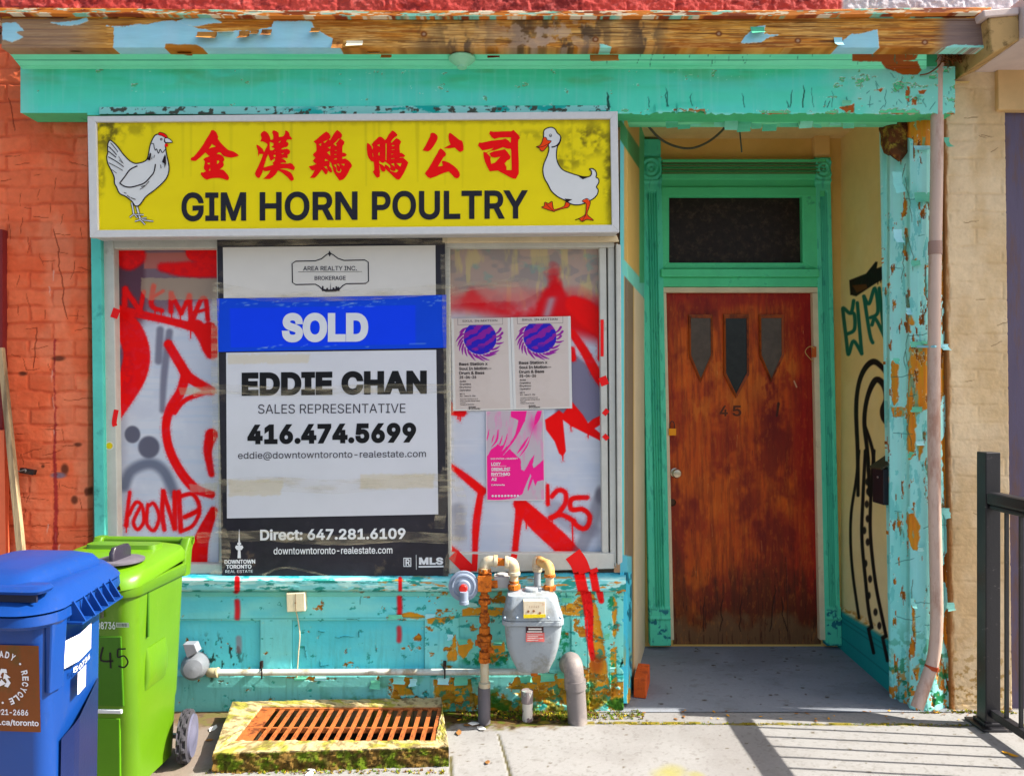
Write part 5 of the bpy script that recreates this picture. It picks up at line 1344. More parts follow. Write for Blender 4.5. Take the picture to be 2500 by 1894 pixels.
# ================================================================== realty board taped over the window
def realty():
    T = thing("realty_board", "large black and white realty board with blue SOLD strip taped over the shop window", "sign board", W(810, 1410, -0.0))
    Y0 = -0.006
    bl = mat("board_black", (40, 38, 46), .45, var=.25, scale=14, bump=.12, bscale=60, dirt=(86, 72, 60), dirt_scale=7, dirt_lo=.6, dirt_hi=.72)
    mb = MB(); mb.prism([(530, 582), (1086, 579), (1095, 1408), (542, 1410)], Y0, Y0 + .008); mb.build("backing_sheet", bl, T)
    def pane(name, pts, y, rgb, parent=T):
        xs = [p[0] for p in pts]; ys = [p[1] for p in pts]
        c = Canvas(min(xs), min(ys), max(xs), max(ys), 3.0, rgb)
        u = (c.X - min(xs)) / (max(xs) - min(xs)); v = (c.Y - min(ys)) / (max(ys) - min(ys))
        c.blend(sstep(.4, .75, c.n(120, 90, int(xs[0]))) * .25, [q * .93 for q in rgb])
        def mp(X, Yq):
            qx = (pts[0][0] * (1 - u) + pts[1][0] * u) * (1 - v) + (pts[3][0] * (1 - u) + pts[2][0] * u) * v
            qy = (pts[0][1] * (1 - u) + pts[1][1] * u) * (1 - v) + (pts[3][1] * (1 - u) + pts[2][1] * u) * v
            return on_plane(y)(qx, qy)
        return c, mp
    c, mp = pane("", [(544, 604), (1063, 599), (1064, 722), (546, 728)], Y0 - .002, (216, 212, 204)); c.build("brokerage_panel", mp, P_PAPER, T)
    c, mp = pane("", [(552, 861), (1065, 854), (1070, 1255), (554, 1265)], Y0 - .002, (208, 210, 216))
    for x0, x1, y, hh in ((556, 690, 1190, 20), (880, 1064, 1180, 18), (556, 760, 870, 12)): c.poly([(x0, y - hh), (x1, y - hh + 2), (x1 - 6, y + hh), (x0, y + hh)], (204, 192, 164), 2, rag=4, a=.6)
    c.build("contact_panel", mp, P_PAPER, T)
    c, mp = pane("", [(529, 729), (1090, 720), (1090, 849), (533, 859)], Y0 - .005, (6, 70, 214))
    inn = sstep(558, 561, c.X) * (1 - sstep(1013, 1016, c.X)) * sstep(744, 747, c.Y) * (1 - sstep(847, 849, c.Y)); c.blend(inn, (8, 64, 246))
    for k in range(40):
        r = random.Random(k); x = r.uniform(535, 1085); y = r.choice((730, 738, 742, 852)) + r.uniform(-5, 5)
        c.stroke([(x, y), (x + r.uniform(8, 40), y + r.uniform(-7, 7))], 1.6, (150, 180, 220), .8, .5, smooth=False)
    c.build("sold_strip", mp, paint_mat("glossy_vinyl", .35, .03, 8, .06, 20, .12), T)
    ink = mat("print_black", (14, 10, 16), .4, var=.1, bump=0); wh = mat("print_white", (216, 220, 224), .4, var=.05, bump=0); gr = mat("print_grey", (60, 56, 64), .4, bump=0)
    sl = -.0115
    def line(name, s, x0, x1, yt, yb, y, m, bold, slope=sl, spacing=1.0):
        mb = MB(); text(mb, s, x0, x1, yt, yb, lambda a, b: W(a, b, y), bold=bold, slope=slope, spacing=spacing); mb.build(name, m, T, fix=False)
    p = Y0 - .0032
    line("lettering", "AREA REALTY INC.", 740, 871, 650, 661, p, gr, .012, -.004); line("lettering", "BROKERAGE", 768, 844, 674, 684, p, gr, .012, -.004)
    line("sold_lettering", "SOLD", 688, 899, 764, 836, Y0 - .0062, wh, .052, -.005, 1.04)
    line("lettering", "EDDIE CHAN", 590, 1042, 909, 967, p, ink, .050, sl, 1.05)
    line("lettering", "SALES REPRESENTATIVE", 630, 990, 987, 1010, p, gr, 0, -.006); line("lettering", "416.474.5699", 604, 1016, 1036, 1085, p, ink, .048, sl, 1.05)
    line("lettering", "eddie@downtowntoronto-realestate.com", 581, 1040, 1103, 1124, p, gr, .004, -.010)
    line("lettering", "Direct: 647.281.6109", 635, 990, 1292, 1319, Y0 - .0014, wh, .028, -.011); line("lettering", "downtowntoronto-realestate.com", 668, 958, 1336, 1353, Y0 - .0014, wh, .008, -.008)
    for s, a, b, y0, y1, bo in (("DOWNTOWN", 548, 623, 1366, 1376, .03), ("TORONTO", 552, 614, 1378, 1388, .03), ("REAL ESTATE", 550, 617, 1391, 1398, 0)): line("lettering", s, a, b, y0, y1, Y0 - .0014, wh, bo, -.012)
    mb = MB(); w = Y0 - .0014
    mb.add([W(x, y, w) for x, y in ((583.6, 1292), (584.4, 1292), (586.5, 1330), (588, 1362), (580, 1362), (581.5, 1330))], [(0, 1, 2, 3, 4, 5)])
    mb.build("tower_emblem", wh, T, fix=False)
    mb = MB(); add_shape(mb, [[(576, 1331), (592, 1331), (594, 1336), (590, 1342), (578, 1342), (574, 1336)]], w - .0003); add_shape(mb, [[(580, 1324), (588, 1324), (589, 1329), (579, 1329)]], w - .0003); mb.build("tower_pod", wh, T, fix=False)
    mb = MB(); add_shape(mb, [[(985, 1361), (1004, 1361), (1004, 1383), (985, 1383)], [(987, 1363), (1002, 1363), (1002, 1381), (987, 1381)]], w); text(mb, "R", 990, 1001, 1364, 1380, lambda x, y: W(x, y, w - .0003), bold=.03); mb.build("realtor_emblem", wh, T, fix=False)
    mb = MB(); ribbon(mb, [(1016, 1354), (1016.5, 1390)], 1.2, w); text(mb, "MLS", 1023, 1082, 1360, 1378, lambda x, y: W(x, y, w), bold=.045, spacing=1.06); ribbon(mb, [(1022, 1383), (1083, 1382)], 4, w - .0002); mb.build("listing_emblem", wh, T, fix=False)
    mb = MB(); e = p
    cr = [(722, 638), (770, 637), (785, 632), (797, 622), (805, 618), (813, 622), (825, 631), (840, 636), (891, 635), (899, 640), (899.5, 687), (893, 692), (845, 693), (836, 698), (828, 707), (820, 711), (795, 711.5), (787, 707), (779, 699), (770, 694), (722, 695), (714, 690), (713, 644)]
    ribbon(mb, cr, 2.6, e, closed=True); add_shape(mb, [[(804, 612), (809, 619), (805, 627), (801, 620)]], e - .0002)
    add_shape(mb, [[(786, 711), (786, 700), (788, 697), (790, 700), (790, 705), (796, 707), (797, 703), (801, 703), (801, 707), (806, 707), (807, 688), (808, 707), (812, 706), (812, 702), (816, 702), (816, 705), (819, 705), (819, 699), (823, 699), (823, 703), (826, 700), (829, 703), (829, 711)]], e - .0004)
    ribbon(mb, [(728, 664), (884, 663)], .8, e - .0005)
    mb.build("brokerage_emblem", mat("emblem_ink", (30, 20, 30), .4, bump=0), T, fix=False)
realty()

# --- strips of clear tape
def tapes():
    m = bpy.data.materials.new("clear_tape"); t, p = nt(m)
    p.inputs['Base Color'].default_value = (.62, .54, .36, 1); p.inputs['Roughness'].default_value = .16; p.inputs['Alpha'].default_value = .30
    n = t.nodes.new("ShaderNodeTexNoise"); n.inputs['Scale'].default_value = 22; n.inputs['Detail'].default_value = 6
    tc = t.nodes.new("ShaderNodeTexCoord"); mp = t.nodes.new("ShaderNodeMapping"); mp.inputs['Scale'].default_value = (.35, 1, 2.2)
    t.links.new(tc.outputs['Object'], mp.inputs[0]); t.links.new(mp.outputs[0], n.inputs['Vector'])
    mr = t.nodes.new("ShaderNodeMapRange"); mr.inputs[1].default_value = .45; mr.inputs[2].default_value = .75; mr.inputs[3].default_value = .06; mr.inputs[4].default_value = .45
    t.links.new(n.outputs[0], mr.inputs[0]); t.links.new(mr.outputs[0], p.inputs['Alpha'])
    bp = t.nodes.new("ShaderNodeBump"); bp.inputs['Strength'].default_value = .6; bp.inputs['Distance'].default_value = .01; t.links.new(n.outputs[0], bp.inputs['Height']); t.links.new(bp.outputs[0], p.inputs['Normal'])
    r = random.Random(6)
    def tape(pts, w, Y, label, amp=2.0):
        q = catmull(pts, 7); mb = MB(); n = len(q); L = []; R = []
        for i, (x, y) in enumerate(q):
            a = q[max(i - 1, 0)]; b = q[min(i + 1, n - 1)]; tx, ty = b[0] - a[0], b[1] - a[1]; d = math.hypot(tx, ty); nx, ny = -ty / d, tx / d
            yy = Y - r.uniform(0, .0012)
            L.append(W(x + nx * w / 2 + r.uniform(-amp, amp) * .5, y + ny * w / 2 + r.uniform(-amp, amp) * .5, yy)); R.append(W(x - nx * w / 2, y - ny * w / 2 + r.uniform(-amp, amp) * .4, yy))
        mb.add(L + R, [(i, i + 1, n + i + 1, n + i) for i in range(n - 1)])
        o = mb.build("tape_strip", m, None, fix=False); tag(o, label, "tape", "strips of clear tape round the realty board")
    Y = -0.016
    tape([(470, 957), (560, 950), (700, 956), (860, 950), (1000, 948), (1100, 950)], 22, Y, "clear tape strip running across the printed name on the realty board")
    tape([(500, 1190), (640, 1180), (820, 1188), (960, 1178), (1110, 1172)], 34, Y, "wide yellowed tape strip across the empty white lower half of the realty board")
    tape([(480, 1312), (640, 1308), (820, 1318), (980, 1310), (1140, 1318)], 26, Y, "clear tape strip across the printed telephone number at the board's black foot")
    tape([(524, 700), (660, 724), (820, 722), (960, 716), (1110, 702)], 26, Y, "wrinkled clear tape strip along the upper edge of the blue strip")
    tape([(528, 592), (700, 590), (900, 586), (1092, 588)], 20, Y, "thin brown tape strip along the top edge of the realty board")
    tape([(1086, 620), (1092, 800), (1096, 1000), (1098, 1150)], 22, Y, "upright tape strip down the right edge of the realty board")
    tape([(528, 690), (524, 860), (530, 1100), (536, 1300)], 18, Y, "upright tape strip down the left edge of the realty board")
    tape([(1092, 1140), (1084, 1200), (1072, 1290)], 26, Y, "short loose flap of tape hanging at the white panel's lower right corner", 4)
    tape([(540, 1290), (552, 1350), (520, 1412)], 22, Y, "twisted loose tape tail over the tower emblem at the lower left", 5)
    tape([(1098, 1150), (1130, 1230), (1108, 1330), (1090, 1406)], 24, Y, "crumpled tape tail hanging on the glass right of the board's foot", 6)
    tape([(1090, 715), (1180, 694), (1290, 690)], 22, 0.048, "crumpled tape strip stuck to the red sprayed glass above the white posters", 4)
    tape([(640, 1404), (700, 1385), (800, 1406)], 5, Y, "tiny scuffed tape scrap at the middle of the board's foot", 3)
tapes()

# ================================================================== posters on the glass
def posters():
    INK = mat("poster_ink", (44, 34, 34), .5, bump=0); WI = mat("poster_white_ink", (228, 214, 222), .5, bump=0)
    def white(q, label):
        (ax, ay), (bx, by), (cx, cy), (dx, dy) = q
        T = thing("event_poster", label, "poster", W((dx + cx) / 2, cy, .05), group="pale event posters side by side on the glass")
        def P(u, v): return ((ax * (1 - u) + bx * u) * (1 - v) + (dx * (1 - u) + cx * u) * v, (ay * (1 - u) + by * u) * (1 - v) + (dy * (1 - u) + cy * u) * v)
        def cvY(Y): return lambda u, v: W(*P(u, v), Y)
        c = Canvas(0, 0, 1000, 1560, 6.5, (202, 190, 182))
        c.blend(sstep(.45, .7, c.n(400, 300, 501)) * .3, (190, 176, 166)); e = np.minimum.reduce([c.X - 0, 1000 - c.X]); c.blend(1 - sstep(38, 52, e), (210, 210, 206)); c.blend(1 - sstep(20, 30, 1560 - c.Y), (212, 208, 200))
        MG = (140, 10, 146); BL = (30, 10, 178)
        r = random.Random(3)
        cxp, cyp, R = 480, 335, 278
        for k in range(20):
            a = math.radians(-20 + k * 11.5); r0 = R * r.uniform(1.0, 1.1); r1 = R * r.uniform(1.25, 1.5)
            sw = .34 if k > 3 else .1
            pts = [(cxp + r0 * math.cos(a + sw), cyp + r0 * math.sin(a + sw)), (cxp + (r0 + r1) / 2 * math.cos(a + sw * .4), cyp + (r0 + r1) / 2 * math.sin(a + sw * .4)), (cxp + r1 * math.cos(a - .06), cyp + r1 * math.sin(a - .06))]
            c.stroke(pts, [26, 34, 8 if k > 2 else 40], MG, 3)
        m = (1 - sstep(R - 3, R + 3, np.hypot(c.X - cxp, c.Y - cyp))); c.blend(m, (132, 12, 150))
        wv = np.sin((c.X * .5 + c.Y) / 26 + 5 * c.n(190, 120, 503)) + (c.n(120, 60, 505) - .5) * 2.2; c.blend(m * sstep(.05, .25, wv), BL)
        c.blend(m * sstep(420, 560, c.Y - (c.X - 480) * .1) * sstep(.35, .5, c.n(60, 30, 507)), BL)
        c.blend(1 - sstep(116, 118, c.Y), (202, 190, 182)) if True else None
        for pts in ([(110, 0), (112, 112), (872, 112), (872, 0)],): c.stroke(pts, 5, (70, 56, 60), 2, .9, smooth=False)
        c.c[:, :, :] = np.where((np.minimum(c.X, 1000 - c.X) < 40)[..., None], (210, 210, 206), c.c)
        uu, vv = c.X / 1000, c.Y / 1560
        c.build("sheet", lambda X, Y: on_plane(.0495)(*P(uu, vv)), P_PAPER, T)
        mb = MB(); cv = lambda x, y: W(*P(x / 1000, y / 1560), .0482)
        text(mb, "SXUL IN MXTIXN", 190, 780, 26, 62, cv, bold=.002)
        for s, w, y, h, b in (("Bass Station x", 480, 745, 52, .022), ("Soul In Motion", 470, 822, 52, .022), ("Drum & Bass", 420, 897, 52, .022), ("25-04-26", 282, 968, 50, .022), ("Anile", 108, 1044, 34, .012), ("Gremlinz", 190, 1094, 34, .012),
                           ("Rhythmo", 192, 1146, 38, .012), ("Operator", 190, 1196, 38, .012), ("MC'S", 82, 1262, 26, .01), ("A2 . Aero S . Ela", 258, 1298, 26, .01), ("Junction Underground", 300, 1352, 22, .008), ("2907 Dundas Street West", 336, 1384, 22, .008), ("Toronto", 100, 1416, 20, .008), ("Tickets Eventbrite", 236, 1446, 20, .008)):
            text(mb, s, 118, 118 + w, y, y + h, cv, bold=b)
        text(mb, "LDN", 596, 656, 842, 866, cv); text(mb, "BASS", 262, 380, 1490, 1512, cv, bold=.03); text(mb, "STATION", 262, 452, 1518, 1540, cv, bold=.03)
        mb.build("print", INK, T, fix=False)
    white([(1101.5, 778), (1245.5, 775.5), (1253, 1000.5), (1106, 1003)], "pale event poster with purple globe and dark print, the one nearer the realty board")
    white([(1246.5, 775), (1393, 772), (1397, 996.5), (1253.6, 1000)], "pale event poster with purple globe, right of its twin and nearest the recessed door")
    T = thing("pink_poster", "hot pink and grey event poster below the two pale posters", "poster", W(1258, 1222, .05))
    q = [(1186, 1003), (1327, 1000.5), (1330.5, 1221), (1188, 1222)]
    def P(u, v): return ((q[0][0] * (1 - u) + q[1][0] * u) * (1 - v) + (q[3][0] * (1 - u) + q[2][0] * u) * v, (q[0][1] * (1 - u) + q[1][1] * u) * (1 - v) + (q[3][1] * (1 - u) + q[2][1] * u) * v)
    c = Canvas(0, 0, 1000, 1560, 7, (186, 170, 178)); PK = (248, 4, 136)
    u = lambda pts: [((x - 118) / 985 * 1000, (y - 70) / 1540 * 1560) for x, y in pts]
    c.blend(sstep(.4, .7, c.n(90, 400, 511)) * .4, (176, 180, 184)); c.blend(sstep(.5, .75, c.n(60, 240, 513)) * .45, (230, 120, 176))
    c.poly(u([(118, 870), (200, 740), (320, 640), (360, 680), (440, 640), (420, 700), (380, 770), (520, 640), (620, 480), (670, 240), (545, 180), (545, 70), (820, 70), (780, 260), (700, 420), (590, 600), (470, 740), (410, 830), (520, 730), (620, 830), (700, 900), (710, 1080), (760, 1110), (860, 930), (940, 820), (900, 1000), (920, 1060), (1100, 910), (1100, 1260), (980, 1290), (940, 1360), (900, 1220), (860, 1160), (800, 1300), (720, 1500), (600, 1560), (440, 1590), (240, 1605), (118, 1590)]), PK, 6, rag=10, ragscale=50)
    for pts, w in (([(120, 600), (150, 500), (170, 390)], [8, 22, 6]), ([(215, 620), (235, 540), (255, 480)], [8, 20, 6]), ([(210, 690), (300, 570), (325, 400)], [8, 34, 16]), ([(350, 640), (380, 560), (395, 500)], [26, 20, 8]), ([(420, 660), (460, 560), (480, 470)], [26, 22, 8]), ([(650, 800), (740, 680), (840, 530)], [14, 44, 12]), ([(690, 850), (800, 700), (860, 560)], [10, 26, 6]), ([(960, 300), (1000, 190), (1040, 80)], [40, 90, 70]), ([(820, 1440), (850, 1330), (900, 1200)], [12, 40, 40]), ([(860, 560), (920, 380), (960, 300)], [6, 5, 20])):
        c.stroke(u(pts), w, PK, 5, .95)
    c.blend(np.exp(-((c.X - 820) / 90) ** 2 - ((c.Y - 260) / 140) ** 2) * .5, PK)
    e = np.minimum.reduce([c.X, 1000 - c.X, c.Y, 1560 - c.Y]); c.blend(1 - sstep(10, 16, e), (214, 208, 208))
    uu, vv = c.X / 1000, c.Y / 1560
    c.build("sheet", lambda X, Y: on_plane(.0515)(*P(uu, vv)), P_PAPER, T)
    mb = MB(); cv = lambda x, y: W(*P(x / 1000, y / 1560), .0502)
    for s, x0, x1, y0, y1, b in (("LOXY", 85, 250, 895, 950, .03), ("GREMLINZ", 85, 410, 985, 1040, .03), ("RHYTHMO", 85, 405, 1072, 1128, .03), ("A2", 85, 175, 1160, 1215, .03), ("BASS STATION + DRUMCRAFT", 78, 545, 818, 848, .02), ("CAfeteria", 80, 312, 1272, 1300, .03)): text(mb, s, x0, x1, y0, y1, cv, bold=b)
    for k in range(9): add_shape(mb, [disc_loop(105 + k * 54, 1478, 20, n=10)], 0, 0, conv=cv)
    for y, w in ((955, 260), (1046, 300), (1134, 230)): add_shape(mb, [[(85, y), (85 + w, y), (85 + w, y + 5), (85, y + 5)]], 0, 0, conv=cv)
    mb.build("print", WI, T, fix=False)
posters()
# ================================================================== gas meter and its pipework
GALV = mat("galvanised", (196, 186, 160), .5, .1, var=.15, dirt=(214, 150, 70), dirt_scale=16, dirt_lo=.5, dirt_hi=.68)
RUST = mat("rusty_iron", (206, 110, 26), .8, var=.3, scale=30, bump=.5, dirt=(120, 56, 18), dirt_scale=24, dirt_lo=.48, dirt_hi=.62)
GREYM = mat("meter_grey", (150, 158, 164), .5, var=.06, dirt=(128, 130, 126), dirt_scale=7)
def arc(a, b, corner, n=8):
    a, b, c = Vector(a), Vector(b), Vector(corner)
    return [(a * (1 - t) ** 2 + c * 2 * t * (1 - t) + b * t * t) for t in [k / n for k in range(n + 1)]]
def collar(mb, p, axis, r, h, n=8, mi=0):
    mb.lathe([(r * .9, -h / 2), (r, -h / 2 + .002), (r, h / 2 - .002), (r * .9, h / 2)], p, axis, n, mi)

def gas_meter():
    T = thing("gas_meter", "pale grey gas meter on rusty pipework below the shop window", "gas meter", W(1300, 1632, -.17))
    Yc = -.17
    # body: lofted shell
    rows = [(1441, 1268, 1338, .05), (1446, 1240, 1352, .075), (1462, 1236, 1362, .088), (1486, 1231, 1368, .094), (1500, 1229, 1372, .097), (1501, 1231, 1370, .094)]
    low = [(1514, 1232, 1370, .092), (1540, 1234, 1367, .09), (1570, 1238, 1362, .084), (1598, 1248, 1354, .074), (1618, 1258, 1344, .064), (1630, 1264, 1340, .056), (1633, 1268, 1336, .048)]
    def rings(rw):
        out = []
        for y, xl, xr, dep in rw:
            q0, q1 = W(xl, y, Yc), W(xr, y, Yc)
            w = q1.x - q0.x
            out.append([(x, yy, z) for x, yy, z in rrect(w, dep * 2, min(.035, dep * .45), q0.z, 5, (q0.x + q1.x) / 2, Yc)])
        return out
    mb = MB(); mb.loft(rings(low)); mb.build("lower_case", GREYM, T, smooth=True)
    mb = MB(); mb.loft(rings(rows)); mb.build("upper_case", GREYM, T, smooth=True)
    mb = MB(); mb.loft(rings([(1501.5, 1226, 1374, .101), (1512, 1226, 1374, .101)])); mb.build("flange", GREYM, T, bevel=.002)
    mb = MB()
    for x in (1232, 1262, 1338, 1368): mb.lathe([(.006, 0), (.006, .006), (.004, .008)], W(x, 1507, Yc - .1015), (0, -1, 0), 10)
    mb.build("flange_bolts", mat("bolt_blue", (150, 170, 190), .4, .5), T)
    Yf = Yc - .0965
    mb = MB(); mb.prism([(1277, 1466), (1332, 1466), (1332, 1506), (1278, 1508)], Yf - .012, Yf + .02); mb.build("index_plate", mat("index_cream", (222, 206, 176), .5, dirt=(196, 120, 60), dirt_scale=10, dirt_lo=.62, dirt_hi=.75), T, bevel=.003)
    mb = MB(); mb.prism([(1278, 1500), (1332, 1499), (1332, 1507), (1278.5, 1508.5)], Yf - .0135, Yf - .0122); mb.build("yellow_strip", mat("yellow_label", (232, 206, 30), .5), T)
    mb = MB()
    for x, y in ((1290, 1492), (1303, 1491), (1318, 1496)): mb.lathe([(.0055, 0), (.0055, .001)], W(x, y, Yf - .0125), (0, -1, 0), 14)
    text(mb, "1 2 3 4 5", 1292, 1316, 1478, 1483, lambda x, y: W(x, y, Yf - .0126))
    mb.build("index_dials", mat("dial_brown", (150, 100, 60), .5), T, fix=False)
    Yl = Yc - .094
    mb = MB(); mb.prism([(1284, 1523), (1327, 1523), (1327, 1544), (1284, 1544)], Yl - .001, Yl + .004); mb.build("black_label", mat("label_black", (60, 30, 34), .45), T)
    mb = MB(); mb.prism([(1284, 1544.2), (1329, 1544.2), (1329, 1566), (1284, 1566)], Yl - .001, Yl + .008); mb.build("red_label", mat("label_pink", (222, 110, 104), .45), T)
    mb = MB(); cv = lambda x, y: W(x, y, Yl - .0022)
    for a, b, y0, y1 in ((1287, 1324, 1525, 1529), (1290, 1322, 1533, 1537), (1287, 1324, 1540, 1543)): add_shape(mb, [[(a, y0), (b, y0), (b, y1), (a, y1)]], 0, 0, conv=cv)
    for k in range(4): add_shape(mb, [[(1287, 1548 + k * 4.4), (1326 - (k % 2) * 12, 1548 + k * 4.4), (1326 - (k % 2) * 12, 1549.4 + k * 4.4), (1287, 1549.4 + k * 4.4)]], 0, 0, conv=cv)
    mb.build("label_lines", mat("label_white", (224, 214, 206), .45), T, fix=False)
    # riser
    X = lambda px, py, Y=-.13: W(px, py, Y)
    Yr = -.13
    mb = MB(); mb.tube([W(1182, 1772, Yr), W(1182, 1676, Yr)], .029, 20); mb.build("riser_sleeve", mat("dark_grey_pvc", (96, 92, 98), .55, dirt=(120, 116, 110)), T, smooth=True)
    mb = MB(); mb.tube([W(1183, 1690, Yr), W(1183, 1600, Yr)], .020, 16); collar(mb, W(1183, 1672, Yr), (0, 0, 1), .027, .03, 18); mb.build("riser_foot", GALV, T, smooth=True)
    mb = MB(); mb.tube([W(1183, 1636, Yr), W(1182, 1388, Yr)], .0165, 14)
    for y, r, h, n in ((1610, .029, .022, 6), (1596, .025, .03, 16), (1570, .030, .03, 16), (1555, .036, .024, 8), (1538, .026, .03, 14), (1512, .025, .03, 8), (1500, .022, .014, 16), (1468, .030, .022, 6), (1456, .024, .012, 16), (1440, .026, .012, 16), (1392, .030, .022, 8)):
        collar(mb, W(1183, y, Yr), (0, 0, 1), r, h, n)
    mb.box((W(1167, 1420, Yr).x, Yr - .03, W(0, 1440, Yr).z), (W(1200, 1420, Yr).x, Yr + .03, W(0, 1402, Yr).z))
    mb.lathe([(.012, 0), (.014, .03), (.009, .036), (.008, .05)], W(1192, 1580, Yr), (.5, -1, -.1), 12); mb.lathe([(.014, 0), (.014, .022)], W(1172, 1568, Yr), (-1, -.2, 0), 10)
    mb.build("riser_pipe", RUST, T, bevel=.0015)
    # regulator, seen face on
    P = W(1132, 1430, -.15)
    mb = MB(); mb.lathe([(.045, -.05), (.060, -.03), (.069, -.010), (.070, -.006), (.070, .003), (.069, .005), (.058, .006), (.056, .013), (.050, .015), (.046, .012), (.032, .014), (.028, .024), (.016, .026)], P, (0, -1, 0), 32); mb.build("regulator_body", mat("regulator_grey", (136, 148, 166), .5), T, smooth=True)
    mb = MB(); mb.lathe([(.019, .02), (.019, .036), (.015, .040)], W(1132, 1432, -.15), (0, -1, 0), 20); mb.build("regulator_cap", mat("regulator_red", (206, 40, 30), .45), T, smooth=True)
    mb = MB(); mb.tube([W(1133, 1444, -.19), W(1133, 1474, -.19)], .0195, 16); collar(mb, W(1133, 1470, -.19), (0, 0, 1), .022, .018, 16); mb.build("regulator_spout", mat("regulator_grey", (136, 148, 166), .5), T, smooth=True)
    mb = MB(); mb.tube([W(1140, 1430, Yr), W(1215, 1425, Yr)], .018, 12); collar(mb, W(1164, 1424, Yr), (1, 0, 0), .027, .014, 6); mb.build("regulator_pipe", RUST, T, bevel=.001)
    mb = MB(); q0 = W(1206, 1432, Yr + .03); q1 = W(1244, 1404, Yr + .03); mb.box((q0.x, Yr, q0.z), (q1.x, Yr + .07, q1.z)); mb.lathe([(.028, 0), (.026, .01)], W(1226, 1404, Yr + .035), (0, 0, 1), 18); mb.build("regulator_housing", mat("housing_grey", (176, 176, 172), .5), T, bevel=.004)
    # inlet run: elbow, nipple, elbow, drop
    Yi = -.15
    mb = MB(); mb.tube([W(1183, 1396, Yr)] + arc(W(1183, 1382, Yr), W(1206, 1369, Yr), W(1183, 1366, Yr)) + [W(1212, 1369, Yr)], .024, 18); collar(mb, W(1210, 1369, Yr), (1, 0, 0), .028, .018, 20); collar(mb, W(1183, 1389, Yr), (0, 0, 1), .028, .014, 20)
    mb.build("elbow", GALV, T, smooth=True)
    mb = MB(); mb.tube([W(1206, 1371, Yr), W(1240, 1372, Yi)], .0175, 14); collar(mb, W(1214, 1371, Yr), (1, 0, 0), .020, .01, 12); mb.build("nipple", RUST, T, smooth=True)
    mb = MB(); mb.tube([W(1232, 1372, Yi)] + arc(W(1238, 1372, Yi), W(1255, 1394, Yi), W(1257, 1370, Yi)) + [W(1255, 1404, Yi)], .025, 18); collar(mb, W(1237, 1372, Yi), (1, 0, 0), .029, .016, 20); collar(mb, W(1255, 1399, Yi), (0, 0, 1), .029, .016, 20); mb.build("elbow", GALV, T, smooth=True)
    mb = MB(); mb.tube([W(1255, 1400, Yi), W(1255, 1450, Yi)], .019, 14); mb.build("drop_pipe", GALV, T, smooth=True)
    mb = MB(); collar(mb, W(1255, 1432, Yi), (0, 0, 1), .029, .024, 8); collar(mb, W(1255, 1420, Yi), (0, 0, 1), .022, .012, 16); mb.build("union_nut", RUST, T, bevel=.001)
    # outlet run
    Yo = -.15; Yb = -.05
    mb = MB(); mb.tube([W(1342, 1450, Yo), W(1342, 1396, Yo)], .019, 14); mb.build("drop_pipe", GALV, T, smooth=True)
    mb = MB(); collar(mb, W(1342, 1434, Yo), (0, 0, 1), .029, .024, 8); mb.build("union_nut", RUST, T, bevel=.001); mb = MB(); collar(mb, W(1342, 1404, Yo), (0, 0, 1), .026, .014, 16); mb.build("collar", RUST, T, bevel=.001)
    mb = MB(); mb.tube([W(1342, 1402, Yo)] + arc(W(1342, 1394, Yo), W(1330, 1376, Yo + .035), W(1341, 1376, Yo + .01)) + [W(1316, 1368, Yb)], .023, 16); mb.build("elbow", mat("rusty_galv", (214, 176, 110), .6, var=.2, dirt=(206, 120, 40), dirt_scale=18), T, smooth=True)
    mb = MB(); mb.tube([W(1318, 1369, Yb)] + arc(W(1314, 1367, Yb), W(1312, 1386, Yb), W(1309, 1366, Yb)) + [W(1312, 1394, Yb)], .023, 16); collar(mb, W(1312, 1384, Yb), (0, 0, 1), .026, .012, 18); mb.build("elbow", GALV, T, smooth=True)
    mb = MB(); mb.tube([W(1312, 1388, Yb), W(1312, 1640, Yb)], .0165, 14); mb.build("outlet_pipe", GREYM, T, smooth=True)
    mb = MB(); mb.lathe([(.036, 0), (.036, .012), (.03, .018)], W(1298, 1443, Yc), (0, 0, 1), 20); mb.box(tuple(W(1315, 1444, Yc - .02)), tuple(W(1321, 1430, Yc + .02))); mb.build("filler_cap", GREYM, T, bevel=.001)
gas_meter()

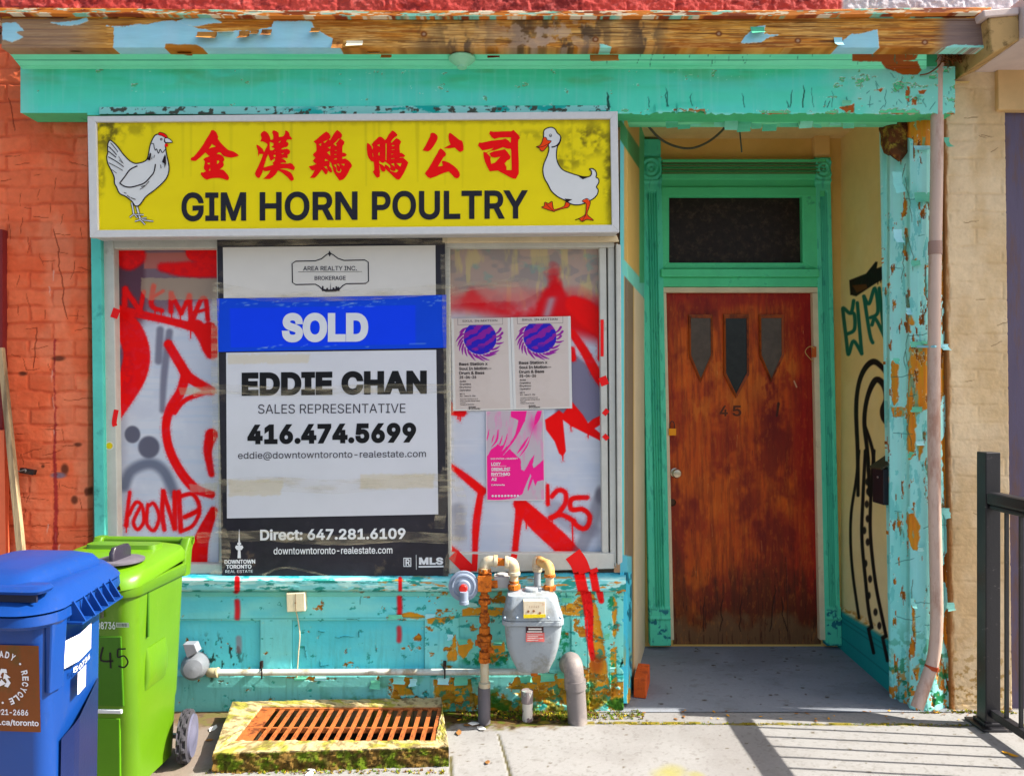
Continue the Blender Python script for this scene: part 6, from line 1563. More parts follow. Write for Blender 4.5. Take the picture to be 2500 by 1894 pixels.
def small_pipes():
    Yp = -.03
    T = thing("wall_pipe", "long thin pale pipe clipped along the foot of the turquoise bulkhead", "pipe", W(900, 1640, Yp))
    mb = MB(); mb.tube([W(516, 1641, Yp), W(1302, 1639, Yp)], .0150, 16); mb.build("pipe", mat("pale_pipe", (196, 204, 196), .45, dirt=(160, 150, 126), dirt_scale=8), T, smooth=True)
    mb = MB(); mb.tube([W(512, 1641, Yp + .05)] + arc(W(514, 1641, Yp + .02), W(528, 1641, Yp), W(514, 1641, Yp)), .022, 14); collar(mb, W(531, 1641, Yp), (1, 0, 0), .024, .012, 16); mb.build("elbow", mat("tan_elbow", (176, 166, 130), .5), T, smooth=True)
    mb = MB(); mb.tube([W(1296, 1639, Yp), W(1312, 1639, Yp)], .021, 12); mb.tube([W(1306, 1640, Yp), W(1312, 1632, -.05)], .015, 10); mb.build("brass_fitting", RUST, T, smooth=True)
    for x in (639, 1086):
        mb = MB(); a = W(x - 4, 1614, -.012); b = W(x + 4, 1628, 0)
        mb.box((a.x, -.02, b.z), (b.x, 0.0, a.z)); mb.tube([W(x, 1626, -.016), W(x, 1634, -.046), W(x, 1644, -.05), W(x, 1652, -.03), W(x, 1655, -.004)], .0035, 8); mb.build("clip", mat("clip_iron", (46, 34, 30), .6, .4), T)
    T = thing("vent_elbow", "thick grey plastic vent pipe bending from the wall down to the pavement", "pipe", W(1411, 1766, -.12))
    mb = MB(); mb.tube([W(1388, 1622, .0)] + arc(W(1390, 1618, -.05), W(1402, 1660, -.12), W(1400, 1604, -.12), 10) + [W(1404, 1672, -.12)], .046, 24); mb.build("bend", mat("grey_pvc", (126, 118, 116), .5, dirt=(150, 140, 134), dirt_scale=8), T, smooth=True)
    mb = MB(); mb.tube([W(1404, 1664, -.12), W(1411, 1772, -.12)], .045, 24); mb.tube([W(1403.6, 1658, -.12), W(1405, 1680, -.12)], .050, 24); mb.build("pipe", mat("grey_pvc", (126, 118, 116), .5), T, smooth=True)
    T = thing("pipe_stub", "short capped pipe stub with chipped white paint, standing in the soil", "pipe", W(1287, 1760, -.10))
    mb = MB(); mb.tube([W(1288, 1764, -.10), W(1288, 1700, -.10)], .025, 18); mb.build("pipe", mat("stub_paint", (216, 208, 196), .6, dirt=(110, 92, 96), dirt_scale=18, dirt_lo=.5, dirt_hi=.56), T, smooth=True)
    mb = MB(); mb.tube([W(1287, 1714, -.10), W(1287, 1684, -.10)], .0275, 18); mb.build("cap", mat("stub_cap", (136, 124, 124), .6, dirt=(170, 200, 190), dirt_scale=14), T, bevel=.002)
    T = thing("dryer_vent", "round grey vent hood on the bulkhead beside the green bin", "vent", W(478, 1650, -.02))
    mb = MB(); c = W(478, 1622, -.0); mb.lathe([(.064, 0), (.064, .02), (.060, .05), (.042, .08), (.0, .09)], c, (.25, -1, .1), 26); mb.build("hood", mat("vent_grey", (122, 126, 132), .4, .2), T, smooth=True)
    mb = MB(); mb.prism([(446, 1572), (474, 1572), (482, 1592), (456, 1606)], -.07, -.02); mb.build("flap", mat("vent_light", (150, 152, 160), .4, .2), T, bevel=.003)
    T = thing("junction_box", "small square cream utility box with a thin cable on the turquoise bulkhead", "utility box", W(721, 1494, 0))
    mb = MB(); mb.prism([(698, 1448), (744, 1446), (745, 1492), (700, 1494)], -.042, .0); mb.build("cover", mat("box_cream", (224, 214, 180), .45), T, bevel=.004)
    mb = MB(); mb.prism([(720.4, 1449), (721.6, 1449), (722.6, 1491), (721.4, 1491)], -.0432, -.0425); mb.lathe([(.0035, 0), (.0035, .001)], W(721, 1471, -.043), (0, -1, 0), 10); mb.build("screw", mat("screw_dark", (130, 96, 60), .5), T)
    mb = MB(); mb.tube(catmull([W(723, 1492, -.012), W(728, 1516, -.008), W(732, 1550, -.02), W(729, 1590, -.02), W(726, 1634, -.012), W(724, 1660, -.004)], 6), .0032, 8); mb.build("cable", mat("cable_pale", (196, 190, 160), .5), T, smooth=True)
small_pipes()

# ================================================================== downpipe, mailbox, brick, padlocks, stick
def downpipe():
    T = thing("downpipe", "pinkish downpipe running down the peeling corner column and kicking out at its foot", "downpipe", W(2240, 1735, -.06))
    Yd = -.075
    m = mat("downpipe_paint", (208, 178, 160), .5, dirt=(178, 136, 116), dirt_scale=7, stretch=(1, 1, .3))
    pth = catmull([W(2289, 122, Yd), W(2287, 400, Yd), W(2282, 700, Yd), W(2280, 1000, Yd), W(2282, 1250, Yd), W(2286, 1430, Yd), W(2286, 1540, Yd), W(2278, 1610, Yd), W(2262, 1660, Yd - .01), W(2238, 1728, Yd - .03)], 8)
    mb = MB(); mb.tube(pth, .0275, 20); mb.build("pipe", m, T, smooth=True)
    mb = MB(); mb.tube([W(2283, 590, Yd), W(2283, 622, Yd)], .030, 20); mb.build("joint", mat("joint_brown", (166, 132, 118), .5), T, smooth=True)
    mb = MB(); a = W(2281, 848, Yd); mb.tube([W(2238, 846, -.015), W(2262, 846, -.06), W(2281, 846, -.106), W(2300, 846, -.06), W(2308, 846, -.0)], .006, 8); mb.build("strap", M_AQUA, T)
    mb = MB(); mb.tube([W(2275, 1624, Yd - .002), W(2273, 1634, Yd - .003)], .0295, 20); mb.build("band", mat("band_rust", (176, 70, 30), .6), T, smooth=True)
    mb = MB(); r = random.Random(4)
    T2 = thing("ragged_wire", "old dark wire and cobwebs drooping under the right end of the cornice", "wire", W(2270, 180, -.1))
    mb.tube(catmull([W(2246, 184, -.11), W(2270, 178, -.12), W(2296, 156, -.12), W(2304, 128, -.14)], 8), .0035, 8); mb.build("wire", mat("wire_brown", (110, 66, 30), .6), T2, smooth=True)
    mb = MB()
    for k in range(46):
        x, y = r.uniform(2290, 2345), r.uniform(118, 150); mb.tube([W(x, y, -.12), W(x + r.uniform(-14, 14), y + r.uniform(-10, 12), -.1 + r.uniform(-.04, .04)), W(x + r.uniform(-16, 16), y + r.uniform(-8, 14), -.1)], .002, 4)
    tag(mb.build("twig_litter", mat("twig_brown", (120, 70, 26), .9, var=.4), T2, fix=False), None, kind="stuff")
downpipe()

def odds():
    # mailbox on the right wall of the entry
    T = thing("mailbox", "black metal mailbox with sloping lid on the tan wall inside the entry", "mailbox", (1.93, .26, 1.0))
    f = on_any((1.93, 0, 0), (-1, 0, 0))
    y0, y1 = .15, .262; zt, zb = 1.145, .965
    mb = MB(); mb.box((1.858, y0, zb), (1.928, y1, zt)); mb.build("box", M_BLACK, T, bevel=.004)
    mb = MB(); mb.add([(1.845, y0 - .006, zt - .005), (1.845, y1 + .006, zt - .005), (1.928, y1 + .006, zt + .05), (1.928, y0 - .006, zt + .05), (1.845, y0 - .006, zt + .004), (1.845, y1 + .006, zt + .004), (1.928, y1 + .006, zt + .06), (1.928, y0 - .006, zt + .06)], [(0, 1, 2, 3), (4, 7, 6, 5), (0, 4, 5, 1), (1, 5, 6, 2), (2, 6, 7, 3), (3, 7, 4, 0)]); mb.build("lid", mat("mailbox_lid", (60, 56, 40), .5), T)
    mb = MB(); mb.lathe([(.006, 0), (.006, .004)], (1.857, .2, 1.10), (-1, 0, 0), 10); mb.build("lock", mat("lock_steel", (190, 190, 190), .3, .8), T)
    # brick doorstop
    mb = MB(); mb.box((0, 0, 0), (.060, .19, .098)); o = mb.build("loose_brick", mat("brick_orange", (206, 88, 30), .85, var=.18, scale=30, bump=.6, bscale=120, dirt=(160, 66, 30), dirt_scale=14), None, bevel=.003)
    o.location = (.606, .13, .0125); o.rotation_euler = (math.radians(2.9), 0, math.radians(-16.5))
    tag(o, "loose orange brick standing on end on the entry floor against the bulkhead", "brick")
    # padlock on the door edge
    T = thing("padlock", "small brass padlock hanging at the edge of the brown door above its knob", "padlock", W(1639, 1064, .74))
    mb = MB(); mb.prism([(1633, 1046), (1651, 1046), (1651, 1063), (1633, 1063)], .738, .752); mb.build("body", mat("brass", (236, 150, 24), .35, .3), T, bevel=.002)
    mb = MB(); mb.tube([W(x, y, .745) for x, y in catmull([(1636, 1048), (1636, 1034), (1641, 1028), (1646, 1034), (1646, 1048)], 4)], .0026, 8); mb.build("shackle", mat("shackle_dark", (60, 50, 44), .4, .5), T, smooth=True)
    T = thing("hasp_lock", "rusty black padlock and hasp screwed to the orange brick pier", "padlock", W(60, 1155, .0))
    mb = MB(); mb.prism([(48, 1142), (84, 1148), (80, 1160), (46, 1154)], -.012, .012); mb.build("hasp", mat("hasp_black", (44, 40, 40), .5, .4, dirt=(96, 60, 40)), T, bevel=.002)
    mb = MB(); mb.tube([W(x, y, -.012) for x, y in catmull([(24, 1136), (30, 1146), (46, 1150), (62, 1146), (62, 1152)], 5)], .0035, 8); mb.build("shackle", mat("shackle_steel", (150, 140, 136), .35, .6), T, smooth=True)
    # weathered stick leaning on the pier
    p0 = (-6, 852); p1 = (52, 1378)
    c = Canvas(0, 0, 1, 1, .05)
    mb = MB(); mb.prism([(-8, 850), (4, 848), (59, 1376), (62, 1860), (46, 1860), (42, 1376)], -.045, -.02)
    o = mb.build("wooden_stick", mat("weathered_wood", (176, 152, 116), .8, var=.25, scale=14, bump=.5, bscale=60, stretch=(2, 2, .2), dirt=(120, 100, 76), dirt_scale=9), None, bevel=.002)
    tag(o, "weathered thin wooden board leaning against the orange brick pier", "board")
odds()

# ================================================================== window well with its iron grate
def window_well():
    T = thing("window_well", "mossy low concrete kerb round a basement opening in the pavement", "window well", ((OX0 + OX1) / 2, (OY0 + OY1) / 2, 0))
    zt = .08
    ob = [(WELL['fl'].x, WELL['fl'].y), (WELL['fr'].x, WELL['fr'].y), (WELL['br'].x, WELL['br'].y), (WELL['bl'].x, WELL['bl'].y)]
    ins = [(OX0, OY0), (OX1, OY0), (OX1, OY1), (OX0, OY1)]
    # ring sampled finely so that it can be rough
    def side(p, q, n): return [(p[0] + (q[0] - p[0]) * k / n, p[1] + (q[1] - p[1]) * k / n) for k in range(n)]
    N = (150, 70, 150, 70)
    O = sum((side(ob[k], ob[(k + 1) % 4], N[k]) for k in range(4)), []); I = sum((side(ins[k], ins[(k + 1) % 4], N[k]) for k in range(4)), [])
    n = len(O); rows = []
    for t, z, w in [(0, -.03, 0)] + [(0, z, 0) for z in np.linspace(0, .074, 13)] + [(0.02, .08, 0)] + [(t, .081, 0) for t in np.linspace(.06, .97, 12)] + [(1, .078, 0), (1, -.05, 0), (1, -.5, 0)]:
        rows.append([(o[0] + (i[0] - o[0]) * t, o[1] + (i[1] - o[1]) * t, z) for o, i in zip(O, I)])
    V = np.array(rows); m = len(rows)
    U = np.arange(n)[None, :] * .008 + np.zeros((m, 1)); Rr = np.arange(m)[:, None] * .008 + np.zeros((1, n))
    rough = fbm(U, Rr, .05, .03, 601) - .5; fine = fbm(U, Rr, .014, .014, 603) - .5
    outer = np.zeros((m, n)); outer[1:15] = 1
    V[..., 2] += (rough * .014 + fine * .004) * (V[..., 2] > .05) * (np.arange(m)[:, None] < m - 3)
    cen = np.array([(OX0 + OX1) / 2, (OY0 + OY1) / 2])
    V[..., 1] -= outer * np.clip(rough * .03 + fine * .012, -.012, .02) * (np.arange(n)[None, :] < N[0])
    top = (np.arange(m)[:, None] >= 14) & (np.arange(m)[:, None] < m - 2)
    col = np.zeros((m, n, 3)); col[:] = (196, 176, 130)
    a = sstep(.42, .6, fbm(U, Rr, .05, .04, 605))[..., None]
    ocol = np.array((120, 92, 40)) * (1 - a) + np.array((92, 112, 14)) * a
    b = sstep(.5, .6, fbm(U, Rr, .02, .02, 607))[..., None]; ocol = ocol * (1 - b * .6) + np.array((60, 48, 20)) * b * .6
    col = np.where(top[..., None], col, ocol)
    tm = sstep(.5, .62, fbm(U, Rr, .07, .05, 609))[..., None] * top[..., None]; col = col * (1 - tm * .7) + np.array((150, 150, 40)) * tm * .7
    td = sstep(.56, .64, fbm(U, Rr, .03, .03, 611))[..., None] * top[..., None]; col = col * (1 - td * .6) + np.array((110, 92, 60)) * td * .6
    col[m - 2:] = (40, 30, 24)
    vs = V.reshape(-1, 3); idx = np.arange(m * n).reshape(m, n)
    q = np.stack([idx[:-1], np.roll(idx, -1, 1)[:-1], np.roll(idx, -1, 1)[1:], idx[1:]], -1).reshape(-1, 4)
    me = bpy.data.meshes.new("kerb"); me.from_pydata(vs.tolist(), [], q.tolist())
    ca = me.attributes.new("Col", 'FLOAT_COLOR', 'POINT'); lc = np.clip(lin(col) * KALB * .8, .004, .86).reshape(-1, 3)
    ca.data.foreach_set("color", np.concatenate([lc, np.ones((len(lc), 1))], 1).astype(np.float32).ravel()); me.update()
    link_mesh("kerb", me, P_GROUND, T)
    mb = MB(); mb.add([(OX0, OY0, -.5), (OX1, OY0, -.5), (OX1, OY1, -.5), (OX0, OY1, -.5)], [(0, 1, 2, 3)]); mb.build("pit_floor", mat("pit_dirt", (36, 26, 22), .95), T, fix=False)
    GT = thing("iron_grate", "rusty orange iron grate with upright slots lying in the concrete kerb", "grate", ((OX0 + OX1) / 2, (OY0 + OY1) / 2, .06))
    m2 = mat("grate_rust", (168, 92, 42), .75, var=.2, scale=30, bump=.4, dirt=(104, 52, 22), dirt_scale=26, dirt_lo=.5, dirt_hi=.6)
    mb = MB(); z0, z1 = .064, .074
    mb.box((OX0 + .001, OY0 + .001, z0), (OX0 + .065, OY1 - .001, z1)); mb.box((OX1 - .02, OY0 + .001, z0), (OX1 - .001, OY1 - .001, z1)); mb.box((OX0 + .065, OY0 + .001, z0), (OX1 - .02, OY0 + .012, z1)); mb.box((OX0 + .065, OY1 - .014, z0), (OX1 - .02, OY1 - .001, z1))
    mb.build("rim", m2, GT)
    x0, x1 = OX0 + .065, OX1 - .02; nb = 16; st = (x1 - x0) / (nb + .55)
    src = None
    for k in range(nb):
        xa = x0 + st * (k + .55)
        if src is None:
            mb = MB(); mb.box((xa, OY0 + .012, z0 + .003), (xa + st * .42, OY1 - .014, z1 - .003)); src = mb.build("bar", m2, GT)
        else:
            o = src.copy(); COL.objects.link(o); o.location.x += st * k
    ym = OY0 + (OY1 - OY0) * .42
    mb = MB(); mb.box((x0, ym - .006, z0 - .016), (x1, ym + .006, z1 - .0045)); mb.build("cross_bar", m2, GT)
window_well()

# ================================================================== wheeled bins
def wheel(T, x, y, r, w, toe=0.0):
    TC, TS = math.cos(math.radians(toe)), math.sin(math.radians(toe))
    mb = MB(); n = 52
    prof = []
    for side in (-1, 1):
        pass
    rings = []
    for k, (rr, h) in enumerate(((r * .80, -w / 2), (r * .96, -w / 2 + .004), (r, -w / 2 + .01), (r, -w * .10), (r * .965, -w * .09), (r * .965, w * .09), (r, w * .10), (r, w / 2 - .01), (r * .96, w / 2 - .004), (r * .80, w / 2))):
        ring = []
        for j in range(n):
            a = 2 * math.pi * j / n
            lug = 1.0 if (j + (0 if h < 0 else 1)) % 4 < 2 else .88
            q = rr * (lug if rr > r * .97 else 1)
            u, v = h, q * math.cos(a)
            ring.append((x + u * TC - v * TS, y + u * TS + v * TC, r + q * math.sin(a)))
        rings.append(ring)
    mb.loft(rings); wh = mb.build("wheel", mat("tyre_grey", (62, 60, 66), .8), T, world_coords=False)
    mb = MB(); mb.lathe([(r * .8, 0), (r * .78, .008), (r * .5, .004), (r * .3, .012), (r * .15, .016)], (x + w / 2 * TC, y + w / 2 * TS, r), (TC, TS, 0), 28); o = mb.build("rim", mat("rim_grey", (96, 96, 116), .5), wh, smooth=True, world_coords=False)
    return wh

def scuff(m, rgb):
    t = m.node_tree; p = t.nodes["Principled BSDF"]; lk = p.inputs['Base Color'].links[0].from_socket
    tc = t.nodes.new("ShaderNodeTexCoord"); mp = t.nodes.new("ShaderNodeMapping"); mp.inputs['Scale'].default_value = (6, 6, 1.2); mp.inputs['Rotation'].default_value = (.5, .4, .2)
    n = t.nodes.new("ShaderNodeTexNoise"); n.inputs['Scale'].default_value = 9; n.inputs['Detail'].default_value = 9; n.inputs['Roughness'].default_value = .75
    r = t.nodes.new("ShaderNodeMapRange"); r.inputs[1].default_value = .58; r.inputs[2].default_value = .74; r.inputs[4].default_value = .55
    mx = t.nodes.new("ShaderNodeMix"); mx.data_type = 'RGBA'; mx.inputs[7].default_value = (*alb(rgb), 1)
    t.links.new(tc.outputs['Object'], mp.inputs[0]); t.links.new(mp.outputs[0], n.inputs['Vector']); t.links.new(n.outputs[0], r.inputs[0]); t.links.new(r.outputs[0], mx.inputs[0]); t.links.new(lk, mx.inputs[6]); t.links.new(mx.outputs[2], p.inputs['Base Color'])

def green_bin():
    T = thing("green_bin", "lime green wheeled bin numbered 45 with black locking dial on its lid", "wheeled bin", (-1.578, -.655, 0), math.radians(-3))
    G1 = paint_mat("green_plastic", .38, .05, 12, .06, 40, .45); gm = mat("green_plastic_plain", (82, 124, 4), .38, var=.06, bump=.06, spec=.4, dirt=(72, 108, 10), dirt_scale=9, dirt_lo=.6, dirt_hi=.8)
    H = .822; w1, d1, w0, d0 = .42, .41, .35, .32
    def sec(t): return w0 + (w1 - w0) * t, d0 + (d1 - d0) * t
    rings = []
    for t in (0, .04, .3, .33, .6, .9, 1.0):
        w, d = sec(t); k = .0 if t < .32 else .006
        rings.append(rrect(w + k, d + k, .055, .04 + (H - .04) * t, 6, 0, (d1 - d) / 2 * .7))
    mb = MB(); mb.loft(rings); mb.build("body", gm, T, smooth=True, world_coords=False)
    mb = MB(); mb.loft([rrect(w1 + .022, d1 + .022, .065, H - .045, 6), rrect(w1 + .03, d1 + .03, .068, H - .04, 6), rrect(w1 + .03, d1 + .03, .068, H - .004, 6), rrect(w1 + .02, d1 + .02, .06, H, 6)]); mb.build("rim_band", gm, T, smooth=True, world_coords=False)
    # lid: shallow dome, higher at the hinge
    def lz(y): return .018 * (y / .21)
    L = []
    for w, d, z, r, sy in ((w1 + .02, d1 + .03, H + .001, .075, 0), (w1 + .03, d1 + .045, H + .006, .08, -.004), (w1 + .03, d1 + .045, H + .03, .085, -.004), (w1 + .012, d1 + .025, H + .052, .09, 0), (w1 - .05, d1 - .05, H + .066, .10, .01), (w1 - .16, d1 - .16, H + .070, .08, .02)):
        L.append([(x, y, z + lz(y)) for x, y, z in rrect(w, d, r, z, 7, 0, sy)])
    mb = MB(); mb.loft(L); lid = mb.build("lid", mat("lid_green", (90, 136, 12), .35, var=.05, bump=.05, spec=.5, dirt=(82, 122, 20), dirt_scale=7, dirt_lo=.6, dirt_hi=.8), T, smooth=True, world_coords=False)
    mb = MB()
    zz = H + .070
    for a, b in (((-.15, .06), (.15, .15)),):
        mb.loft([rrect(b[0] - a[0], b[1] - a[1], .03, zz - .004, 5, 0, (a[1] + b[1]) / 2), rrect(b[0] - a[0] - .01, b[1] - a[1] - .01, .03, zz + .022, 5, 0, (a[1] + b[1]) / 2)])
    mb.build("lid_step", gm, lid, smooth=True, world_coords=False)
    mb = MB(); mb.lathe([(.085, -.004), (.085, .004), (.075, .008), (.02, .007)], (.105, -.10, zz + .0), (0, 0, 1), 32); dl = mb.build("dial", mat("dial_grey", (96, 92, 100), .45, var=.2), lid, smooth=True, world_coords=False)
    mb = MB(); mb.loft([rrect(.022, .12, .009, zz + .004, 3, .105, -.10), rrect(.022, .12, .009, zz + .038, 3, .105, -.10), rrect(.018, .09, .008, zz + .055, 3, .105, -.10)]); mb.build("dial_grip", mat("dial_black", (44, 40, 52), .35, spec=.5), lid, smooth=True, world_coords=False)
    mb = MB()
    rr = [(.052 * math.cos(math.radians(a)), .052 * math.sin(math.radians(a))) for a in range(0, 181, 20)]
    yf = -(d1 + .045) / 2 - .0055
    mb.add([(.135 + x, yf, H + .0 + z * .8 - .008) for x, z in rr], [tuple(range(len(rr)))]); mb.build("latch_opening", mat("latch_dark", (22, 10, 16), .7), T, fix=False, world_coords=False)
    mb = MB(); yb = d1 / 2 + .05
    mb.tube([(-w1 / 2, yb, H + .075), (w1 / 2, yb, H + .075)], .016, 14)
    for x in (-w1 / 2 + .02, w1 / 2 - .02): mb.loft([rrect(.04, .05, .01, H - .06, 3, x, d1 / 2 + .01), rrect(.04, .06, .01, H + .04, 3, x, d1 / 2 + .02), rrect(.04, .05, .01, H + .09, 3, x, yb)])
    mb.build("handle", gm, T, smooth=True, world_coords=False)
    # front panel, side pocket, stripe
    def front(t, off): w, d = sec(t); return (d1 - d) / 2 * .7 - d / 2 - off
    def zt(t): return .04 + (H - .04) * t
    def plate(x0, x1, t0, t1, off, name, m, taper=0.0, parent=T):
        mb = MB(); b = []
        for (x, t) in ((x0 + taper, t0), (x1 - taper, t0), (x1, t1), (x0, t1)): b.append((x, front(t, off), zt(t)))
        bk = [(p[0], p[1] + .012, p[2]) for p in b]
        mb.add(b + bk, [(0, 1, 2, 3), (7, 6, 5, 4), (0, 4, 5, 1), (1, 5, 6, 2), (2, 6, 7, 3), (3, 7, 4, 0)]); return mb.build(name, m, parent, bevel=.003, world_coords=False)
    fp = plate(-.15, .163, .42, .76, .006, "front_plate", mat("plate_green", (58, 110, 4), .4, var=.1), .006)
    plate(-.15, .15, .385, .405, .009, "reflector", mat("white_stripe", (214, 220, 220), .3, bump=0), .0)
    plate(-.15, .14, .05, .36, .006, "lower_plate", mat("plate_green_low", (80, 138, 4), .4, var=.08), .012)
    wh = mat("bin_white_ink", (200, 214, 206), .5, bump=0); bk = mat("marker_black", (24, 18, 22), .5, bump=0)
    def fcv(x, z): t = (z - .04) / (H - .04); return (x, front(t, .0072), z)
    mb = MB(); text(mb, "508736", .062, .145, .690, .662, fcv, bold=.02); mb.build("serial_number", wh, T, fix=False, world_coords=False)
    mb = MB(); mb.add([fcv(.148, .670), fcv(.197, .670), fcv(.197, .688), fcv(.148, .688)], [(0, 1, 2, 3)]); o = mb.build("bar_label", mat("grey_label", (176, 196, 170), .5), T, fix=False, world_coords=False)
    mb = MB(); r = random.Random(3); x = .152
    while x < .19: mb.add([(p[0], p[1] - .0006, p[2]) for p in (fcv(x, .673), fcv(x + .0014, .673), fcv(x + .0014, .685), fcv(x, .685))], [(0, 1, 2, 3)]); x += r.uniform(.0025, .005)
    mb.build("bar_code", bk, T, fix=False, world_coords=False)
    mb = MB(); cv = lambda x, z: (x + .150, front((z - .04) / (H - .04), .0078), z)
    def pen(pts, w): ribbon(mb, catmull(pts, 4) if len(pts) > 2 else pts, w, 0, 0, conv=lambda a, b: cv(a, b))
    pen([(-.055, .595), (-.066, .545), (-.02, .543)], .007); pen([(-.03, .575), (-.031, .515)], .007); pen([(.03, .59), (.0, .588)], .006); pen([(.0, .588), (-.002, .558), (.022, .563), (.035, .54), (.02, .52), (-.002, .524)], .006)
    mb.build("number_mark", bk, T, fix=False, world_coords=False)
    mb = MB(); mb.tube([(.10, front(.93, .006), zt(.93)), (.10, front(.88, .008), zt(.85))], .006, 8); mb.build("latch_strap", mat("strap_dark", (70, 76, 60), .5), T, smooth=True, world_coords=False)
    sx = lambda t: sec(t)[0] / 2
    mb = MB(); mb.loft([rrect(.02, .14, .009, zt(.46), 4, sx(.46) - .002, -.02), rrect(.05, .15, .02, zt(.52), 4, sx(.52) - .004, -.02), rrect(.05, .15, .02, zt(.60), 4, sx(.6) - .006, -.02), rrect(.02, .14, .009, zt(.66), 4, sx(.66) - .004, -.02)]); mb.build("side_grip", gm, T, smooth=True, world_coords=False)
    mb = MB(); mb.box((sx(.9) + .0, -.10, zt(.72)), (sx(.9) + .006, -.09, zt(.94))); mb.build("side_slot", mat("slot_green", (50, 96, 6), .5), T, world_coords=False)
    mb = MB(); mb.box((-.24, d1 / 2 - .038, .098), (.24, d1 / 2 - .022, .114)); mb.build("axle", mat("axle_steel", (150, 140, 130), .4, .6), T, world_coords=False)
    for s in (-1, 1): wheel(T, s * .222, d1 / 2 - .03, .106, .044, 14 if s > 0 else 0)
green_bin()
for q in ("green_plastic_plain", "lid_green"): scuff(MATS[q], (120, 140, 60))

def blue_bin():
    T = thing("blue_bin", "large blue recycling bin with brown READY RECYCLE REPEAT label, nearest the camera", "wheeled bin", (-1.41, -1.51, 0), math.radians(-4))
    bm = mat("blue_plastic", (4, 58, 128), .36, var=.05, bump=.05, spec=.4, dirt=(20, 48, 96), dirt_scale=9, dirt_lo=.6, dirt_hi=.8)
    H = .965; w1, d1, w0, d0 = .50, .34, .46, .30
    def sec(t): return w0 + (w1 - w0) * t, d0 + (d1 - d0) * t
    rings = []
    for t in (0, .05, .5, 1.0):
        w, d = sec(t); rings.append([(x * (1 - .45 * max(0, y / d1 + .1)), y, z) for x, y, z in rrect(w, d, .034, .04 + (H - .04) * t, 6, 0, (d1 - d) / 2 * .6)])
    mb = MB(); mb.loft(rings); mb.build("body", bm, T, smooth=True, world_coords=False)
    tp = lambda ring: [(x * (1 - .42 * max(0, y / .46 + .12)), y, z) for x, y, z in ring]
    mb = MB(); mb.loft([tp(q) for q in (rrect(w1 + .03, d1 + .13, .07, H - .035, 7, 0, .035), rrect(w1 + .05, d1 + .15, .08, H - .025, 7, 0, .035), rrect(w1 + .045, d1 + .145, .08, H - .002, 7, 0, .035))]); mb.build("lid_skirt", bm, T, smooth=True, world_coords=False)
    L = []
    for w, d, z, r, sy in ((w1 + .035, d1 + .05, H, .08, -.006), (w1 + .05, d1 + .065, H + .004, .085, -.01), (w1 + .03, d1 + .045, H + .016, .09, -.006), (w1 + .0, d1 + .01, H + .030, .09, 0), (w1 - .03, d1 - .03, H + .046, .09, 0), (w1 - .12, d1 - .12, H + .052, .09, .01)):
        L.append(tp(rrect(w, d + .09, r, z, 7, 0, sy + .045)))
    mb = MB(); mb.loft(L); lid = mb.build("lid", bm, T, smooth=True, world_coords=False)
    # raised crown with an undercut ledge on its right-hand side
    mb = MB(); pr = []
    for w, z, y0, y1, r in ((.30, H + .040, -.17, .19, .04), (.30, H + .058, -.165, .19, .04), (.27, H + .078, -.13, .18, .04), (.20, H + .088, -.08, .16, .04)):
        pr.append(rrect(w, y1 - y0, r, z, 6, .03, (y0 + y1) / 2))
    mb.loft(pr); mb.build("crown", bm, lid, smooth=True, world_coords=False)
    mb = MB(); mb.loft([rrect(.22, .06, .02, H + .050, 4, .135, -.155), rrect(.23, .07, .02, H + .058, 4, .135, -.155), rrect(.21, .05, .02, H + .066, 4, .135, -.145)]); mb.build("grip_ledge", bm, lid, smooth=True, world_coords=False)
    mb = MB(); mb.box((.045, -.178, H + .030), (.235, -.172, H + .052)); mb.build("grip_shadow_gap", mat("gap_shade_dark", (28, 30, 50), .6), lid, world_coords=False)  # dark strip stands in for the shade under the grip ledge
    # stiffening fins on the right edge of the lid
    for k in range(6):
        y = -.09 + k * .046; xo = (w1 / 2 + .02) * (1 - .42 * max(0, y / .46 + .12))
        mb = MB(); mb.add([(xo, y, H + .012), (xo + .034, y, H - .040), (xo - .01, y, H - .045), (xo, y + .005, H + .012), (xo + .034, y + .005, H - .040), (xo - .01, y + .005, H - .045)], [(0, 1, 2), (5, 4, 3), (0, 3, 4, 1), (1, 4, 5, 2), (2, 5, 3, 0)])
        mb.build("lid_fin", bm, lid, world_coords=False)
    mb = MB(); e0 = (w1 / 2 + .02) * (1 - .42 * max(0, -.10 / .46 + .12)); e1 = (w1 / 2 + .02) * (1 - .42 * (.155 / .46 + .12)); v = [(e0 - .02, -.10, H - .047), (e0 + .033, -.10, H - .047), (e1 + .036, .155, H - .047), (e1 - .02, .155, H - .047)]; mb.add(v + [(x, y, z + .005) for x, y, z in v], [(0, 3, 2, 1), (4, 5, 6, 7), (0, 1, 5, 4), (1, 2, 6, 5), (2, 3, 7, 6), (3, 0, 4, 7)]); mb.build("fin_shelf", bm, lid, world_coords=False)
    def front(z, off): t = (z - .04) / (H - .04); w, d = sec(t); return (d1 - d) / 2 * .6 - d / 2 - off
    def right(z, off, y=-.1): t = (z - .04) / (H - .04); return sec(t)[0] / 2 * (1 - .45 * max(0, y / d1 + .1)) + off
    mb = MB(); mb.box((.03, front(.95, .012), .925), (.06, front(.95, -.01), .95)); mb.build("front_lug", bm, T, world_coords=False)
    # corner rib under the skirt and a flat dark sheet for the shaded side panel
    mb = MB(); mb.loft([rrect(.014, .05, .004, .76, 2, right(.76, .002), -.13), rrect(.024, .06, .006, .955, 2, right(.955, .004), -.13)]); mb.build("corner_rib", bm, T, world_coords=False)
    fc = lambda o: (lambda x, z: (x, front(z, o), z)); rc = lambda o: (lambda y, z: (right(z, o, y), y, z))
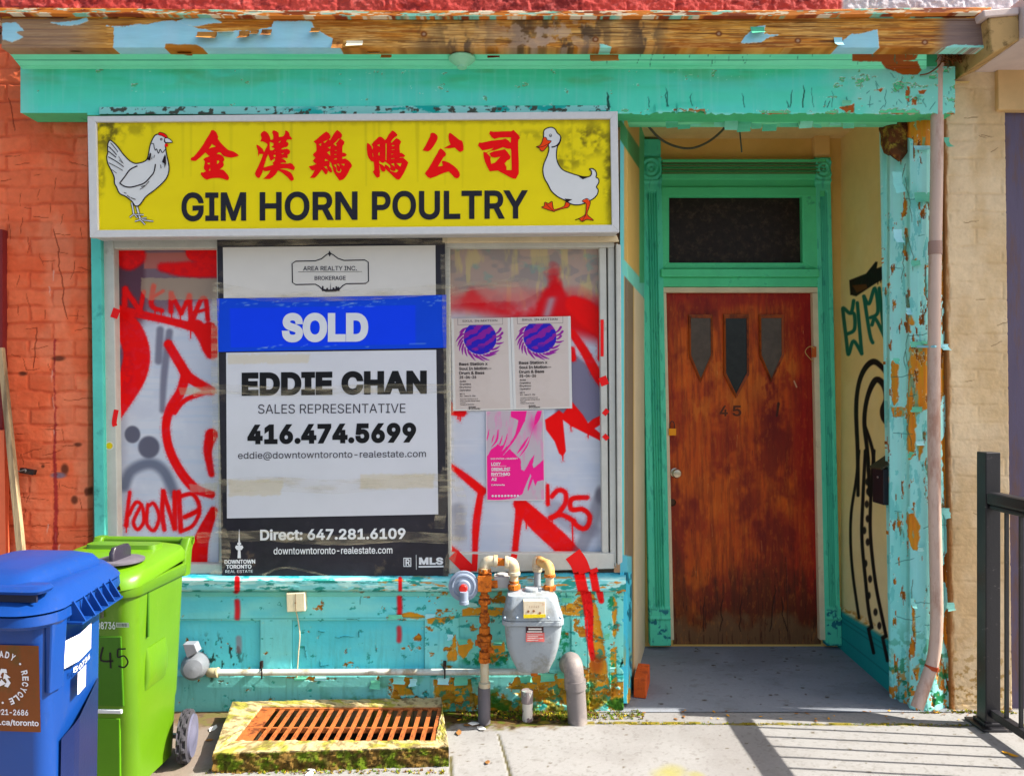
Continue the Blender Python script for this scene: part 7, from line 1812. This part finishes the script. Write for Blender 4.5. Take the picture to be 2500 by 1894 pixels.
    def quad(cv, x0, x1, z0, z1, name, m):
        n = 8; mb = MB(); mb.add([cv(x0 + (x1 - x0) * k / n, z0) for k in range(n + 1)] + [cv(x0 + (x1 - x0) * k / n, z1) for k in range(n + 1)], [(k, k + 1, n + 2 + k, n + 1 + k) for k in range(n)]); return mb.build(name, m, T, fix=False, world_coords=False)
    wh = mat("bin_print_white", (226, 222, 224), .5, bump=0)
    quad(fc(.0035), -.045, .236, .665, .885, "brown_label", mat("label_brown", (120, 62, 14), .5, var=.15, dirt=(96, 66, 20), dirt_scale=14))
    mb = MB(); c = fc(.0048); cx, cz, R = .138, .80, .062
    def on_circle(word, a0, a1, flip=False):
        n = len(word)
        for k, s in enumerate(word):
            a = math.radians(a0 + (a1 - a0) * (k + .5) / n); hw, hh = .0055, .0085
            def cv(u, v, a=a):
                tx, tz = -math.sin(a), math.cos(a); nx, nz = math.cos(a), math.sin(a)
                return c(cx + nx * (R + v) - tx * u, cz + nz * (R + v) - tz * u)
            text(mb, s, -hw if s != 'I' else -.0012, hw if s != 'I' else .0012, hh, -hh, cv, bold=.03)
    on_circle("READY", 126, 54); on_circle("RECYCLE", 22, -74); on_circle("REPEAT", 254, 158)
    for a in (38, 142, 270): add_shape(mb, [[(cx + R * math.cos(math.radians(a)) + .003 * math.cos(q), cz + R * math.sin(math.radians(a)) + .003 * math.sin(q)) for q in np.linspace(0, 6.0, 9)]], 0, 0, conv=c)
    text(mb, "1-888-921-2686", .06, .205, .722, .707, c, bold=.02); text(mb, "circularmaterials.ca/toronto", -.03, .232, .696, .679, c, bold=.02)
    mb.build("label_print", wh, T, fix=False, world_coords=False)
    mb = MB()
    for k in range(3):      # three bent arrows chasing each other
        a = math.radians(90 + 120 * k)
        def tr(u, v, a=a): return c(cx + (u * math.cos(a) - v * math.sin(a)), cz + (u * math.sin(a) + v * math.cos(a)))
        add_shape(mb, [[(.014, -.014), (.024, -.012), (.025, .002), (.012, .008), (.018, .014), (-.002, .016), (.003, .0), (.007, .004), (.015, -.001)]], 0, 0, conv=tr)
    mb.build("recycling_emblem", wh, T, fix=False, world_coords=False)
    quad(fc(.0035), -.06, .11, .605, .645, "white_label", mat("label_pale", (214, 206, 216), .5))
    quad(rc(.0035), -.095, .06, .80, .872, "side_label", mat("label_side", (226, 214, 220), .5)); quad(rc(.0035), -.04, .02, .71, .77, "side_sticker", mat("label_side", (226, 214, 220), .5))
    mb = MB(); text(mb, "50736", -.06, .05, .79, .775, rc(.004), bold=.02); mb.build("side_print", wh, T, fix=False, world_coords=False)
    mb = MB(); c2 = rc(.003); P0 = [c2(-.10 + .026 * k, .25) for k in range(10)]; P1 = [c2(-.10 + .026 * k, .62 + .008 * k) for k in range(10)]; mb.add(P0 + P1, [(k, k + 1, 11 + k, 10 + k) for k in range(9)]); mb.build("side_recess_shade", mat("recess_shade_blue", (14, 30, 76), .4), T, fix=False, world_coords=False)  # flat sheet, the sunk panel's shade put into its dark blue
    # scrawl of white paint on the lid
    mb = MB(); zl = H + .0535; r = random.Random(2)
    for k in range(3): ribbon(mb, catmull([(-.21 + .03 * j + r.uniform(-.01, .01), -.02 + k * .03 + r.uniform(-.012, .012)) for j in range(4)], 4), .010, 0, 0, conv=lambda x, y, k=k: (x, y, zl + k * .0004))
    mb.build("paint_scrawl", wh, lid, fix=False, world_coords=False)
    for s in (-1, 1): wheel(T, s * .19, d1 / 2 - .02, .12, .05)
    mb = MB(); mb.tube([(-w1 * .3, d1 / 2 + .05, H - .01), (w1 * .3, d1 / 2 + .05, H - .01)], .014, 12); mb.build("handle", bm, T, smooth=True, world_coords=False)
blue_bin()
scuff(MATS["blue_plastic"], (70, 84, 116))

# ================================================================== railing
def railing():
    T = thing("metal_railing", "black metal railing with square post running out across the pavement", "railing", (2.19, -.14, 0))
    m = mat("railing_black", (26, 25, 30), .42, var=.2, spec=.5, dirt=(92, 84, 84), dirt_scale=30, dirt_lo=.62, dirt_hi=.7)
    xp, yp = 2.185, -.16; ye = -1.75
    mb = MB(); mb.box((xp - .034, yp - .034, .004), (xp + .034, yp + .034, 1.255)); mb.build("post", m, T, bevel=.004)
    mb = MB(); mb.box((xp - .07, yp - .07, .002), (xp + .07, yp + .07, .014)); mb.box((xp - .045, yp - .045, .014), (xp + .045, yp + .045, .03)); mb.build("base_plate", m, T, bevel=.003)
    mb = MB(); mb.box((xp - .035, ye, 1.02), (xp + .035, yp - .035, 1.075)); mb.box((xp - .024, ye, .995), (xp + .024, yp - .035, 1.02)); mb.build("top_rail", m, T, bevel=.012)
    mb = MB(); mb.box((xp - .018, ye, .055), (xp + .018, yp - .035, .09)); mb.build("bottom_rail", m, T, bevel=.003)
    src = None; y = yp - .034 - .09; k = 0
    while y > ye + .02:
        if src is None:
            mb = MB(); mb.box((xp - .007, y - .006, .09), (xp + .007, y + .006, .995)); src = mb.build("baluster", m, T)
        else:
            o = src.copy(); COL.objects.link(o); o.location.y -= .093 * k
        k += 1; y -= .093
railing()

# ================================================================== moss and litter at the foot of the wall
def moss():
    r = random.Random(14); mb = MB()
    def clump(x, y, z, s, mi):
        for k in range(7):
            a = r.uniform(0, 6.28); l = s * r.uniform(.6, 1.3); tx, ty = math.cos(a), math.sin(a)
            b = (x + r.uniform(-s, s) * .5, y + r.uniform(-s, s) * .4, z)
            t = (b[0] + tx * l * .6, b[1] + ty * l * .5, z + l * r.uniform(.4, 1.0)); w = s * .22
            mb.add([(b[0] - ty * w, b[1] + tx * w, b[2]), (b[0] + ty * w, b[1] - tx * w, b[2]), t], [(0, 1, 2)], mi)
    for i in range(520):
        x = r.uniform(-.25, .62); clump(x, r.uniform(-.10, -.005), 0, r.uniform(.006, .016), r.choice((0, 0, 1, 2)))
    for i in range(300):
        x = r.uniform(.35, 2.1); clump(x, -.14 - (x - 1) * .012 + r.gauss(0, .006), 0, r.uniform(.004, .009), r.choice((0, 1, 1)))
    for i in range(160): clump(r.uniform(1.95, 2.4), r.uniform(-.03, .0), 0, r.uniform(.006, .014), r.choice((0, 1, 2)))
    for i in range(240): clump(r.uniform(-1.24, -.27), -.575 + r.uniform(-.02, .012), .0, r.uniform(.005, .012), r.choice((0, 1, 2)))
    ms = [mat("moss_green", (96, 120, 16), .9, var=.3), mat("moss_yellow", (164, 146, 30), .9, var=.3), mat("moss_brown", (110, 72, 30), .9, var=.3)]
    o = mb.build("moss", ms, None, fix=False); tag(o, "yellow green moss and weeds growing along the foot of the wall and cracks", "moss", kind="stuff")
    mb = MB()
    def leaf(p, s, mi):
        a = r.uniform(0, 6.28); c, q = math.cos(a), math.sin(a)
        v = [(-1, 0, 0), (-.3, .5, .15), (.5, .45, .05), (1, 0, .2), (.4, -.5, .1), (-.4, -.45, .0)]
        mb.add([(p[0] + s * (x * c - y * q), p[1] + s * (x * q + y * c), p[2] + .004 + s * abs(z)) for x, y, z in v], [(0, 1, 2, 3, 4, 5)], mi)
    for px, py, s, mi in ((1160, 1768, .035, 0), (1175, 1780, .03, 0), (1120, 1790, .025, 1), (760, 1880, .022, 0), (755, 1893, .03, 0), (2460, 1840, .022, 2), (2475, 1846, .02, 2), (1190, 1862, .02, 1), (520, 1780, .03, 0), (545, 1800, .025, 0), (512, 1808, .02, 1), (1140, 1772, .02, 1)):
        leaf(G(px, py), s, mi)
    for i in range(60): leaf((r.uniform(-.3, 2.3), r.uniform(-.12, .0), 0), r.uniform(.006, .014), r.choice((1, 2)))
    o = mb.build("litter", [mat("litter_white", (226, 222, 216), .7), mat("litter_brown", (140, 96, 50), .8), mat("litter_orange", (226, 160, 20), .8)], None, fix=False)
    tag(o, "scraps of white paper and dry leaves scattered on the pavement", "litter", kind="stuff")
moss()
